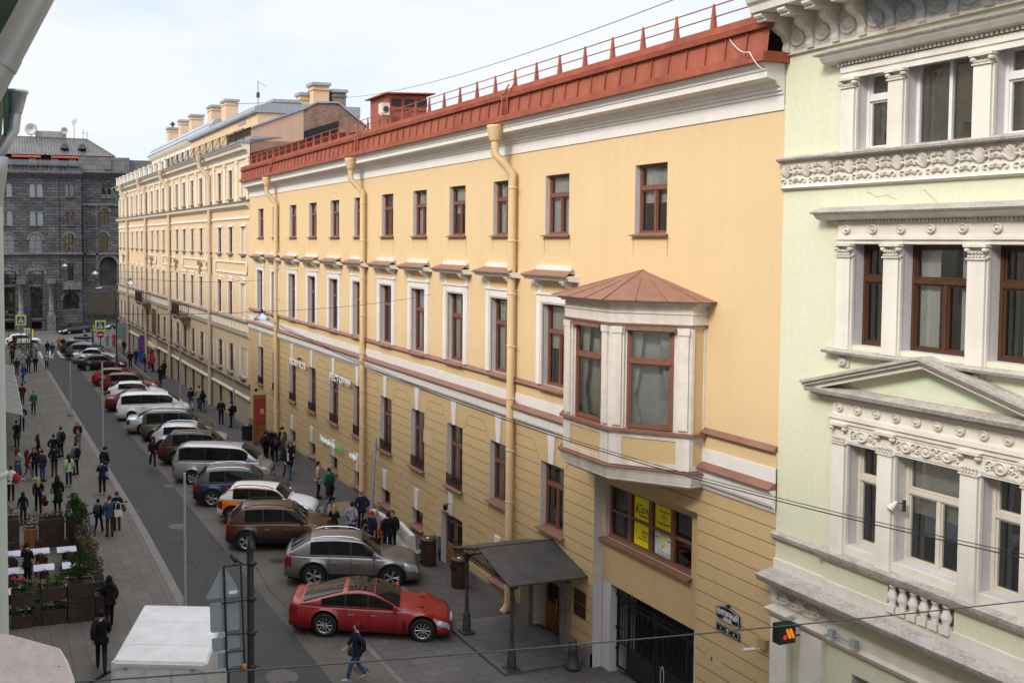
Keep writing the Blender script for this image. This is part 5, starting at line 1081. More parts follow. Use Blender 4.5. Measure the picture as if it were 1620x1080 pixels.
# coping ledge below the window, an irregular weathered slab
k=MB(); top=[(-.6,1.2),(.02,1.2),(.225,2.4),(.222,2.9),(.226,3.08),(.218,3.2),(.20,3.31),(.04,3.48),(-.02,3.52),(-.6,3.7)]
z=10.6; n=len(top)
k.add([(x,y,z) for x,y in top]+[(x,y,z-.32) for x,y in top],[tuple(range(n)),tuple(range(n,2*n))[::-1]]+[(i,i+n,(i+1)%n+n,(i+1)%n) for i in range(n)])
r_=random.Random(5); P0=list(top)
for q in range(0):
    x,y=r_.uniform(-.1,.18),r_.uniform(2.75,3.3); pth=[]
    for i in range(7): pth.append((x,y,z+.0005)); x+=r_.uniform(-.012,.02); y+=r_.uniform(-.03,.03)
    k.tube(pth,.0011,4,1)
for q in range(26):
    x,y=r_.uniform(-.1,.2),r_.uniform(2.6,3.35); w=r_.uniform(.0012,.0045); k.poly([(x-w,y,z+.001),(x,y-w*1.4,z+.001),(x+w*1.2,y,z+.001),(x,y+w,z+.001)],1 if q%3 else 2)
o=k.build('coping_ledge',[M['stonepink'],mat('stone_crack',(.10,.085,.08),.9,0),mat('stone_chip',(.6,.56,.52),.9,0)])
b=o.modifiers.new('b','BEVEL'); b.width=.015; b.segments=2
tag(o,'pinkish weathered stone coping close below the camera in the lower corner','ledge')
k=MB(); k.box(.1,.38,2.2,3.12,10.5,10.53); k.box(.1,.38,3.1,3.12,10.48,10.525); o=k.build('tin_flashing',M['rust']); tag(o,'rusty tin flashing strip below the stone coping','flashing')
dp=empty('corner_downpipe','long grey green downpipe running down the left edge of the view','downpipe',(-.055,4.6,0)); k=MB(); k.tube([(0,0,-.5),(0,0,12.15)],.095,20); 
for zz in (9.7,9.62,8.2,8.12,6.4,10.9): k.lathe([(.096,0),(.101,.006),(.101,.02),(.096,.026)],(0,0,zz),20)
k.build('pipe',mat('grey_green_pipe_paint',(.36,.37,.32),.5,.06,3,streak=.5),dp); k=MB(); k.lathe([(.0955,0),(.0975,.01),(.0975,.045),(.0955,.055)],(0,0,9.5),20); k.build('rust_band',M['rust'],dp); k=MB(); k.lathe([(.095,12.1),(.1,12.2),(.115,12.3),(.12,12.38),(.1,12.38)],(0,0,0),4); k.build('hopper',M['steel'],dp)
dq=empty('eave_downpipe','thick grey metal downpipe slanting from the eave at the top left','downpipe',(0,5.0,0)); k=MB(); k.tube([(.62,0,13.98),(.219,0,13.2),(-.13,0,12.52)],.074,20); k.tube([(.075,0,12.92),(.045,0,12.86)],.078,20); k.build('pipe',mat('grey_metal_pipe',(.33,.33,.31),.4,.1,3,metal=.35,streak=.5),dq)
dr=empty('bright_hopper_pipe','shiny steel hopper and bent pipe just below the thick slanting pipe','downpipe',(0,15.5,0)); k=MB(); k.tube([(.33,0,13.95),(.30,0,13.7),(.06,0,13.3),(-.2,0,13.05)],.1,16); k.lathe([(.1,-.2),(.18,.1),(.2,.12),(.2,.16),(.16,.16)],(.34,0,14.15),16); k.build('pipe',M['steel'],dr)
k=MB(); k.box(-.3,.28,9,13,14.55,14.62); k.box(.16,.2,13,16,13.6,14.6); o=k.build('eave_board',M['greennet']); tag(o,'dark green eave board behind the slanting grey pipe','eave board')
aw_=empty('awning','grey cafe awning jutting from the left house far down the pavement','awning',(-.3,54,0)); k=MB(); k.add([(0,0,2.75),(1.65,0,2.3),(1.55,24,2.0),(0,24,2.45),(0,0,2.8),(1.65,0,2.36),(1.55,24,2.06),(0,24,2.5)],[(4,5,6,7),(0,1,5,4),(1,2,6,5),(0,3,2,1)])
for i in range(1,9): k.bar((0,2.7*i,2.78-.034*i),(1.63,2.7*i,2.36-.034*i),.015,4)
k.build('roof_sheet',mat('dusty_grey_awning',(.15,.155,.15),.7,.15,1.5),aw_); k=MB(); k.bar((1.66,0,2.3),(1.56,24,2.0),.04,6); k.bar((1.6,0,2.3),(1.6,0,-.5),.03,6); k.bar((1.55,12,2.1),(1.55,12,-.6),.03,6); k.build('awning_frame',M['galv'],aw_)
# ---------------------------------------------------------------- poles, signs, lamps
def pole(x,y,h,r,label,foot=True,m='galv',lean=0,group='grey posts along the pavements'):
    t=empty('street_post',label,'post',(x,y,gz(y)),0,group); k=MB(); k.tube([(0,0,0),(lean,0,h)],[r,r*.8],8); k.build('shaft',M[m],t)
    if foot: k=MB(); k.lathe([(.26,0),(.26,.12),(.18,.2),(.08,.22)],(0,0,0),8); k.build('concrete_foot',M['kerb'],t)
    return t
pole(5.1,70.2,3.9,.06,'grey post on a concrete foot on the left pavement, far along'); pole(5.62,53.5,5.8,.06,'tall grey post at the kerb beside the people in blue and black',False); pole(6.0,31.4,4.5,.055,'tall grey post at the kerb above the white truck',False)
pole(13.64,72.95,4.8,.07,'grey post on the parking side beside the white van',False); pole(15.4,62.6,4.5,.07,'grey post beside the two people in black by the cream house',False); pole(15.75,38.7,3.6,.08,'grey post by the sand heap in front of the yellow wall',False,'galv',.25)
t=empty('sign_post','black post holding backs of road signs above the white truck','sign post',(4.77,18,gz(18))); k=MB(); k.tube([(0,0,0),(-.02,0,6.15),(-.02,0,6.2),(-.02,0,6.45)],[.075,.07,.05,.01],12); k.lathe([(.07,6.05),(.1,6.1),(.05,6.2)],(0,0,0),10)
for (xa,za,xb,zb) in ((-.59,5.82,.12,5.81),(-.62,5.08,.12,5.1),(-.51,4.44,.12,4.41),(-.51,4.09,-.17,4.09),(-.47,3.73,.15,3.72)):
    k.bar((xa,-.03,za),(xb,-.03,zb),.018,6)
    if xb>0: k.lathe([(.078,zb-.05),(.095,zb-.04),(.095,zb+.04),(.078,zb+.05)],(0,0,0),10)
k.bar((-.565,-.05,5.8),(-.51,-.05,3.73),.022,6); k.bar((-.23,-.05,5.82),(-.15,-.05,3.73),.02,6); k.build('post',M['iron'],t)
def signback(pts,th=.015):
    n=len(pts); k=MB(); k.add([(x,.0,z) for x,z in pts]+[(x,th,z) for x,z in pts],[tuple(range(n)),tuple(range(n,2*n))[::-1]]+[(i,(i+1)%n,(i+1)%n+n,i+n) for i in range(n)]); return k
M['signback']=mat('grey_sign_back',(.25,.29,.32),.55,.08,4,metal=.15)
def plate(par,pts,name='sign_back',m='signback'): return signback(pts).build(name,M[m],par)
plate(t,[(-.6,5.78),(-.57,5.81),(-.54,5.8),(-.23,5.27),(-.22,5.22),(-.25,5.18),(-.87,5.18),(-.91,5.2),(-.9,5.24)]); plate(t,[(-.84,5.08),(-.28,5.08),(-.25,5.05),(-.24,4.54),(-.28,4.5),(-.8,4.5),(-.83,4.54)]); plate(t,[(-.81,4.38),(-.25,4.4),(-.23,4.36),(-.23,4.18),(-.26,4.14),(-.77,4.12),(-.79,4.16)]); plate(t,[(-.69,4.07),(-.17,4.08),(-.14,4.04),(-.14,3.78),(-.68,3.76)])
k=MB(); k.box(-.46,-.29,-.012,-.002,5.24,5.3); k.build('sticker',M['white_paint'],t)
bd=tag(MB().build('x',M['black']),'a','b') if False else None
def bird(x,y,z,rz,label,kind='magpie'):
    k=MB(); k.tube([(-.1,0,.05),(-.04,0,.08),(.03,0,.12),(.06,0,.17),(.08,0,.2),(.12,0,.19)],[.02,.05,.055,.04,.032,.006],10,0); k.tube([(-.08,0,.06),(-.22,0,.0)],[.025,.012],6,0); k.tube([(0.06,0,.09),(.03,0,.09)],[.03,.05],8,1)
    for s in (-.02,.02): k.bar((0,s,.07),(0,s,0),.005,4,0)
    o=k.build('bird',[M['black'],M['plasticw']],None,(x,y,z),rz); return tag(o,label,'bird')
bird(4.43,17.97,5.6,2.6,'black and white bird perched on the sign post bar'); 
def crossing_sign(x,y,z,label,extra=False):
    t=empty('crossing_sign',label,'road sign',(x,y,gz(y)),0,'pedestrian crossing signs'); k=MB(); k.tube([(0,0,0),(0,0,z-gz(y)+.6)],.06,8); k.build('post',M['irongrey'],t); zz=z-gz(y)
    k=MB(); k.box(-.62,.62,-.09,-.06,zz-.62,zz+.62); k.build('yellow_board',mat('neon_yellow_board',(.70,.85,.02),.5,.02,2) if 'neon_yellow_board' not in bpy.data.materials else bpy.data.materials['neon_yellow_board'],t)
    k=MB(); k.box(-.44,.44,-.115,-.09,zz-.44,zz+.44); k.build('blue_square',mat('sign_blue',(.01,.09,.36),.4,.02,2) if 'sign_blue' not in bpy.data.materials else bpy.data.materials['sign_blue'],t)
    k=MB(); k.poly([(-.36,-.118,zz-.34),(.36,-.118,zz-.34),(0,-.118,zz+.36)]); k.build('white_triangle',wm,t)
    k=MB(); y_=-.124; k.disc_y((.0,y_,zz+.14),.05,.004,8)
    for a,b in (((0,.08),(-.02,-.1)),((-.02,-.1),(-.14,-.28)),((-.02,-.1),(.1,-.28)),((0,.05),(-.12,-.05)),((0,.05),(.12,-.04))): k.bar((a[0],y_,zz+a[1]),(b[0],y_,zz+b[1]),.024,5)
    for i in range(4): k.box(-.3+.17*i,-.22+.17*i,y_,y_+.004,zz-.335,zz-.3)
    k.build('walking_figure',M['black'],t); return t
crossing_sign(3.0,122.5,2.05,'yellow bordered pedestrian crossing sign left of the crossing, beside the white car'); t=crossing_sign(11.6,112.0,2.0,'yellow bordered pedestrian crossing sign above the round no entry sign on the parking side')
ne=empty('no_entry_sign','round red no entry sign with a white bar under the crossing sign','road sign',(11.6,111.9,.95)); k=MB(); k.disc_y((0,-.03,0),.42,.02,20); k.bar((0,.02,-.3),(0,.02,.3),.03,5); k.build('red_disc',mat('sign_red_paint',(.50,.015,.02),.4,.02,2),ne); k=MB(); k.box(-.3,.3,-.045,-.03,-.07,.07); k.build('white_bar',wm,ne)
for v in ne.children: v.location.y-=.03
pl=empty('speed_plate','small white plate with black numerals on a thin double post','road sign',(3.45,112.5,gz(112))); k=MB(); k.bar((-.12,0,0),(-.12,0,2.5),.05,6); k.bar((.12,0,0),(.12,0,2.5),.05,6); k.build('post',M['irongrey'],pl); k=MB(); k.box(-.36,.36,-.08,-.05,2.5,3.1); k.build('plate',wm,pl); text('60',.5,M['black'],pl,(0,-.09,2.8),.01,rot=Matrix.Rotation(PI/2,4,'X'))
def street_lamp(x,y,h,label,arm):
    t=empty('street_lamp',label,'street lamp',(x,y,gz(y)),0,'black street lamp posts'); k=MB(); k.lathe([(.2,0),(.2,.8),(.13,.95),(.11,1.2),(.1,1.3)],(0,0,0),10); k.tube([(0,0,1.2),(0,0,h*.85)]+([(-.1,0,h*.93),(-.5,0,h*.985),(-arm,0,h)] if arm else [(0,0,h)]),[.085,.07]+([.06,.05,.05] if arm else [.06]),8); k.build('lamp_post',M['irongrey'],t)
    if arm: k=MB(); k.tube([(-arm+.1,0,h),(-arm-.5,0,h-.05)],[.1,.06],8); k.build('lamp_head',M['plasticw'],t)
    return t
street_lamp(11.4,94.9,8.3,'tall black lamp post with a curved arm in front of the parked black car',1.5); street_lamp(12.0,125.5,9.0,'plain black lamp post at the far crossing beside the yellow sign',0); street_lamp(3.75,109.5,7.5,'thick dark post at the end of the left pavement',0)
t=empty('direction_board','grey back of a square road sign facing away near the black parked cars','road sign',(14.3,112.6,gz(112.6))); k=MB(); k.bar((0,0,0),(0,0,3),.05,6); k.build('post',M['galv'],t); k=MB(); k.box(-.8,.0,-.08,-.05,1.5,3.4); k.box(.04,.8,-.08,-.05,1.5,3.4); k.build('board',M['signback'],t)
t=empty('lit_poster_panel','tall blue framed poster panel glowing red and green by the cream house','advert panel',(15.25,101,gz(101))); k=MB(); k.box(-.75,.75,-.1,.1,0,2.9); k.build('panel_frame',mat('poster_blue',(.05,.06,.42),.5,.05,1),t); k=MB(); k.box(-.45,.4,-.115,-.1,1.3,2.5); k.build('red_patch',mat('poster_red',(.40,.05,.06),.5,.1,3),t); k=MB(); k.box(-.45,.5,-.115,-.1,.5,1.0); k.build('green_patch',mat('poster_green',(.02,.25,.12),.5,.1,3),t)
t=empty('open_door_panel','tall brown wooden door leaf with a red poster lettered R standing by the wall','door',(15.4,56.0,gz(56))); k=MB(); k.box(-.4,.4,-.04,.04,0,3.1)
for p,q in ((.15,.85),(.95,1.15)): k.box(-.3,.3,-.07,-.04,p,q)
k.build('door_leaf',M['wood'],t); k=MB(); k.box(-.3,.34,-.06,-.04,1.3,2.9); o=k.build('red_poster',mat('dull_red_poster',(.32,.035,.03),.5,.1,2),t); text('R',.42,mat('poster_pink_letter',(.6,.35,.3),.6,0),t,(.15,-.065,2.05),.006,rot=Matrix.Rotation(PI/2,4,'X'),bold=.02)
def bin_(x,y,r,h,m,label,group=None):
    t=empty('litter_bin',label,'bin',(x,y,gz(y)),0,group); k=MB(); k.lathe([(r*.96,0),(r*.98,.06),(r,.08),(r,h*.72),(r,h*.9),(r*1.04,h*.91),(r*1.04,h*.95),(r*.9,h),(r*.3,h),(.02,h-.03)],(0,0,0),20); k.build('bin_body',m,t); k=MB(); k.obox((-r*.97,-r*.2,h*.68),.02,.16,.09,.15); k.build('bin_opening',M['black'],t); k=MB(); k.lathe([(.09,0),(.08,.01),(.02,.012)],(0,0,h+.002),10); k.build('ash_plate',M['chrome'],t); return t
BM=mat('brown_bin_metal',(.060,.032,.022),.45,.12,3)
bin_(15.58,32.45,.3,1.05,BM,'brown cylindrical bin left of the open wooden door'); bin_(15.62,29.97,.3,1.05,BM,'brown cylindrical bin between the wooden door and the canopy')
bin_(15.06,57.76,.33,.95,M['iron'],'black round bin beside the brown door panel with the red poster')
t=empty('gate_bollard','short fat black iron bollard at the corner of the gateway','bollard',(15.66,23.05,gz(23))); k=MB(); k.lathe([(.22,0),(.22,.08),(.17,.12),(.14,.5),(.16,.55),(.13,.6),(.12,.75),(.06,.85),(.01,.88)],(0,0,0),14); k.build('bollard_body',M['irongrey'],t)
for x,y,lb in ((4.9,136.8,'yellow post at the far kerb left of the black saloon'),(13.65,141.9,'yellow post at the far kerb right of the black saloon')): t=empty('yellow_post',lb,'bollard',(x,y,gz(y))); k=MB(); k.bar((0,0,0),(0,0,1.0),.1,8); k.build('post_body',mat('yellow_post_paint',(.70,.42,.03),.5,.1,2),t)
def barrier(x,y,a,label):
    t=empty('plastic_barrier',label,'barrier',(x,y,gz(y)),a,'white plastic barriers'); k=MB(); k.extr([(-.28,0),(.28,0),(.26,.18),(.12,.45),(.09,.98),(-.09,.98),(-.12,.45),(-.26,.18)],-.95,.95,'x')
    for i in range(6): k.box(-.8+.3*i,-.66+.3*i,-.115,.115,.5,.9)
    k.build('barrier_body',M['plasticw'],t); return t
barrier(15.35,34.0,RD(82),'dirty white plastic road barrier nearest the brown bin'); barrier(15.25,36.1,RD(97),'pinkish white plastic road barrier behind the family group')
for i,(x,y,z,a) in enumerate(((15.3,33.0,0,.1),(15.28,33.02,.13,-.1),(15.32,33.0,.26,.15),(14.95,33.25,0,1.2),(14.97,33.22,.13,1.4))):
    k=MB(); k.lathe([(.01,-.07),(.25,-.06),(.3,0),(.25,.06),(.01,.07)],(0,0,.07),12); o=k.build('sandbag',mat('sandbag_cloth',(.33,.31,.28),.9,.2,6) if 'sandbag_cloth' not in bpy.data.materials else bpy.data.materials['sandbag_cloth'],None,(x,y,gz(y)+z),a); o.scale=(1.25,.75,1); tag(o,['grey sandbag at the bottom of the pile at the end of the barrier','grey sandbag in the middle of the taller pile by the barrier','grey sandbag topmost on the pile by the barrier','grey sandbag at the foot of the lower pile beside the red bucket','grey sandbag on top of the lower pile beside the red bucket'][i],'sandbag','sandbags by the barrier')
k=MB(); k.box(-.2,.2,-.15,.15,0,.28); o=k.build('red_crate',mat('red_plastic',(.35,.02,.025),.5,.1,3),None,(14.75,33.3,gz(33)),.4); tag(o,'small red plastic crate beside the sandbags','crate')
k=MB(); vs=[]; n=22
for i in range(6):
    for j in range(n):
        a=2*PI*j/n; r=(1-i/5)*(1+.15*math.sin(3*a)+.1*math.sin(7*a+1)); vs.append((.95*r*math.cos(a),1.35*r*math.sin(a),.34*math.sin(i/5*PI/2)+rnd.uniform(-.03,.03)*(1 if 0<i<5 else 0)-.02))
k.add(vs,[(i*n+j,i*n+(j+1)%n,(i+1)*n+(j+1)%n,(i+1)*n+j) for i in range(5) for j in range(n)],0,True); o=k.build('sand_heap',M['sand'],None,(15.2,40.6,gz(40.6))); tag(o,'low heap of brown sand against the yellow wall','sand heap')
# hanging street lamps and wires
def cable(name,pts,r,label,m='iron',sag=0,n=16):
    k=MB(); P=[]
    for (a,b) in zip(pts,pts[1:]):
        a,b=Vector(a),Vector(b)
        for i in range(n+1):
            t=i/n; p=a.lerp(b,t); p.z-=sag*4*t*(1-t); P.append(p)
    Q=[P[0]]
    for p in P[1:]:
        if (p-Q[-1]).length>1e-4: Q.append(p)
    k.tube(Q,r,5); o=k.build(name,M[m]); return tag(o,label,'cable')
def hung_lamp(x,y,z,label,s=1.0):
    t=empty('hanging_lamp',label,'street lamp',(x,y,z),0,'street lamps hung on wires'); k=MB(); k.lathe([(.5*s,-.2*s),(.46*s,-.05*s),(.2*s,.1*s),(.1*s,.22*s)],(0,0,0),12); k.build('lamp_shade',M['steel'],t); k=MB(); k.bar((0,0,.2*s),(0,0,.45*s),.04,6); k.box(-.5*s,.2*s,-.03,.03,.24*s,.3*s); k.build('hanger',M['irongrey'],t); return t
CAB0,CAB1,CABS=(7.5,27.0,9.7),(16.0,9.0,7.0),.7
hung_lamp(7.5,27.0,9.72,'grey hanging street lamp nearest the camera, in front of the yellow and cream house joint',.5)
hung_lamp(7.5,55.6,9.5,'hanging street lamp over the second balcony of the cream house',.55); hung_lamp(7.5,76,9.4,'hanging street lamp before the arched granite windows',.6); hung_lamp(7.3,107,9.2,'double hanging street lamp farthest down the street, before the granite wall',.7)
cable('lamp_wire',[(-.3,21,10.6),(7.5,27,9.88),(16.2,33.6,9.86)],.007,'thin wire carrying the nearest street lamp to a hook on the yellow wall','iron',.12)
for y,z,lb in ((55.6,9.65,'second hanging street lamp'),(76,9.55,'third hanging street lamp'),(107,9.4,'farthest hanging street lamp')): cable('lamp_wire',[(-.3,y-1,z+.6),(7.5,y,z+.1),(16.0 if y<60 else 15.3,y+2,z-.2)],.012,'thin wire across the street carrying the '+lb,'iron',.15)
cable('feeder_cable',[CAB0,CAB1],.011,'black sagging double cable crossing in front of the shop window and green house','black',CABS,30); cable('feeder_cable',[(CAB0[0],CAB0[1],CAB0[2]+.05),(CAB1[0],CAB1[1],CAB1[2]+.06)],.008,'thinner upper strand of the black sagging double cable','black',CABS,30)
cable('grey_cable',[(-.3,8,8.37),(16.2,8,7.52)],.0075,'light grey cable crossing low in front of the black gate','irongrey',.12,24)
cable('sky_wire',[(22.9,61.4,21.7),(16.4,20,18.05)],.012,'single dark wire crossing the sky above the red roof','iron',.5,24)
cable('loose_wire',[(15.9,17.9,16.9),(15.5,17.0,16.2),(15.4,16.5,16.0),(15.45,16.2,15.6)],.012,'loose pale wire hanging over the red apron by the green house','plasticw',.05,6)
k=MB(); k.lathe([(.006,-.03),(.025,-.02),(.025,.02),(.006,.03)],(0,0,0),8); o=k.build('cable_clamp',M['wood'],None,(2.05,8,8.22)); tag(o,'rusty clamp on the light grey cable above the truck','clamp')
# ---------------------------------------------------------------- vehicles
def lerp(a,b,t): return a+(b-a)*t
def pl_interp(pts,x):      # monotone cubic through the side-view points
    n=len(pts)
    if x<=pts[0][0]: return pts[0][1]
    if x>=pts[-1][0]: return pts[-1][1]
    dl=[(pts[i+1][1]-pts[i][1])/(pts[i+1][0]-pts[i][0]) for i in range(n-1)]
    m=[dl[0]]+[0 if dl[i-1]*dl[i]<=0 else 2*dl[i-1]*dl[i]/(dl[i-1]+dl[i]) for i in range(1,n-1)]+[dl[-1]]
    for i in range(n-1):
        if x<=pts[i+1][0]:
            h=pts[i+1][0]-pts[i][0]; t=(x-pts[i][0])/h
            return pts[i][1]*(1+2*t)*(1-t)**2+h*m[i]*t*(1-t)**2+pts[i+1][1]*t*t*(3-2*t)+h*m[i+1]*t*t*(t-1)
def pl_interp_old(pts,x):
    if x<=pts[0][0]: return pts[0][1]
    for (a,b),(c,d) in zip(pts,pts[1:]):
        if x<=c:
            t=(x-a)/(c-a); t=t*t*(3-2*t)*.55+t*.45; return b+(d-b)*t
    return pts[-1][1]
def paint(name,col,metal=.35,rough=.32):
    m,t,b,o=newmat(name); b.inputs['Base Color'].default_value=(*col,1); b.inputs['Metallic'].default_value=metal; b.inputs['Roughness'].default_value=rough; b.inputs['Coat Weight'].default_value=.4; b.inputs['Coat Roughness'].default_value=.04; return m
TYPES={
 # L, W, H, wheel r, wheelbase, front overhang, deck pts (x from nose=0 backwards, fraction), greenhouse fractions (ws base, roof front, roof rear, rear base), belt, sides
 'fastback':dict(L=4.83,W=1.87,H=1.37,r=.36,wb=2.905,fo=.83,nose=.66,cowl=.93,belt=.90,deck=.96,g=(.30,.46,.66,.93),tail=.95,sill=.2,pil=((.345,.50),(.51,.64),(.65,.79)),rails=0,clad=0),
 'sedan':dict(L=4.6,W=1.78,H=1.46,r=.32,wb=2.65,fo=.9,nose=.72,cowl=.98,belt=.95,deck=1.03,g=(.28,.42,.68,.86),tail=.98,sill=.2,pil=((.35,.505),(.515,.665),(.675,.76)),rails=0,clad=0),
 'suv':dict(L=4.45,W=1.82,H=1.66,r=.385,wb=2.67,fo=.88,nose=.88,cowl=1.08,belt=1.07,deck=1.12,g=(.27,.40,.86,.975),tail=1.05,sill=.28,pil=((.33,.49),(.50,.665),(.675,.83)),rails=1,clad=1),
 'coupe_suv':dict(L=4.63,W=1.84,H=1.63,r=.40,wb=2.66,fo=.95,nose=.86,cowl=1.06,belt=1.06,deck=1.14,g=(.27,.42,.80,.97),tail=1.08,sill=.27,pil=((.34,.50),(.51,.66),(.665,.80)),rails=1,clad=1),
 'minivan':dict(L=4.93,W=1.85,H=1.9,r=.33,wb=3.0,fo=.9,nose=.92,cowl=1.2,belt=1.12,deck=1.15,g=(.13,.30,.95,.992),tail=1.1,sill=.2,pil=((.24,.42),(.43,.66),(.67,.93)),rails=0,clad=0),
 'compact_van':dict(L=4.38,W=1.8,H=1.82,r=.32,wb=2.72,fo=.88,nose=.86,cowl=1.12,belt=1.1,deck=1.1,g=(.20,.36,.965,.992),tail=1.05,sill=.22,pil=((.30,.47),(.49,.70),(.72,.92)),rails=1,clad=0),
 'hatch':dict(L=4.2,W=1.76,H=1.48,r=.31,wb=2.58,fo=.85,nose=.74,cowl=1.0,belt=.97,deck=1.05,g=(.27,.41,.80,.97),tail=.98,sill=.2,pil=((.34,.51),(.52,.68),(.69,.80)),rails=0,clad=0),
}
def car(kind,label,x,y,ang,pm,roofm=None,scale=1.05,group='cars parked nose in along the street',cat='car',name='parked_car',plate_=True,rim='rim',twotone=None,box=False,deflt=True,**ov):
    p=dict(TYPES[kind]); p.update(ov); L_,Wd,H,r,wb=p['L'],p['W'],p['H'],p['r'],p['wb']
    fx=L_/2; X=lambda fr: fx-fr*L_
    g=[X(q) for q in p['g']]
    T=[(-fx,p['tail']-.12),(-fx+.06,p['tail']-.02),(-fx+.16,p['tail']+.02),(g[3],p['deck']),(0,p['belt']+.03),(g[0],p['cowl']),(fx-.45,p['nose']+.09),(fx-.14,p['nose']),(fx-.03,p['nose']-.14),(fx,p['nose']-.26)]
    T.sort(); Tz=lambda x: pl_interp(T,x)
    wxf=fx-p['fo']; wxr=wxf-wb; ra=r+.055
    def hw(x):
        u=x/fx; s=1-.055*abs(u)**3-.0*u
        e=fx-abs(x)
        if e<.45: s-= (.14 if x>0 else .09)*(1-e/.45)**2
        return Wd/2*s
    def zb(x):
        z=p['sill'] if abs(x)<fx-.5 else p['sill']+.06*(1-(fx-abs(x))/.5)
        for wx in (wxf,wxr):
            d=abs(x-wx)
            if d<ra: z=max(z,r+math.sqrt(max(0,ra*ra-d*d)))
        return z
    def sect(x):
        w=hw(x); t=Tz(x); b=zb(x); cr=.035
        lo=p['sill']+.0
        p2=max(.62*t,b+.06); fl=.0
        for wx in (wxf,wxr):
            d=abs(x-wx)
            if d<ra+.15: fl=max(fl,.022*(1-d/(ra+.15)))
        return [(w*.86,b),(w*.965+fl,b+.03),(w*1.0+fl,max(.42*t+.1,b+.05)),(w*.985+fl*.6,p2),(w*.955,max(t-.10,p2+.03)),(w*.90,max(t-.02,p2+.045)),(w*.6,t+cr*.6),(0,t+cr)]
    xs={-fx,fx,-fx+.03,fx-.03,-fx+.08,fx-.08,-fx+.16,fx-.16,-fx+.3,fx-.3}
    xs|={-fx+.3+(L_-.6)*i/26 for i in range(27)}
    for wx in (wxf,wxr):
        for i in range(13): xs.add(wx-ra*math.cos(PI*i/12))
        xs|={wx-ra-.004,wx+ra+.004}
    xs=sorted(xs); xs=[q for i,q in enumerate(xs) if i==0 or q-xs[i-1]>.003]
    root=empty(name,label,cat,(x,y,gz(y)-.1),ang,group); root.scale=(scale,)*3
    # body
    b=MB(); n=8; vs=[]
    for q in xs:
        s=sect(q); full=[(q,yy,zz) for yy,zz in s]+[(q,-yy,zz) for yy,zz in s[-2::-1]]
        vs+=full
    m_=15; fs=[]
    for i in range(len(xs)-1):
        for j in range(m_-1): fs.append((i*m_+j,i*m_+j+1,(i+1)*m_+j+1,(i+1)*m_+j))
    b.add(vs,fs,0,True); b.add(vs[:m_],[tuple(range(m_))],0); b.add(vs[-m_:],[tuple(range(m_))[::-1]],0)
    # greenhouse
    B=lambda q: Tz(q)-.0
    roof=[(g[3],Tz(g[3])+.0),(g[2],H-.05),((g[1]+g[2])/2,H),(g[1],H-.05),(g[0],Tz(g[0])+.02)]
    def Zt(q):
        pts=roof
        for (a,za),(c,zc) in zip(pts,pts[1:]):
            if q<=c: 
                t=(q-a)/(c-a); return za+(zc-za)*t
        return pts[-1][1]
    gx=sorted({g[3],g[0],g[1],g[2],*[g[3]+(g[2]-g[3])*i/6 for i in range(7)],*[g[1]+(g[0]-g[1])*i/6 for i in range(7)],*[g[2]+(g[1]-g[2])*i/8 for i in range(9)]})
    Zs={}
    for i,q in enumerate(gx):   # soften the roof corners
        Zs[q]=(Zt(max(g[3],q-.12))+2*Zt(q)+Zt(min(g[0],q+.12)))/4 if g[3]<q<g[0] else Zt(q)
    def Zr(q):
        for a,c in zip(gx,gx[1:]):
            if q<=c+1e-9: t=(q-a)/(c-a); return Zs[a]+(Zs[c]-Zs[a])*t
        return Zs[gx[-1]]
    tumble=.26 if H>1.75 else .36
    def gsec(q):
        zt=max(Zr(q),B(q)+.005); bz=B(q)-.01; yb=hw(q)*.93; h=zt-bz; yt=yb-tumble*h-.01
        return yb,bz,yt,zt
    vs=[]
    for q in gx:
        yb,bz,yt,zt=gsec(q); h=zt-bz
        s=[(yb,bz),(lerp(yb,yt,.5)+.015,bz+h*.5),(yt,zt-.06*min(1,h*2)),(yt-.05,zt-.015),(yt*.55,zt+.022),(0,zt+.035)]
        vs+=[(q,a,c) for a,c in s]+[(q,-a,c) for a,c in s[-2::-1]]
    m2=11; b.add(vs,[(i*m2+j,i*m2+j+1,(i+1)*m2+j+1,(i+1)*m2+j) for i in range(len(gx)-1) for j in range(m2-1)],1 if roofm else 0,True)
    b.box(-fx+.12,fx-.15,-Wd*.4,Wd*.4,p['sill']-.02,Tz(0)*.7,2)
    body=b.build('body',[pm,roofm or pm,M['black']],root)
    def surf(q,t,side):
        s=sect(q); i=min(int(t),len(s)-2); f_=t-i; yy=lerp(s[i][0],s[i+1][0],f_); zz=lerp(s[i][1],s[i+1][1],f_); return (q,yy*side,zz)
    def patch(k,x0,x1,t0,t1,side,off=.008,nx=5,nt_=4,mi=0):
        vs=[]
        for i in range(nx+1):
            for j in range(nt_+1):
                q=lerp(x0,x1,i/nx); P=surf(q,lerp(t0,t1,j/nt_),side); o=off
                dx=.0
                if q>fx-.3: dx=off
                if q<-fx+.3: dx=-off
                vs.append((P[0]+dx,P[1]+side*o,P[2]+o*.4))
        k.add(vs,[(i*(nt_+1)+j,(i+1)*(nt_+1)+j,(i+1)*(nt_+1)+j+1,i*(nt_+1)+j+1) for i in range(nx) for j in range(nt_)],mi,True)
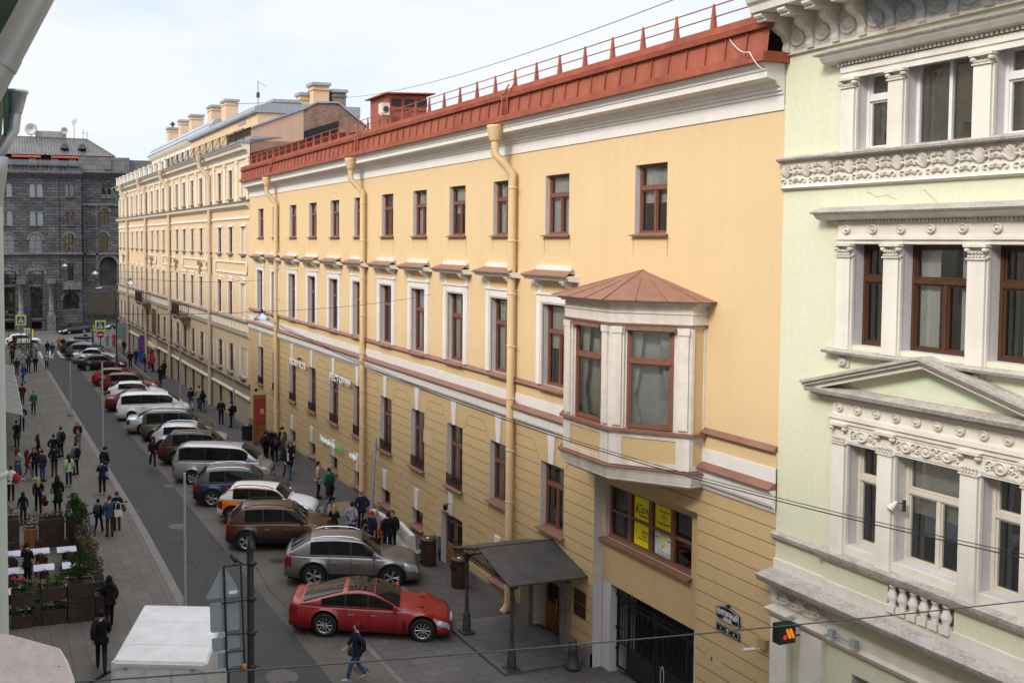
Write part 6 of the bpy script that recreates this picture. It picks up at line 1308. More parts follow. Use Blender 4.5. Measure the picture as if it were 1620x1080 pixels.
    # glass
    for side in (1,-1):
        k=MB()
        for (fa_,fb_) in p['pil']:
            xa,xb=X(fb_),X(fa_); nn=5; vs=[]
            for i in range(nn+1):
                q=lerp(xa,xb,i/nn); yb,bz,yt,zt=gsec(q); h=zt-bz
                for u,z_ in ((.1,None),(.5,None),(.84,None)):
                    yy=lerp(yb,yt,u)+(.03*u*(1-u)*2)+.012; vs.append((q,side*yy,bz+h*min(u+.02,.86) if h>.1 else bz+h*u))
            k.add(vs,[(i*3+j,(i+1)*3+j,(i+1)*3+j+1,i*3+j+1) for i in range(nn) for j in range(2)],0,True)
        k.build('side_window',M['sideglass'],root)
    def topglass(x0,x1,wf,name):
        k=MB(); vs=[]; nx,ny=6,8
        for i in range(nx+1):
            q=lerp(x0,x1,i/nx); yb,bz,yt,zt=gsec(q); ww=(yt-.05)*wf
            for j in range(ny+1):
                v=-1+2*j/ny; yy=ww*v; c=abs(yy)/max(yt,.01)
                zc=zt+.035-.05*max(0,c)**2.2; sl=(Zr(min(g[0],q+.05))-Zr(max(g[3],q-.05)))/.1; nl=math.hypot(1,sl)
                vs.append((q-sl/nl*.014,yy,zc+.014/nl))
        k.add(vs,[(i*(ny+1)+j,(i+1)*(ny+1)+j,(i+1)*(ny+1)+j+1,i*(ny+1)+j+1) for i in range(nx) for j in range(ny)],0,True); return k.build(name,M['carglass'],root)
    topglass(g[1]-.02,g[0]-.07,.97,'windscreen'); topglass(g[3]+.08*(1 if g[2]-g[3]>.35 else .4),g[2]-.03,.9,'rear_window')
    if kind=='fastback': topglass(g[2]+.12,g[1]-.06,.9,'glass_roof')
    # lights, grille, seams, trim
    for side in (1,-1):
        tall=H>1.6
        k=MB(); patch(k,fx-.52,fx-.05,3.3,4.5,side,.01); k.build('headlight',M['lamp_clear'],root)
        k=MB(); patch(k,-fx+.03,-fx+(.26 if not H>1.75 else .10),(2.2 if H>1.75 else 3.1),(3.6 if H>1.75 else 4.4),side,.01); k.build('taillight',M['lamp_red'],root)
    k=MB(); zc=p['nose']-.3
    k.box(fx-.04,fx+.012,-Wd*.28,Wd*.28,zc-.02,zc+.12); k.box(fx-.06,fx+.008,-Wd*.34,Wd*.34,p['sill']+.06,p['sill']+.2); 
    for side in (1,-1):
        for fa_ in [q[0] for q in p['pil'][:2]]+[p['pil'][1][1]+.01]:
            xq=X(fa_)+.03
            if abs(xq-wxr)<ra+.02: xq=wxr+ra+.03
            patch(k,xq-.008,xq+.008,1.0,5.0,side,.003,1,8)
        if p['clad']:
            patch(k,wxr+ra+.05,wxf-ra-.05,.0,1.75,side,.008,6,3)
            for wx in (wxf,wxr):
                vs=[]; n_=14
                for i in range(n_+1):
                    a=PI*i/n_
                    for rr in (ra-.01,ra+.065):
                        q=wx-rr*math.cos(a); zz=r+rr*math.sin(a); vs.append((q,side*(hw(q)*1.0+.03),max(zz,p['sill'])))
                k.add(vs,[(i*2,i*2+1,i*2+3,i*2+2) for i in range(n_)])
        patch(k,g[3]+.2,g[0]-.15,5.0,5.12,side,.01,8,1)
        xa,xb=X(p['pil'][-1][1])-.03,X(p['pil'][0][0])+.03; vs=[]; nn=16
        for i in range(nn+1):
            q=lerp(xa,xb,i/nn); yb,bz,yt,zt=gsec(q); h=zt-bz
            for u in (.07,.5,.885): vs.append((q,side*(lerp(yb,yt,u)+.03*u*(1-u)*2+.007),bz+h*min(u+.02,.9)))
        k.add(vs,[(i*3+j,(i+1)*3+j,(i+1)*3+j+1,i*3+j+1) for i in range(nn) for j in range(2)],0,True)
    if kind=='fastback':
        for side in (1,-1):
            for q in (g[0]+.18,): k.obox((q+.35,side*.42,Tz(q+.35)+.028),.13,.03,.006,-side*.12)
            patch(k,wxf-ra-.16,wxf-ra-.08,1.2,3.2,side,.012,2,4)
    for side in (1,-1):
        patch(k,g[0]-.02,fx-.12,5.02,5.06,side,.004,8,1)
    k.build('black_trim',M['black'],root)
    if p['rails']:
        for side in (1,-1):
            k=MB(); pts=[]
            for i in range(7): q=lerp(g[2]+.1,g[1]-.1,i/6); yb,bz,yt,zt=gsec(q); pts.append((q,side*(yt-.08),zt+(.07 if 0<i<6 else .01)))
            k.tube(pts,.018,6); k.build('roof_rail',M['chrome'] if p['rails']==1 else M['black'],root)
    for side in (1,-1):
        k=MB(); xm=X(p['pil'][0][0])-.12+.18; yb,bz,yt,zt=gsec(xm-.1); k.tube([(xm-.02,side*(yb+.02),bz+.06),(xm-.03,side*(yb+.1),bz+.09),(xm-.03,side*(yb+.24),bz+.1)],[.03,.075,.06],8); k.build('wing_mirror',pm,root)
        for fa_ in (p['pil'][0][1]-.02,p['pil'][1][1]-.02):
            k=MB(); q=X(fa_)+.05; P=surf(q,3.6,side); k.obox((P[0],P[1]+side*.018,P[2]),.1,.016,.014); k.build('door_handle',M['chrome'],root)
    k=MB()
    k.box(fx-.002,fx+.022,-.26,.26,p['sill']+.22,p['sill']+.33); k.box(-fx-.02,-fx+.01,-.26,.26,.56,.67); k.build('number_plate',M['white_paint'],root)
    for wx in (wxf,wxr):
        for side in (1,-1):
            yo=side*(hw(wx)+.01); yi=side*(hw(wx)-.2); w_=bpy.data.objects.new('wheel',None); C.objects.link(w_); w_.parent=root; w_.location=(wx,0,r)
            kt=MB(); prof=[(r*.66,-.1),(r*.93,-.1),(r,-.06),(r,.06),(r*.93,.1),(r*.66,.1)]; nn=28; vs=[]
            for rr,yy in prof:
                for j in range(nn): a=2*PI*j/nn; vs.append((rr*math.cos(a),(yo+yi)/2+yy,rr*math.sin(a)))
            kt.add(vs,[(i*nn+j,i*nn+(j+1)%nn,((i+1)%6)*nn+(j+1)%nn,((i+1)%6)*nn+j) for i in range(6) for j in range(nn)],0,True); kt.build('tyre',M['rubber'],w_)
            kr=MB(); yf=(yo+yi)/2+side*.085
            yb_=(yo+yi)/2+side*.02; kr.add([(r*.66*math.cos(2*PI*j/nn),yb_,r*.66*math.sin(2*PI*j/nn)) for j in range(nn)],[tuple(range(nn))],1)
            vs=[]
            for rr,yy in ((r*.67,yf),(r*.61,yf),(r*.6,yb_)):
                for j in range(nn): a=2*PI*j/nn; vs.append((rr*math.cos(a),yy,rr*math.sin(a)))
            kr.add(vs,[(i*nn+j,i*nn+(j+1)%nn,(i+1)*nn+(j+1)%nn,(i+1)*nn+j) for i in range(2) for j in range(nn)],0,True)
            ns=5 if kind!='fastback' else 10
            for i in range(ns):
                a=2*PI*i/ns
                for da in ((-.16,.16) if ns==5 else (0,)): kr.bar((r*.1*math.cos(a),yf-side*.02,r*.1*math.sin(a)),(r*.64*math.cos(a+da),yf-side*.005,r*.64*math.sin(a+da)),.022 if ns==5 else .017,5)
            kr.disc_y((0,yf-side*.03,0),.055,side*.035,10)
            kr.build('rim',[M[rim],M['black']],w_)
    if twotone:
        k=MB()
        for side in (1,-1):
            patch(k,wxr+ra+.06,X(.45),1.5,5.0,side,.006,6,6); patch(k,X(.975),wxr+ra+.06,2.6,5.0,side,.006,10,5); patch(k,X(.45),X(.36),3.6,5.0,side,.006,4,4)
            vs=[]; nn=10
            for i in range(nn+1):
                q=lerp(g[3]+.12,g[0]-.15,i/nn); yb,bz,yt,zt=gsec(q); h=zt-bz
                for u in (.86,.97): vs.append((q,side*(lerp(yb,yt,u)+.012),bz+h*u))
            k.add(vs,[(i*2,i*2+1,i*2+3,i*2+2) for i in range(nn)])
        k.build('orange_panel',twotone,root)
    if box:
        bx=empty('roof_box','black roof box strapped on the farthest parked dark car','roof box',(x,y,gz(y)-.1),ang); bx.scale=(scale,)*3; k=MB(); k.tube([(-1.0,0,H+.2),(-.9,0,H+.22),(0,0,H+.24),(.8,0,H+.22),(1.0,0,H+.2)],[.05,.3,.36,.28,.05],10); o=k.build('box_shell',M['black'],bx); o.scale=(1,1.1,.55); o.location=(0,0,(H+.22)*.45)
    return root
def place(kind,label,rx,ry,deg,pm,**kw):
    """stand the car with its near rear wheel on the ground at (rx,ry)"""
    p=dict(TYPES[kind]); p.update({k:v for k,v in kw.items() if k in p}); s=kw.get('scale',1.05); a=RD(deg)
    fxr=-(p['L']/2-p['fo']-p['wb'])*s ; hw_=p['W']/2*s     # offsets from near rear wheel to centre
    d=Vector((math.cos(a),math.sin(a))); n=Vector((-math.sin(a),math.cos(a)))
    c=Vector((rx,ry))-d*((p['L']/2-p['fo']-p['wb'])*s)+n*hw_
    return car(kind,label,c.x,c.y,a,pm,**kw)
M['sideglass']=mat('dark_side_glass',(.006,.007,.007),.06,0,sp=.18)
PT={'red':paint('car_red',(.25,.004,.008),.0,.34),'grey':paint('car_warm_grey',(.20,.19,.185),.65,.28),'brown':paint('car_brown',(.060,.028,.014),.5,.32),'white':paint('car_white',(.66,.67,.68),0,.35),'orange':paint('car_orange',(.62,.13,.012),0,.4),'navy':paint('car_navy',(.010,.020,.055),.4,.3),'silver':paint('car_silver',(.36,.36,.38),.6,.32),'dkbrown':paint('car_dark_brown',(.035,.022,.018),.4,.3),'greengrey':paint('car_green_grey',(.075,.072,.055),.4,.35),'lsilver':paint('car_light_silver',(.46,.49,.53),.5,.3),'dred':paint('car_dark_red',(.13,.010,.012),.35,.3),'black':paint('car_black',(.010,.010,.011),.2,.25),'gunmetal':paint('car_gunmetal',(.06,.065,.075),.5,.3)}
place('fastback','red fastback car with black glass roof, nearest of the parked row',9.65,27.52,-26,PT['red'])
place('coupe_suv','warm grey metallic crossover between the red fastback and the brown car',10.72,31.75,-22,PT['grey'])
place('suv','dark brown boxy off-roader with black roof rails, behind the grey crossover',9.45,36.44,-18,PT['brown'],rails=2,L=4.34)
place('suv','white and orange car share crossover with white roof',9.84,40.22,-27,PT['white'],scale=1.02,twotone=PT['orange'],H=1.62,L=4.3,rails=2)
place('suv','dark blue crossover with silver roof line, beside the orange and white car',9.58,43.36,-15,PT['navy'],roofm=PT['gunmetal'],L=4.4)
place('minivan','silver minivan with dark windows, in front of the navy crossover',9.55,47.91,-24,PT['silver'])
place('suv','dark brown crossover mostly hidden behind the silver minivan',9.55,52.3,-19,PT['dkbrown'],rails=2,H=1.75,L=4.7,wb=2.8)
place('suv','light silver crossover with roof rails between the dark brown one and the green grey van',9.4,55.6,-18,PT['lsilver'],H=1.6,L=4.3)
place('compact_van','green grey compact van with a long roof rail',9.4,59.3,-12,PT['greengrey'])
place('sedan','silver saloon seen from behind beside the white minivan',9.08,61.93,-13,PT['lsilver'])
place('minivan','white minivan with black windows and grey lower side',9.07,67.0,-11,PT['white'],H=1.85)
place('sedan','dark red saloon half hidden behind the white minivan',8.75,71.2,-12,PT['dred'],H=1.5)
place('hatch','white hatchback between the two dark red cars',9.3,75.6,-12,PT['white'],H=1.5,L=4.4)
place('suv','dark red crossover beside the bright red car',9.34,80.0,-18,PT['dred'],L=4.6,rails=0)
place('hatch','bright red hatchback partly behind the dark red crossover',8.9,85.2,-15,PT['red'],L=4.3)
place('sedan','black saloon beside the lamp post with the curved arm',8.77,96.97,-15,PT['black'])
place('sedan','silver saloon between the black saloon and the gunmetal estate',8.7,103.2,-13,PT['lsilver'],H=1.5)
place('suv','gunmetal estate car beside the farthest parked dark car',8.3,106.8,-12,PT['gunmetal'],L=4.6)
place('suv','farthest parked dark car, with a roof box on top',8.1,111.0,-12,PT['black'],box=True,L=4.7)
car('suv','white compact car with a dark lower side driving on the far street',3.3,124.0,0.05,PT['white'],scale=1.0,group='cars on the cross street',name='driving_car',H=1.6,L=4.2,rails=0)
car('sedan','black saloon on the far street in front of the granite building',10.8,141.2,PI+RD(37),PT['black'],scale=1.05,group='cars on the cross street',name='driving_car',L=4.9)
car('sedan','dark car half hidden at the far end behind the no entry sign',17.5,146.3,PI+RD(32),PT['gunmetal'],group='cars on the cross street',name='driving_car')
# white box truck
t=empty('box_truck','white box truck seen from above, close below the camera','truck',(3.93,22.12,gz(22)),RD(-21))
bw,bl,zr=1.07,1.63,2.93
k=MB(); e=.05
k.box(-bw,bw,-bl,bl,.85,zr-.06)
k.add([(-bw,-bl,zr-.06),(bw,-bl,zr-.06),(bw,bl,zr-.06),(-bw,bl,zr-.06),(-bw+e,-bl+e,zr),(bw-e,-bl+e,zr),(bw-e,bl-e,zr),(-bw+e,bl-e,zr)],[(0,1,5,4),(1,2,6,5),(2,3,7,6),(3,0,4,7),(4,5,6,7)]); k.build('cargo_box',mat('truck_white',(.56,.565,.57),.45,.09,1.6,streak=.3,dirt=(.46,.45,.44)),t)
k=MB()
for y in (-.75,.55): k.box(-bw+.03,bw-.03,y,y+.012,zr+.001,zr+.004)
for x in (-bw,bw-.06): k.box(x-.004,x+.064,-bl-.02,-bl+.05,.8,zr-.02)
k.box(-bw,bw,-bl-.022,-bl+.03,zr-.13,zr-.05); k.box(-.012,.012,-bl-.006,-bl,.9,zr-.1)
for x in (-bw+.12,bw-.12): 
    for z in (1.2,2.0,2.75): k.box(x-.06,x+.06,-bl-.03,-bl,z,z+.05)
for x in (-.3,.3): k.bar((x,-bl-.03,.9),(x,-bl-.03,zr-.15),.014,6)
k.build('box_trim',mat('truck_grey_trim',(.52,.53,.54),.4,.1,4),t)
k=MB()
for x in (-.75,.75): k.box(x-.05,x+.05,-bl-.025,-bl,zr-.19,zr-.13)
k.build('marker_lamp',mat('amber_lens',(.35,.2,.08),.3,0),t)
k=MB(); k.box(-.9,.9,-1.7,3.3,.5,.8); k.build('chassis',M['black'],t)
k=MB(); k.add([(-.9,1.75,.5),(.9,1.75,.5),(.9,3.5,.5),(-.9,3.5,.5),(-.9,1.75,2.1),(.9,1.75,2.1),(.85,2.6,2.05),(-.85,2.6,2.05),(-.88,3.1,1.35),(.88,3.1,1.35),(-.86,3.5,1.1),(.86,3.5,1.1)],[(0,1,5,4),(4,5,6,7),(7,6,9,8),(8,9,11,10),(10,11,2,3),(1,2,11,9,6,5),(0,4,7,8,10,3)]); k.build('cab',M['white_paint'],t)
k=MB(); k.add([(-.78,2.66,2.0),(.78,2.66,2.0),(.8,3.07,1.42),(-.8,3.07,1.42)],[(0,1,2,3)]); k.build('windscreen',M['carglass'],t)
for v in t.children[-1].data.vertices: v.co.z+=.02; v.co.y+=.02
for x in (-.85,.85):
    for y in (-.9,2.6):
        k=MB(); nn=20; vs=[]
        for yy in (-.12,.12):
            for j in range(nn): vs.append((x+yy,y+.38*math.cos(2*PI*j/nn),.38+.38*math.sin(2*PI*j/nn)))
        k.add(vs,[(j,(j+1)%nn,nn+(j+1)%nn,nn+j) for j in range(nn)]+[tuple(range(nn)),tuple(range(nn,2*nn))],0); k.build('wheel',M['rubber'],t)
# ---------------------------------------------------------------- people
def skin(verts,edges,radii,sub=1,root=0):
    me=bpy.data.meshes.new('skin'); me.from_pydata([tuple(v) for v in verts],edges,[]); o=bpy.data.objects.new('skin',me); C.objects.link(o)
    md=o.modifiers.new('s','SKIN'); md.use_smooth_shade=True; md.branch_smoothing=.6
    sv=me.skin_vertices[0].data
    for i,r in enumerate(radii):
        sv[i].radius=(r,r) if not isinstance(r,tuple) else r
    sv[root].use_root=True
    if sub: u=o.modifiers.new('u','SUBSURF'); u.levels=sub; u.render_levels=sub
    dg=bpy.context.evaluated_depsgraph_get(); out=bpy.data.meshes.new_from_object(o.evaluated_get(dg)); bpy.data.objects.remove(o); bpy.data.meshes.remove(me)
    for p in out.polygons: p.use_smooth=True
    return out
def joints(pose):
    J=dict(pel=(0,0,.97),wai=(0,.01,1.1),che=(0,.015,1.28),nek=(0,0,1.45),thr=(0,.01,1.5),hd1=(0,.025,1.575),hd2=(0,.02,1.65),hd3=(0,.0,1.70))
    for s,n in ((-1,'l'),(1,'r')):
        J['sh'+n]=(s*.17,-.005,1.405); J['el'+n]=(s*.235,-.03,1.14); J['wr'+n]=(s*.245,.03,.90)
        J['hp'+n]=(s*.085,0,.93); J['kn'+n]=(s*.095,.025,.50); J['an'+n]=(s*.10,-.02,.09); J['to'+n]=(s*.12,.14,.035); J['he'+n]=(s*.10,-.06,.04)
    def leg(n,kn,an,tilt=0):
        s=-1 if n=='l' else 1; J['kn'+n]=(s*.09,*kn); J['an'+n]=(s*.09,*an); J['to'+n]=(s*.105,an[0]+.16,max(.03,an[1]-.055+tilt)); J['he'+n]=(s*.09,an[0]-.05,max(.035,an[1]-.05-tilt*.5))
    def arm(n,el,wr):
        s=-1 if n=='l' else 1; J['el'+n]=(s*el[0],el[1],el[2]); J['wr'+n]=(s*wr[0],wr[1],wr[2])
    if pose=='walk':
        leg('l',(.21,.53),(.30,.13),.05); leg('r',(-.03,.50),(-.30,.17),-.06); arm('l',(.22,-.16,1.16),(.22,-.14,.93)); arm('r',(.22,.1,1.15),(.2,.26,.98))
    if pose=='stride':
        leg('r',(.20,.52),(.27,.1),.06); leg('l',(.0,.50),(-.28,.16),-.06); arm('r',(.22,-.13,1.16),(.2,-.02,.97)); arm('l',(.22,.06,1.15),(.12,.24,1.06))
    if pose=='phone': arm('l',(.23,.02,1.15),(.1,.26,1.22)); arm('r',(.23,.0,1.14),(.14,.24,1.17))
    if pose=='pocket': arm('l',(.29,-.1,1.16),(.19,.07,.98)); arm('r',(.29,-.1,1.16),(.19,.07,.98)); leg('l',(.05,.50),(.04,.09))
    if pose=='armup': arm('r',(.26,.06,1.55),(.2,.12,1.78)); 
    if pose=='hug': arm('r',(.34,.05,1.3),(.5,.12,1.28)); 
    if pose=='fold': arm('l',(.24,.0,1.15),(-.06,.2,1.18)); arm('r',(.24,.0,1.14),(-.08,.22,1.14))
    if pose=='lookd': J['hd1']=(0,.06,1.565); J['hd2']=(0,.08,1.635); J['hd3']=(0,.07,1.685); arm('l',(.23,.02,1.15),(.07,.25,1.16)); arm('r',(.23,.0,1.14),(.1,.24,1.12))
    return J
BONES=[('pel','wai'),('wai','che'),('che','nek'),('nek','thr'),('thr','hd1'),('hd1','hd2'),('hd2','hd3')]
for n in 'lr': BONES+=[('nek' if False else 'che','sh'+n),('sh'+n,'el'+n),('el'+n,'wr'+n),('pel','hp'+n),('hp'+n,'kn'+n),('kn'+n,'an'+n),('an'+n,'to'+n)]
RB=dict(pel=(.13,.10),wai=(.125,.095),che=(.145,.105),nek=(.06,.06),thr=(.052,.055),hd1=(.068,.082),hd2=(.078,.095),hd3=(.055,.07))
for n in 'lr': RB.update({'sh'+n:.055,'el'+n:.042,'wr'+n:.027,'hp'+n:.085,'kn'+n:.058,'an'+n:.04,'to'+n:.03})
PC={}
def person_meshes(pose):
    if pose in PC: return PC[pose]
    J=joints(pose); D={}
    names=[n for n in J if not n.startswith('he')]; ix={n:i for i,n in enumerate(names)}
    V=[J[n] for n in names]; E=[(ix[a],ix[b]) for a,b in BONES]; R_=[RB[n] for n in names]
    hd=Vector(J['hd1']); V.append(tuple(hd+Vector((0,.1,-.005)))); E.append((ix['hd1'],len(V)-1)); R_.append(.014)      # nose
    for n in 'lr':                                            # palm, four fingers of unequal length and a thumb from its side
        w=Vector(J['wr'+n]); d=(w-Vector(J['el'+n])).normalized(); s=-1 if n=='l' else 1
        side=Vector((0,1,0)) if abs(d.y)<.6 else Vector((-s,0,0)); side=(side-d*side.dot(d)).normalized(); nrm=d.cross(side)
        V.append(tuple(w+d*.06)); pi=len(V)-1; E.append((ix['wr'+n],pi)); R_.append((.036,.018))
        for q,(o,l) in enumerate(((-.027,.062),(-.009,.08),(.009,.085),(.027,.074))):
            a=w+d*.095+side*o; V.append(tuple(a)); R_.append(.0095); E.append((pi,len(V)-1)); V.append(tuple(a+d*l*.6+nrm*.012*s)); R_.append(.0085); E.append((len(V)-2,len(V)-1)); V.append(tuple(a+d*l+nrm*.03*s)); R_.append(.0075); E.append((len(V)-2,len(V)-1))
        a=w+d*.04+side*.035; V.append(tuple(a)); R_.append(.011); E.append((pi,len(V)-1)); V.append(tuple(a+d*.045+side*.025)); R_.append(.0095); E.append((len(V)-2,len(V)-1))
    D['body']=skin(V,E,R_,1,ix['pel'])
    def part(bones,rad,root):
        ns=[]; 
        for a,b in bones:
            for q in (a,b):
                if q not in ns: ns.append(q)
        i2={q:i for i,q in enumerate(ns)}; return skin([J[q] for q in ns],[(i2[a],i2[b]) for a,b in bones],[rad[q] for q in ns],1,i2[root])
    J['hem']=(0,.0,.87); J['nk2']=(0,-.005,1.465)
    for n in 'lr': J['cf'+n]=tuple(Vector(J['el'+n]).lerp(Vector(J['wr'+n]),.92))
    tb=[('hem','pel'),('pel','wai'),('wai','che'),('che','nk2')]+[x for n in 'lr' for x in (('che','sh'+n),('sh'+n,'el'+n),('el'+n,'cf'+n))]
    rt=dict(hem=(.2,.165),pel=(.165,.125),wai=(.158,.125),che=(.165,.13),nk2=(.085,.08),shl=.082,shr=.082,ell=.062,elr=.062,cfl=.046,cfr=.046)
    D['top']=part(tb,rt,'pel')
    rp=dict(rt,hem=(.21,.175),pel=(.175,.145),wai=(.18,.15),che=(.185,.155),shl=.1,shr=.1,ell=.078,elr=.078,cfl=.055,cfr=.055); D['puffer']=part(tb,rp,'pel')
    lb=[('pel','hp'+n) for n in 'lr']+[x for n in 'lr' for x in (('hp'+n,'kn'+n),('kn'+n,'ak'+n))]
    for n in 'lr': J['ak'+n]=tuple(Vector(J['kn'+n]).lerp(Vector(J['an'+n]),.97))
    D['trousers']=part(lb,dict(pel=(.115,.085),hpl=.088,hpr=.088,knl=.073,knr=.073,akl=.058,akr=.058),'pel')
    D['wide']=part(lb,dict(pel=(.118,.088),hpl=.095,hpr=.095,knl=.098,knr=.098,akl=.10,akr=.10),'pel')
    k=MB()
    for n in 'lr':
        a,t,h=Vector(J['an'+n]),Vector(J['to'+n]),Vector(J['he'+n]); k.tube([h+Vector((0,-.02,.01)),h.lerp(t,.35)+Vector((0,0,.025)),h.lerp(t,.75)+Vector((0,0,.01)),t+Vector((0,.03,.004))],[.036,.05,.048,.028],8); k.tube([h.lerp(t,.25),a+Vector((0,0,.04))],[.05,.046],8)
    D['shoes']=k
    h0=Vector(J['hd2'])
    def cap(scale,zcut,back=0):
        k=MB(); n=14; vs=[]; rows=8
        for i in range(rows+1):
            ph=PI*.5-(PI*.78)*i/rows
            for j in range(n):
                a=2*PI*j/n; x=math.cos(ph)*math.cos(a); y=math.cos(ph)*math.sin(a); z=math.sin(ph)
                f_=1.0
                if y>.25 and z<zcut: f_=.72
                vs.append((h0.x+.092*scale*x*f_,h0.y-.012+.112*scale*y*f_-back*(1 if y<0 else 0)*.0,h0.z-.03+.105*scale*z))
        k.add(vs,[(i*n+j,i*n+(j+1)%n,(i+1)*n+(j+1)%n,(i+1)*n+j) for i in range(rows) for j in range(n)],0,True); return k
    D['hair']=cap(1.0,.45); D['cap']=cap(1.04,.3); D['cap'].tube([(h0.x,h0.y+.07,h0.z+.0),(h0.x,h0.y+.17,h0.z-.025)],[.07,.05],8); 
    lk=cap(1.03,.5)
    lk.tube([(h0.x,h0.y-.06,h0.z),(h0.x,h0.y-.1,h0.z-.12),(h0.x,h0.y-.11,h0.z-.26),(h0.x,h0.y-.1,h0.z-.38)],[.08,.095,.09,.05],10)
    for s in (-1,1): lk.tube([(h0.x+s*.075,h0.y,h0.z),(h0.x+s*.085,h0.y-.01,h0.z-.12),(h0.x+s*.08,h0.y+.02,h0.z-.26)],[.035,.035,.02],6)
    D['long']=lk; hk=cap(1.16,.35); hk.tube([(h0.x,h0.y-.06,h0.z-.08),(h0.x,h0.y-.07,h0.z-.2)],[.1,.13],10); D['hood']=hk
    pk=cap(1.0,.45); pk.tube([(h0.x,h0.y-.1,h0.z+.03),(h0.x,h0.y-.17,h0.z-.02),(h0.x,h0.y-.17,h0.z-.18)],[.04,.04,.015],8); D['tail']=pk
    k=MB()
    for s in (-1,1): k.lathe([(.001,-.009),(.009,0),(.001,.009)],(hd.x+s*.03,hd.y+.082,hd.z+.045),6)
    k.box(hd.x-.022,hd.x+.022,hd.y+.078,hd.y+.086,hd.z-.04,hd.z-.034); D['face']=k
    def skirt(prof): k=MB(); k.lathe(prof,(0,0,0),16); return k
    D['coat']=skirt([(.14,1.12),(.175,.97),(.2,.8),(.23,.55),(.22,.54)]); D['skirt']=skirt([(.13,1.05),(.165,.93),(.19,.6),(.23,.2),(.22,.19)]); D['shortskirt']=skirt([(.13,1.05),(.17,.93),(.21,.5),(.2,.49)])
    for n in ('shoes','hair','cap','long','hood','tail','face','coat','skirt','shortskirt'): D[n]=D[n].mesh(n,M['black'])
    PC[pose]=D
    for q in D.values():
        if not q.materials: q.materials.append(M['skin'])
    return D
FM={}
def cloth(c):
    c=tuple(c)
    if c not in FM: FM[c]=mat('cloth',c,.85,.12,12,.1,sp=.2)
    return FM[c]
K=dict(black=(.010,.010,.012),char=(.030,.030,.033),navy=(.012,.016,.04),blue=(.015,.045,.26),denim=(.045,.085,.17),ljean=(.22,.30,.42),grey=(.12,.125,.13),lgrey=(.30,.30,.32),beige=(.40,.33,.26),white=(.62,.62,.62),green=(.01,.10,.075),dgreen=(.02,.055,.04),mint=(.36,.50,.30),brown=(.055,.028,.018),maroon=(.10,.012,.02),red=(.42,.02,.025),pink=(.55,.06,.14),lpink=(.45,.30,.33),orange=(.55,.14,.03),lilac=(.30,.28,.36),dbrown=(.05,.022,.012),blond=(.38,.25,.11),hairb=(.014,.010,.008),ginger=(.12,.035,.012),bdenim=(.03,.058,.105),tan=(.24,.16,.09),yellow=(.6,.32,.02))
def person(label,x,y,face,pose='stand',top='black',legs='black',hair=('hair','hairb'),H=1.72,outer='top',shoes='black',lower=None,dz=0,lowc=None):
    D=person_meshes(pose); s=H/1.74
    def sub(me,name,c,par):
        o=bpy.data.objects.new(name,me); C.objects.link(o); 
        if par: o.parent=par
        if c is not None: o.material_slots[0].link='OBJECT'; o.material_slots[0].material=cloth(K[c]) if isinstance(c,str) else c
        return o
    b=sub(D['body'],'person',None,None); b.material_slots[0].link='OBJECT'; b.material_slots[0].material=M['skin']
    b.location=(x,y,gz(y)+dz); b.rotation_euler[2]=face; b.scale=(s,s,s); tag(b,label,'person','people in the street')
    sub(D[outer],'jacket' if outer!='top' else 'shirt',top,b); sub(D['trousers' if legs not in ('ljean','denim2') else 'wide'],'trousers',legs,b); sub(D['shoes'],'shoes',shoes,b)
    sub(D[hair[0]],'hair' if hair[0] not in ('cap','hood') else hair[0],hair[1],b); sub(D['face'],'face',None,b)
    if lower: sub(D[lower],'coat_skirt' if lower=='coat' else 'skirt',lowc or top,b)
    return b
def bag(x,y,z,c,label,kind='backpack',rz=0,cat=None):
    if kind=='backpack':
        k=MB(); k.tube([(0,0,-.24),(0,-.01,-.1),(0,0,.1),(0,.01,.22)],[.1,.155,.15,.08],10)
        for s in (-.09,.09): k.tube([(s,.1,.2),(s,.2,.1),(s,.12,-.15)],.018,5)
    elif kind=='tote':
        k=MB(); k.add([(-.15,-.05,-.17),(.15,-.05,-.17),(.15,.05,-.17),(-.15,.05,-.17),(-.17,-.06,.1),(.17,-.06,.1),(.17,.06,.1),(-.17,.06,.1)],[(0,1,5,4),(1,2,6,5),(2,3,7,6),(3,0,4,7),(3,2,1,0)]); k.tube([(-.12,0,.1),(-.08,0,.38),(.0,0,.46),(.08,0,.38),(.12,0,.1)],.015,5)
    else:
        k=MB(); k.tube([(0,0,-.12),(0,0,-.02),(0,0,.1)],[.09,.1,.05],8); k.tube([(-.06,0,.08),(0,0,.25),(.06,0,.08)],.01,4)
    o=k.build('backpack' if kind=='backpack' else 'bag',cloth(K[c]),None,(x,y,gz(y)+z),rz); return tag(o,label,cat or ('backpack' if kind=='backpack' else 'bag'))
def pack_on(p,c,label):
    f=p.rotation_euler[2]; s=p.scale[0]; return bag(p.location.x+.2*s*math.sin(f),p.location.y-.2*s*math.cos(f),1.22*s,c,label,'backpack',f)
TW,AW,RT,LT=PI,0.0,-PI/2,PI/2         # facing the camera end, away, towards the houses on the right, to the left
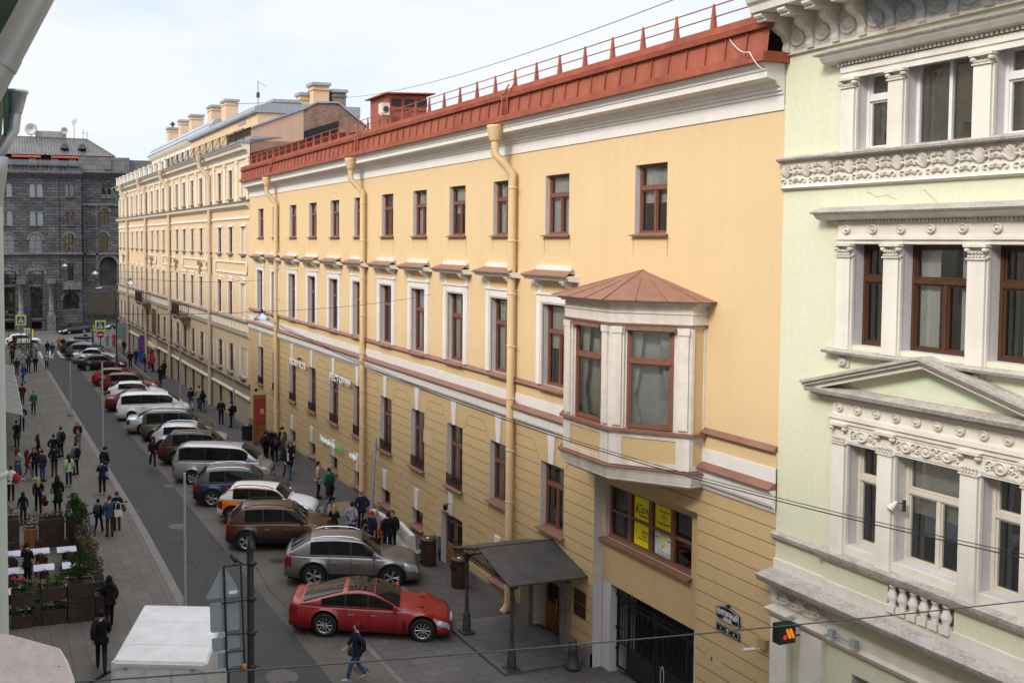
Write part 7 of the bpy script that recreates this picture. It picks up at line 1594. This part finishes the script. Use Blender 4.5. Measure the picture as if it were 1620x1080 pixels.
# left pavement, near to far
person('man in a black leather jacket walking away beside the white truck',2.74,27.05,AW-.1,'walk','black','navy',H=1.82,outer='puffer')
person('hooded person in black walking away beyond the man in the leather jacket',3.32,30.1,AW,'stride','black','black',('hood','black'),1.72,'puffer')
person('waitress in black uniform with dark hair standing among the cafe tables',.95,34.6,-.6,'phone','black','black',('tail','hairb'),1.72)
p=person('small person in black with a backpack, left of the woman in the blue denim jacket',4.04,40.57,-.5,'stride','black','black',H=1.5); pack_on(p,'char','grey backpack on the small person in black beside the denim jacket')
person('woman in blue denim jacket and brown trousers hugging a friend, seen from behind',4.45,39.96,.05,'hug','bdenim','brown',('hair','ginger'),1.78,'puffer')
bag(4.78,39.75,1.05,'white','white tote bag on the shoulder of the woman in the denim jacket','tote',.1)
person('red haired person in dark clothes walking right behind the denim jacket woman',4.85,40.75,.1,'stand','black','brown',('hair','ginger'),1.72); bag(5.1,40.5,1.0,'brown','brown shoulder bag beside the white tote bag','bag')
person('child in black behind the cafe planter box',1.04,42.95,AW,'stand','black','black',('hood','black'),1.45)
person('blonde woman in black walking away behind the cafe planters',1.75,44.5,AW,'walk','black','black',('long','blond'),1.7); bag(2.05,44.4,.62,'maroon','purple bag in the hand of the blonde woman in black')
person('person in a long black coat with a lime green bag',2.58,44.2,AW+.2,'stand','black','black',('long','hairb'),1.78,'puffer',lower='coat'); o=bag(2.25,44.05,.85,'mint','lime green shopping bag held by the person in the long black coat','tote')
person('person in a white shirt and black trousers at the edge beside the downpipe',.6,47.3,AW,'stand','white','black',('hair','dbrown'),1.72); bag(.85,47.15,1.1,'red','small red bag on the shoulder of the person in the white shirt')
person('person in navy shirt and black trousers standing still at the kerb, back turned',4.88,46.9,AW,'lookd','navy','black',H=1.8,shoes='lgrey')
p=person('man in a blue jacket with a black backpack by the tall grey kerb post',5.35,50.1,-.8,'stand','navy','ljean',('cap','navy'),1.76,'puffer'); pack_on(p,'black','black backpack on the man in the blue jacket by the kerb post')
person('woman with long hair and a mint green jacket tied at her back',3.44,49.1,AW+.3,'stand','mint','navy',('long','dbrown'),1.7,'puffer',shoes='lgrey')
p=person('man in grey jacket with a dark backpack at the right of the talking crowd',3.98,51.6,.5,'stand','grey','black',('hair','dbrown'),1.8,'puffer'); pack_on(p,'black','dark backpack on the man in the grey jacket')
person('person in black jacket in the middle of the talking crowd',2.87,51.65,AW,'pocket','black','char',H=1.7,outer='puffer')
person('person in a grey hooded top and blue jeans in the talking crowd',2.2,50.6,-.6,'pocket','char','denim',('hair','dbrown'),1.72,'puffer')
person('woman with dark red hair in black, left of the grey hooded top',1.85,51.5,TW,'stand','black','black',('long','ginger'),1.68)
person('girl with long maroon hair, maroon top and grey trousers with white shoes',1.48,51.1,-1.2,'stride','maroon','grey',('long','maroon'),1.66,shoes='white')
person('woman in beige top and long blue denim skirt at the left of the crowd',1.0,51.7,-.9,'fold','beige','denim',('long','ginger'),1.68,lower='skirt',lowc='denim')
person('girl in black with long red brown hair behind the crowd',2.2,55.2,-1.5,'stand','black','black',('long','ginger'),1.68)
person('man in dark jacket talking to the man in the plaid shirt',3.0,54.4,-.3,'pocket','black','black',H=1.76,outer='puffer')
PLAID=brickmat('plaid_cloth',(.35,.33,.32),(.03,.03,.032),(.015,.015,.016),.12,.1,uvw='xz',msize=.03,var=.1,bump=0)
p=person('man in a black and white plaid shirt carrying a backpack',3.51,56.3,.6,'stand',PLAID,'black',('hair','dbrown'),1.82,'puffer'); pack_on(p,'black','black backpack on the man in the plaid shirt')
person('woman in a blue jacket with an orange scarf walking towards the camera',4.61,58.1,TW,'walk','navy','grey',('long','blond'),1.76,'puffer',lower='shortskirt',lowc='grey'); o=bag(4.6,57.93,1.12,'orange','orange scarf and yellow bag on the front of the woman in the blue jacket','bag')
p=person('person in a flapping grey coat with a dark backpack, bending by the left edge',1.15,60.1,AW+.4,'lookd','dgreen','black',H=1.68,outer='puffer',lower='coat'); pack_on(p,'black','dark backpack on the person in the grey coat at the left edge')
person('person in black standing in front of the awning, towards the left edge',1.59,65.4,TW,'pocket','black','black',('hair','blond'),1.76,'puffer')
person('woman in a green jacket and black trousers walking alone',2.56,71.8,TW,'walk','green','black',('hair','dbrown'),1.72,'puffer')
person('person in dark brown beside the awning corner carrying a bag',1.9,76.3,AW,'stride','dbrown','black',H=1.72,outer='puffer')
person('woman in a bright cobalt blue coat walking towards the camera',2.36,89,TW,'walk','blue','ljean',('hair','dbrown'),1.74,'puffer',lower='coat')
STRIPE=brickmat('striped_cloth',(.02,.02,.02),(.02,.02,.02),(.5,.5,.5),2,.14,uvw='xz',msize=.035,var=.1,bump=0)
person('person in a black and white striped top near the kerb',4.83,98.1,TW,'stand',STRIPE,'black',('hair','ginger'),1.78)
for (lb,x,y,f,po,tp,lg,hr) in (('person in black jacket walking away, right of the grey one on the far pavement',3.67,96.4,AW,'walk','black','black',('hair','hairb')),('person in charcoal jacket left of the one in black on the far pavement',3.02,96.2,AW,'stand','char','char',('hood','char')),('person in navy jacket beside the awning on the far pavement',1.9,94.6,AW,'stand','navy','black',('hair','dbrown')),('person in a pale hooded top behind the blue coat',2.58,98.4,AW,'stand','lgrey','char',('hood','lgrey')),('person in a mauve brown jacket by the far left wall',1.64,104.8,AW,'stand','brown','black',('hair','dbrown')),('person in black jacket farthest along the left wall',1.8,109.7,TW,'stand','black','black',('hair','ginger')),('person in a beige coat beside the thick dark post',2.91,108.7,AW,'stand','tan','black',('hair','dbrown')),('person in a pale pink top by the crossing',4.3,110.8,TW,'fold','lpink','char',('hair','dbrown')),('person in black at the near end of the zebra crossing',5.56,111,AW,'stand','black','black',('hair','hairb')),('man in dark green top and white trousers on the zebra crossing',6.0,108.9,AW,'walk','dgreen','lgrey',('hair','hairb')),('person in black on the far half of the zebra crossing with a case',7.6,115.3,TW,'stride','black','navy',('hair','hairb')),('person in orange walking behind the one in black on the crossing',7.2,116.6,TW,'stand','orange','black',('hair','lgrey')),('person in a brown coat in front of the white compact car',2.2,119.5,AW,'stand','brown','lgrey',('long','ginger')),('person with blonde hair and a navy jacket behind the parked dark cars',10.7,121,AW,'stand','navy','black',('hair','blond')),('person in a pale blue outfit near the far corner of the cream house',13.2,119.4,AW,'stand','ljean','ljean',('hair','blond')),('person in a bright pink coat near the far corner of the cream house',13.96,119.1,AW,'stand','pink','maroon',('hood','pink')),('person in light clothes on the far pavement at the left edge',1.5,148.5,-1,'stand','lgrey','white',('hair','hairb')),('person in dark clothes beside the light one on the far pavement',2.3,148.2,1,'stand','char','denim',('hair','dbrown')),('person in black before the granite wall beside a white bag',7.7,147.5,1.2,'stride','black','black',('hair','ginger')),('person in black standing alone before the granite wall behind the black saloon',13.0,148,TW,'stand','black','black',('hair','ginger'))):
    person(lb,x,y,f,po,tp,lg,hr,1.74,'puffer',lower='coat' if 'coat' in lb else None)
# on the road and along the houses
person('person in black with a hood and pale shoes crossing the lane by the silver minivan',8.1,51.7,TW,'walk','black','black',('hood','black'),1.74,'top',shoes='lgrey')
person('woman in dark jacket and blue jeans striding in front of the red car',9.44,24.15,LT-.15,'walk','navy','denim',('tail','dbrown'),1.70,'puffer',shoes='lgrey'); bag(9.2,24.0,.98,'char','dark shoulder bag of the woman striding in front of the red car','bag',.3)
person('man in a black puffer jacket walking away towards the grey post',14.75,37.3,AW-.1,'pocket','navy','black',('hair','tan'),1.78,'puffer')
person('man in beige sweater and black trousers by the yellow wall',14.72,42.9,-2.0,'stand','beige','black',('hair','dbrown'),1.84)
person('man in a green jacket with back to camera next to the beige sweater',14.85,41.7,.3,'stand','green','black',('hair','dbrown'),1.78,'puffer')
p=person('person in black hooded jacket and light blue jeans walking away by the sand heap',14.2,39.7,.3,'walk','black','ljean',('hood','black'),1.74,'puffer',shoes='lgrey')
person('man in a lilac sweater and dark jeans at the left of the family group',13.75,35.8,-.9,'pocket','lilac','navy',('hair','dbrown'),1.76)
person('child with brown hair in the family group, next to the lilac sweater',14.2,35.6,TW+.6,'stand','dbrown','black',('hair','dbrown'),1.28)
person('boy in a red cap and navy jacket holding a pale blue bag',14.2,34.75,1.9,'stand','navy','navy',('cap','red'),1.6,'puffer'); bag(13.95,34.8,.6,'ljean','pale blue plastic bag held by the boy in the red cap','tote')
person('blonde girl in a pale jacket with one arm raised',14.65,35.3,TW+.4,'armup','lpink','maroon',('tail','blond'),1.42,'puffer')
person('woman in black with a shoulder bag beside the white barrier',14.95,34.4,2.4,'stand','black','black',('hair','dbrown'),1.66,'puffer')
person('child in a bright orange patterned top in the family group',14.55,34.55,TW,'stand','orange','maroon',('hair','ginger'),1.2)
person('man in a black hooded top with back to the camera in the family group',14.5,33.85,AW,'pocket','black','navy',('hair','dbrown'),1.8,'puffer')
person('small child in a dark blue cap in front of the boy in the red cap',13.95,34.5,AW,'stand','black','navy',('cap','navy'),1.05)
person('blonde person in black standing at the nose of the brown car',13.15,36.3,-.5,'lookd','black','black',('long','blond'),1.55)
person('young man in an open black jacket over a white shirt with blue jeans',14.4,47.0,TW,'walk','black','denim',('hair','dbrown'),1.74,'puffer'); k=MB(); k.box(-.05,.05,-.02,.02,-.22,.2); o=k.build('shirt_front',cloth(K['white'])); o.parent=bpy.data.objects[[q.name for q in C.objects if q.name.startswith('person') and q.get('label','').startswith('young man in an open')][0]]; o.location=(0,.155,1.22)
person('person in black walking directly behind the young man with the white shirt',14.95,48.2,TW,'stride','black','black',('long','dbrown'),1.74,'puffer')
p=person('man in black with a backpack at the left of the door group',14.45,51.3,-.9,'pocket','black','black',H=1.78,outer='puffer'); pack_on(p,'black','black backpack on the man at the left of the door group')
p=person('tall person in a long black jacket with back to camera in the door group',14.75,50.4,AW,'stand','black','black',('hood','black'),1.84,'puffer',shoes='lgrey'); pack_on(p,'char','dark backpack on the tall person in the door group')
person('person in a grey jacket in the group by the door panel',15.5,51.4,.8,'pocket','grey','denim',('hair','blond'),1.76,'puffer')
person('person in a black cap and black jacket behind the grey jacket',15.75,52.3,2.2,'stand','black','black',('cap','black'),1.78,'puffer')
person('person with fair hair half hidden at the back of the door group',15.0,52.4,TW,'stand','black','black',('hair','blond'),1.74,'puffer')
person('man in black jacket and black trousers facing the camera by the cream house',14.69,63.4,TW-.3,'stand','black','black',('hair','dbrown'),1.8,'puffer')
p=person('man in black with a backpack standing by the cream wall next to the grey post',15.1,62.1,1.2,'phone','black','black',('hair','hairb'),1.8,'puffer'); pack_on(p,'black','black backpack on the man by the cream wall')
person('person in black top and light jeans walking away past the white minivan',13.83,69.7,AW,'walk','black','ljean',('hair','dbrown'),1.76,'puffer')
person('person in a beige jacket walking away beside the cream house',14.55,70.2,AW,'stride','beige','denim',('hair','dbrown'),1.8,'puffer')
person('person with black hair, black top and blue jeans behind the beige jacket',14.5,68.6,AW,'walk','black','denim',('long','hairb'),1.7,'puffer')
p=person('person in black carrying a bag, nearest the dark red crossover',13.82,83.3,AW,'stride','black','black',('hair','ginger'),1.8,'puffer')
p=person('person in black with a large backpack by the cream wall behind the dark red car',14.85,87.6,.5,'stand','char','black',('hair','ginger'),1.8,'puffer'); pack_on(p,'black','large black backpack by the cream wall behind the dark red car')
person('person in a red hooded jacket in the cluster by the cream house doorway',14.7,93,2.0,'stand','red','black',('hood','red'),1.8,'puffer'); person('person in an orange top behind the red hooded jacket',14.75,95.6,1.5,'stand','orange','char',('hair','hairb'),1.74); person('person in a dark jacket and grey jeans left of the red hooded jacket',13.95,93.3,-1.5,'stand','black','grey',('hair','dbrown'),1.78,'puffer')
person('person in black by the black saloon near the lamp post',12.98,96.8,AW,'stand','black','black',('hair','ginger'),1.78,'puffer'); person('person in a dark blue jacket and shorts beside the black saloon',13.85,98.7,TW,'stand','navy','navy',('hair','tan'),1.78,'puffer'); person('person in black by the grey square sign board',14.0,109.5,AW,'stand','black','denim',('hair','hairb'),1.74,'puffer')
# ---------------------------------------------------------------- cafe terrace
def leaf_cloud(k,c,r,n,ls,mi=0,seed=0,hollow=.35):
    rr=random.Random(seed)
    for _ in range(n):
        while True:
            v=Vector((rr.uniform(-1,1),rr.uniform(-1,1),rr.uniform(-1,1)))
            if hollow<v.length<1: break
        w=1+.25*math.sin(5*v.x+seed)+.2*math.sin(6*v.z+2*seed)
        p=Vector((c[0]+v.x*r[0]*w,c[1]+v.y*r[1]*w,c[2]+v.z*r[2])); d=(v+Vector((rr.uniform(-.8,.8),rr.uniform(-.8,.8),rr.uniform(-.2,1.1)))).normalized(); u=d.cross(Vector((rr.random(),rr.random(),rr.random()))).normalized(); l=ls*rr.uniform(.6,1.5)
        k.add([p,p+d*l*.5+u*l*.28,p+d*l,p+d*l*.5-u*l*.28],[(0,1,2,3)],mi)
def plant(x,y,z,spec,label,name='plant',cat='plant',stem=0,group='plants in the cafe planters',flowers=None,seed=1,mt='leaf2'):
    t=empty(name,label,cat,(x,y,z),0,group); k=MB()
    for i,(c,r,n,ls) in enumerate(spec): leaf_cloud(k,c,r,n,ls,0,seed+i)
    k.build('foliage',M[mt],t)
    if stem:
        k=MB(); k.tube([(0,0,-.1),(.02,.01,stem*.5),(0,0,stem)],[.035,.028,.012],6)
        for i in range(5): a=i*1.3; k.bar((0,0,stem*(.2+.13*i)),(.16*math.cos(a),.16*math.sin(a),stem*(.35+.13*i)),.009,4)
        k.build('stem',M['wooddark'],t)
    if flowers:
        k=MB(); rr=random.Random(seed+50); cc,fr,n=flowers
        for _ in range(n):
            q=Vector((rr.uniform(-1,1)*fr[0],rr.uniform(-1,1)*fr[1],fr[2]+rr.uniform(0,.12))); 
            for s in range(6): a=s*1.05; k.add([q,q+Vector((.06*math.cos(a),.06*math.sin(a),.02)),q+Vector((.06*math.cos(a+.7),.06*math.sin(a+.7),.03)),q+Vector((0,0,.035))],[(0,1,2,3)])
        k.build('flowers',mat('flower',cc,.6,.1,5),t)
    return t
def planter(x0,x1,y0,y1,h,label,z0=0,mt='wooddark'):
    yc=(y0+y1)/2; t=empty('planter_box',label,'planter',((x0+x1)/2,yc,gz(yc)+z0),0,'dark planter boxes round the cafe'); w=(x1-x0)/2; d=(y1-y0)/2; k=MB(); e=.04
    for a,b,c_,f_ in ((-w,w,-d,-d+e),(-w,w,d-e,d),(-w,-w+e,-d+e,d-e),(w-e,w,-d+e,d-e)):
        n=max(2,int(h/.14))
        for i in range(n): k.box(a+.002*(i%2),b-.002*(i%2),c_+.002*(i%2),f_-.002*(i%2),h*i/n+.004,h*(i+1)/n-.004)
    k.box(-w-.01,w+.01,-d-.01,-d+e+.01,h-.03,h+.01); k.box(-w-.01,w+.01,d-e-.01,d+.01,h-.03,h+.01); k.build('box',M[mt],t); k=MB(); k.box(-w+e,w-e,-d+e,d-e,.02,h-.06); k.build('soil',M['soil'],t); return t
def table(x,y,label,rz=0):
    t=empty('cafe_table',label,'table',(x,y,gz(y)),rz,'cafe tables with blue patterned tops'); k=MB(); k.box(-.36,.36,-.33,.33,.72,.75); k.build('tabletop',TBL,t); k=MB(); k.box(-.37,.37,-.34,.34,.70,.719); k.bar((0,0,.03),(0,0,.71),.035,8)
    for a in (.78,2.35): k.obox((0,0,.02),.3,.035,.02,a)
    k.build('pedestal',M['iron'],t); return t
def chair(x,y,rz,label):
    t=empty('cafe_chair',label,'chair',(x,y,gz(y)),rz,'brown cafe chairs'); k=MB(); k.lathe([(.2,.43),(.21,.45),(.2,.465),(.01,.47)],(0,0,0),14); k.build('seat',mat('cane_seat',(.17,.10,.055),.7,.2,12) if 'cane_seat' not in bpy.data.materials else bpy.data.materials['cane_seat'],t)
    for a in (.8,2.35): k=MB(); k.bar((.17*math.cos(a),.17*math.sin(a),.44),(.21*math.cos(a),.21*math.sin(a),0),.016,6); k.build('leg',CHM,t)
    for a in (3.93,5.5): k=MB(); k.tube([(.2*math.cos(a),.2*math.sin(a)-.02,0),(.17*math.cos(a),.17*math.sin(a),.45),(.17*math.cos(a),.17*math.sin(a)-.07,.85)],.016,6); k.build('leg',CHM,t)
    k=MB(); k.tube([(-.13,-.18,.6),(-.15,-.2,.78),(-.1,-.23,.9),(0,-.24,.93),(.1,-.23,.9),(.15,-.2,.78),(.13,-.18,.6)],.016,6); k.box(-.11,.11,-.225,-.21,.62,.88); k.build('backrest',CHM,t); return t
CHM=mat('brown_chair_wood',(.045,.02,.012),.5,.15,8)
TBL=brickmat('blue_white_tabletop',(.56,.58,.66),(.22,.26,.46),(.6,.61,.66),.2,.055,uvw='xy',msize=.014,var=.5,bump=0)
TP=[(.42,36.5),(1.46,36.5),(2.44,36.4),(.48,34.5),(1.52,34.55),(2.51,34.5),(.35,32.4),(2.1,32.5)]
TL=['cafe table at the far left beside the pipe','second cafe table from the left in the back row','cafe table in the back row beside the conifers','cafe table left of the waitress in black','cafe table in the middle with a chair tucked in front','cafe table in the middle row next to the young conifer','cafe table behind the pink geraniums','cafe table with jars and glasses behind the front planters']
for i,(x,y) in enumerate(TP): table(x,y,TL[i],-.03); chair(x-.02,y-.62,PI*0,'near chair of the '+TL[i]) ; chair(x+.02,y+.6,PI,'far chair of the '+TL[i])
k=MB(); k.obox((0,0,.1),.07,.05,.1); o=k.build('menu_holder',mat('wooden_holder',(.20,.11,.05),.6,.2,6),None,(2.2,32.62,gz(32.6)+.75),.3); tag(o,'small wooden holder standing on the front cafe table','holder')
for x,lb in ((2.5,'pale glass jar on the front cafe table'),(2.62,'second pale glass jar, right of the other on the front cafe table')): k=MB(); k.lathe([(.04,0),(.045,.1),(.03,.14),(.03,.16)],(0,0,0),8); o=k.build('glass_jar',mat('pale_glass',(.4,.45,.6),.2,0) if 'pale_glass' not in bpy.data.materials else bpy.data.materials['pale_glass'],None,(x,32.6,gz(32.6)+.75)); tag(o,lb,'jar')
k=MB(); k.lathe([(.03,0),(.1,.01),(.11,.02)],(0,0,0),12); o=k.build('saucer',M['plasticw'],None,(1.92,32.45,gz(32.4)+.751)); tag(o,'white saucer on the front cafe table','saucer')
def pz(y,h): return gz(y)+h
planter(-.1,.8,39.4,40.1,1.2,'tall dark planter by the wall in the back row of the cafe'); plant(.35,39.75,pz(39.7,1.2),[((0,0,.2),(.4,.3,.3),160,.1)],'reddish bush in the tall planter by the wall',seed=3,mt='leaf3',flowers=((.25,.03,.03),(.35,.25,.2),12))
planter(.98,1.5,39.4,39.9,.75,'small brown planter with a creased film wrap in the back row','' and 0 or 0,'wood'); plant(1.2,39.6,pz(39.6,.75),[((0,0,.25),(.35,.3,.3),200,.09)],'grassy grey green plant in the small brown planter',seed=5,mt='leaf3')
planter(1.55,2.55,39.2,39.75,1.15,'wide dark planter with small flowers in the back row'); plant(2.05,39.5,pz(39.5,1.12),[((-.2,0,.05),(.25,.2,.12),90,.08),((.25,0,.1),(.3,.2,.2),110,.08)],'low flowering plants in the wide back planter',seed=7,flowers=((.45,.08,.10),(.4,.2,.12),12))
planter(2.62,3.2,38.9,39.5,1.1,'dark planter holding the tallest conifer'); plant(2.9,39.2,pz(39.2,1.0),[((0,0,.42),(.26,.26,.45),800,.085),((.02,.02,.85),(.17,.17,.3),340,.08),((.2,-.1,.65),(.15,.15,.25),200,.08)],'tallest dark green conifer in the back corner of the cafe','conifer','conifer',1.1,seed=11,mt='leaf',group=None)
planter(2.85,3.35,37.9,38.5,1.0,'dark planter holding the second conifer in the right row'); plant(3.1,38.2,pz(38.2,.95),[((0,0,.42),(.27,.25,.42),800,.085),((.1,0,.75),(.16,.15,.28),260,.08)],'broad dark green conifer right in front of the tallest one','conifer','conifer',1.0,seed=17,mt='leaf',group=None)
planter(2.95,3.4,36.5,37.4,.85,'dark planter with grey green grass in the right row'); plant(3.15,37.0,pz(37,.85),[((0,0,.25),(.32,.4,.35),420,.09)],'grey green grassy plant in the right row of planters',seed=23,mt='leaf3')
planter(2.98,3.42,35.4,36.3,.8,'dark planter with red flowers in the right row'); plant(3.2,35.9,pz(35.9,.8),[((0,0,.18),(.25,.42,.25),260,.08)],'red and green flowering plants in the right row',seed=29,mt='leaf2',flowers=((.32,.03,.04),(.24,.4,.22),34))
planter(3.0,3.42,34.3,35.25,.8,'dark planter with reddish stems in the right row'); plant(3.2,34.8,pz(34.8,.8),[((0,0,.3),(.26,.42,.4),420,.08)],'bush with reddish stems in the right row',seed=31,mt='leaf3',flowers=((.22,.05,.03),(.24,.4,.35),26))
planter(2.95,3.42,32.1,33.2,.85,'dark planter with an olive shrub near the front right corner'); plant(3.15,32.7,pz(32.7,.85),[((0,0,.3),(.24,.3,.36),450,.075)],'olive green shrub near the front right corner',seed=37,mt='leaf3')
planter(3.0,3.5,31.2,31.9,.7,'lower dark planter at the front right corner'); plant(3.3,31.5,pz(31.5,.7),[((.1,0,.15),(.22,.2,.16),90,.14)],'round leaved plant at the front right corner',seed=41,mt='leaf2')
planter(2.1,2.95,30.95,31.6,1.25,'large square dark planter in the front row under the young conifer'); plant(2.5,31.3,pz(31.3,1.2),[((.05,0,.6),(.3,.26,.42),900,.085),((-.12,0,.3),(.22,.2,.25),260,.08),((.1,0,1.0),(.16,.16,.25),220,.08)],'young green conifer in the front row of the cafe','conifer','conifer',1.3,seed=43,mt='leaf',group=None)
planter(1.3,2.05,31.0,31.5,.42,'dark planter tray on top of the shelf in the front row',.78); plant(1.68,31.25,pz(31.2,1.2),[((0,0,.12),(.34,.2,.2),420,.07)],'bushy bright green herb in the front tray',seed=47,mt='leaf2')
planter(1.3,2.05,31.0,31.5,.45,'lower dark planter of the front shelf',0); plant(1.68,31.2,pz(31.2,.45),[((0,0,.12),(.33,.2,.18),200,.08)],'teal green plant on the lower front shelf',seed=53,mt='leaf')
planter(.35,1.02,31.0,31.5,.42,'dark tray planter holding the pink geraniums',.72); plant(.68,31.25,pz(31.2,1.12),[((0,0,.14),(.36,.22,.2),330,.09)],'pink geranium plants in the front left tray',seed=59,mt='leaf2',flowers=((.60,.02,.12),(.34,.2,.3),10))
planter(.35,1.02,31.0,31.5,.4,'lower dark planter under the geraniums',0); plant(.68,31.2,pz(31.2,.4),[((0,0,.1),(.33,.22,.16),200,.08)],'low green plants below the geraniums',seed=61,mt='leaf')
plant(1.18,31.3,pz(31.3,.35),[((0,0,.35),(.22,.22,.45),420,.08),((.1,-.1,.0),(.2,.2,.3),200,.08)],'trailing green creeper hanging between the front planters',seed=67,mt='leaf2')
planter(1.04,1.28,31.05,31.5,.7,'narrow dark box behind the trailing creeper',0)
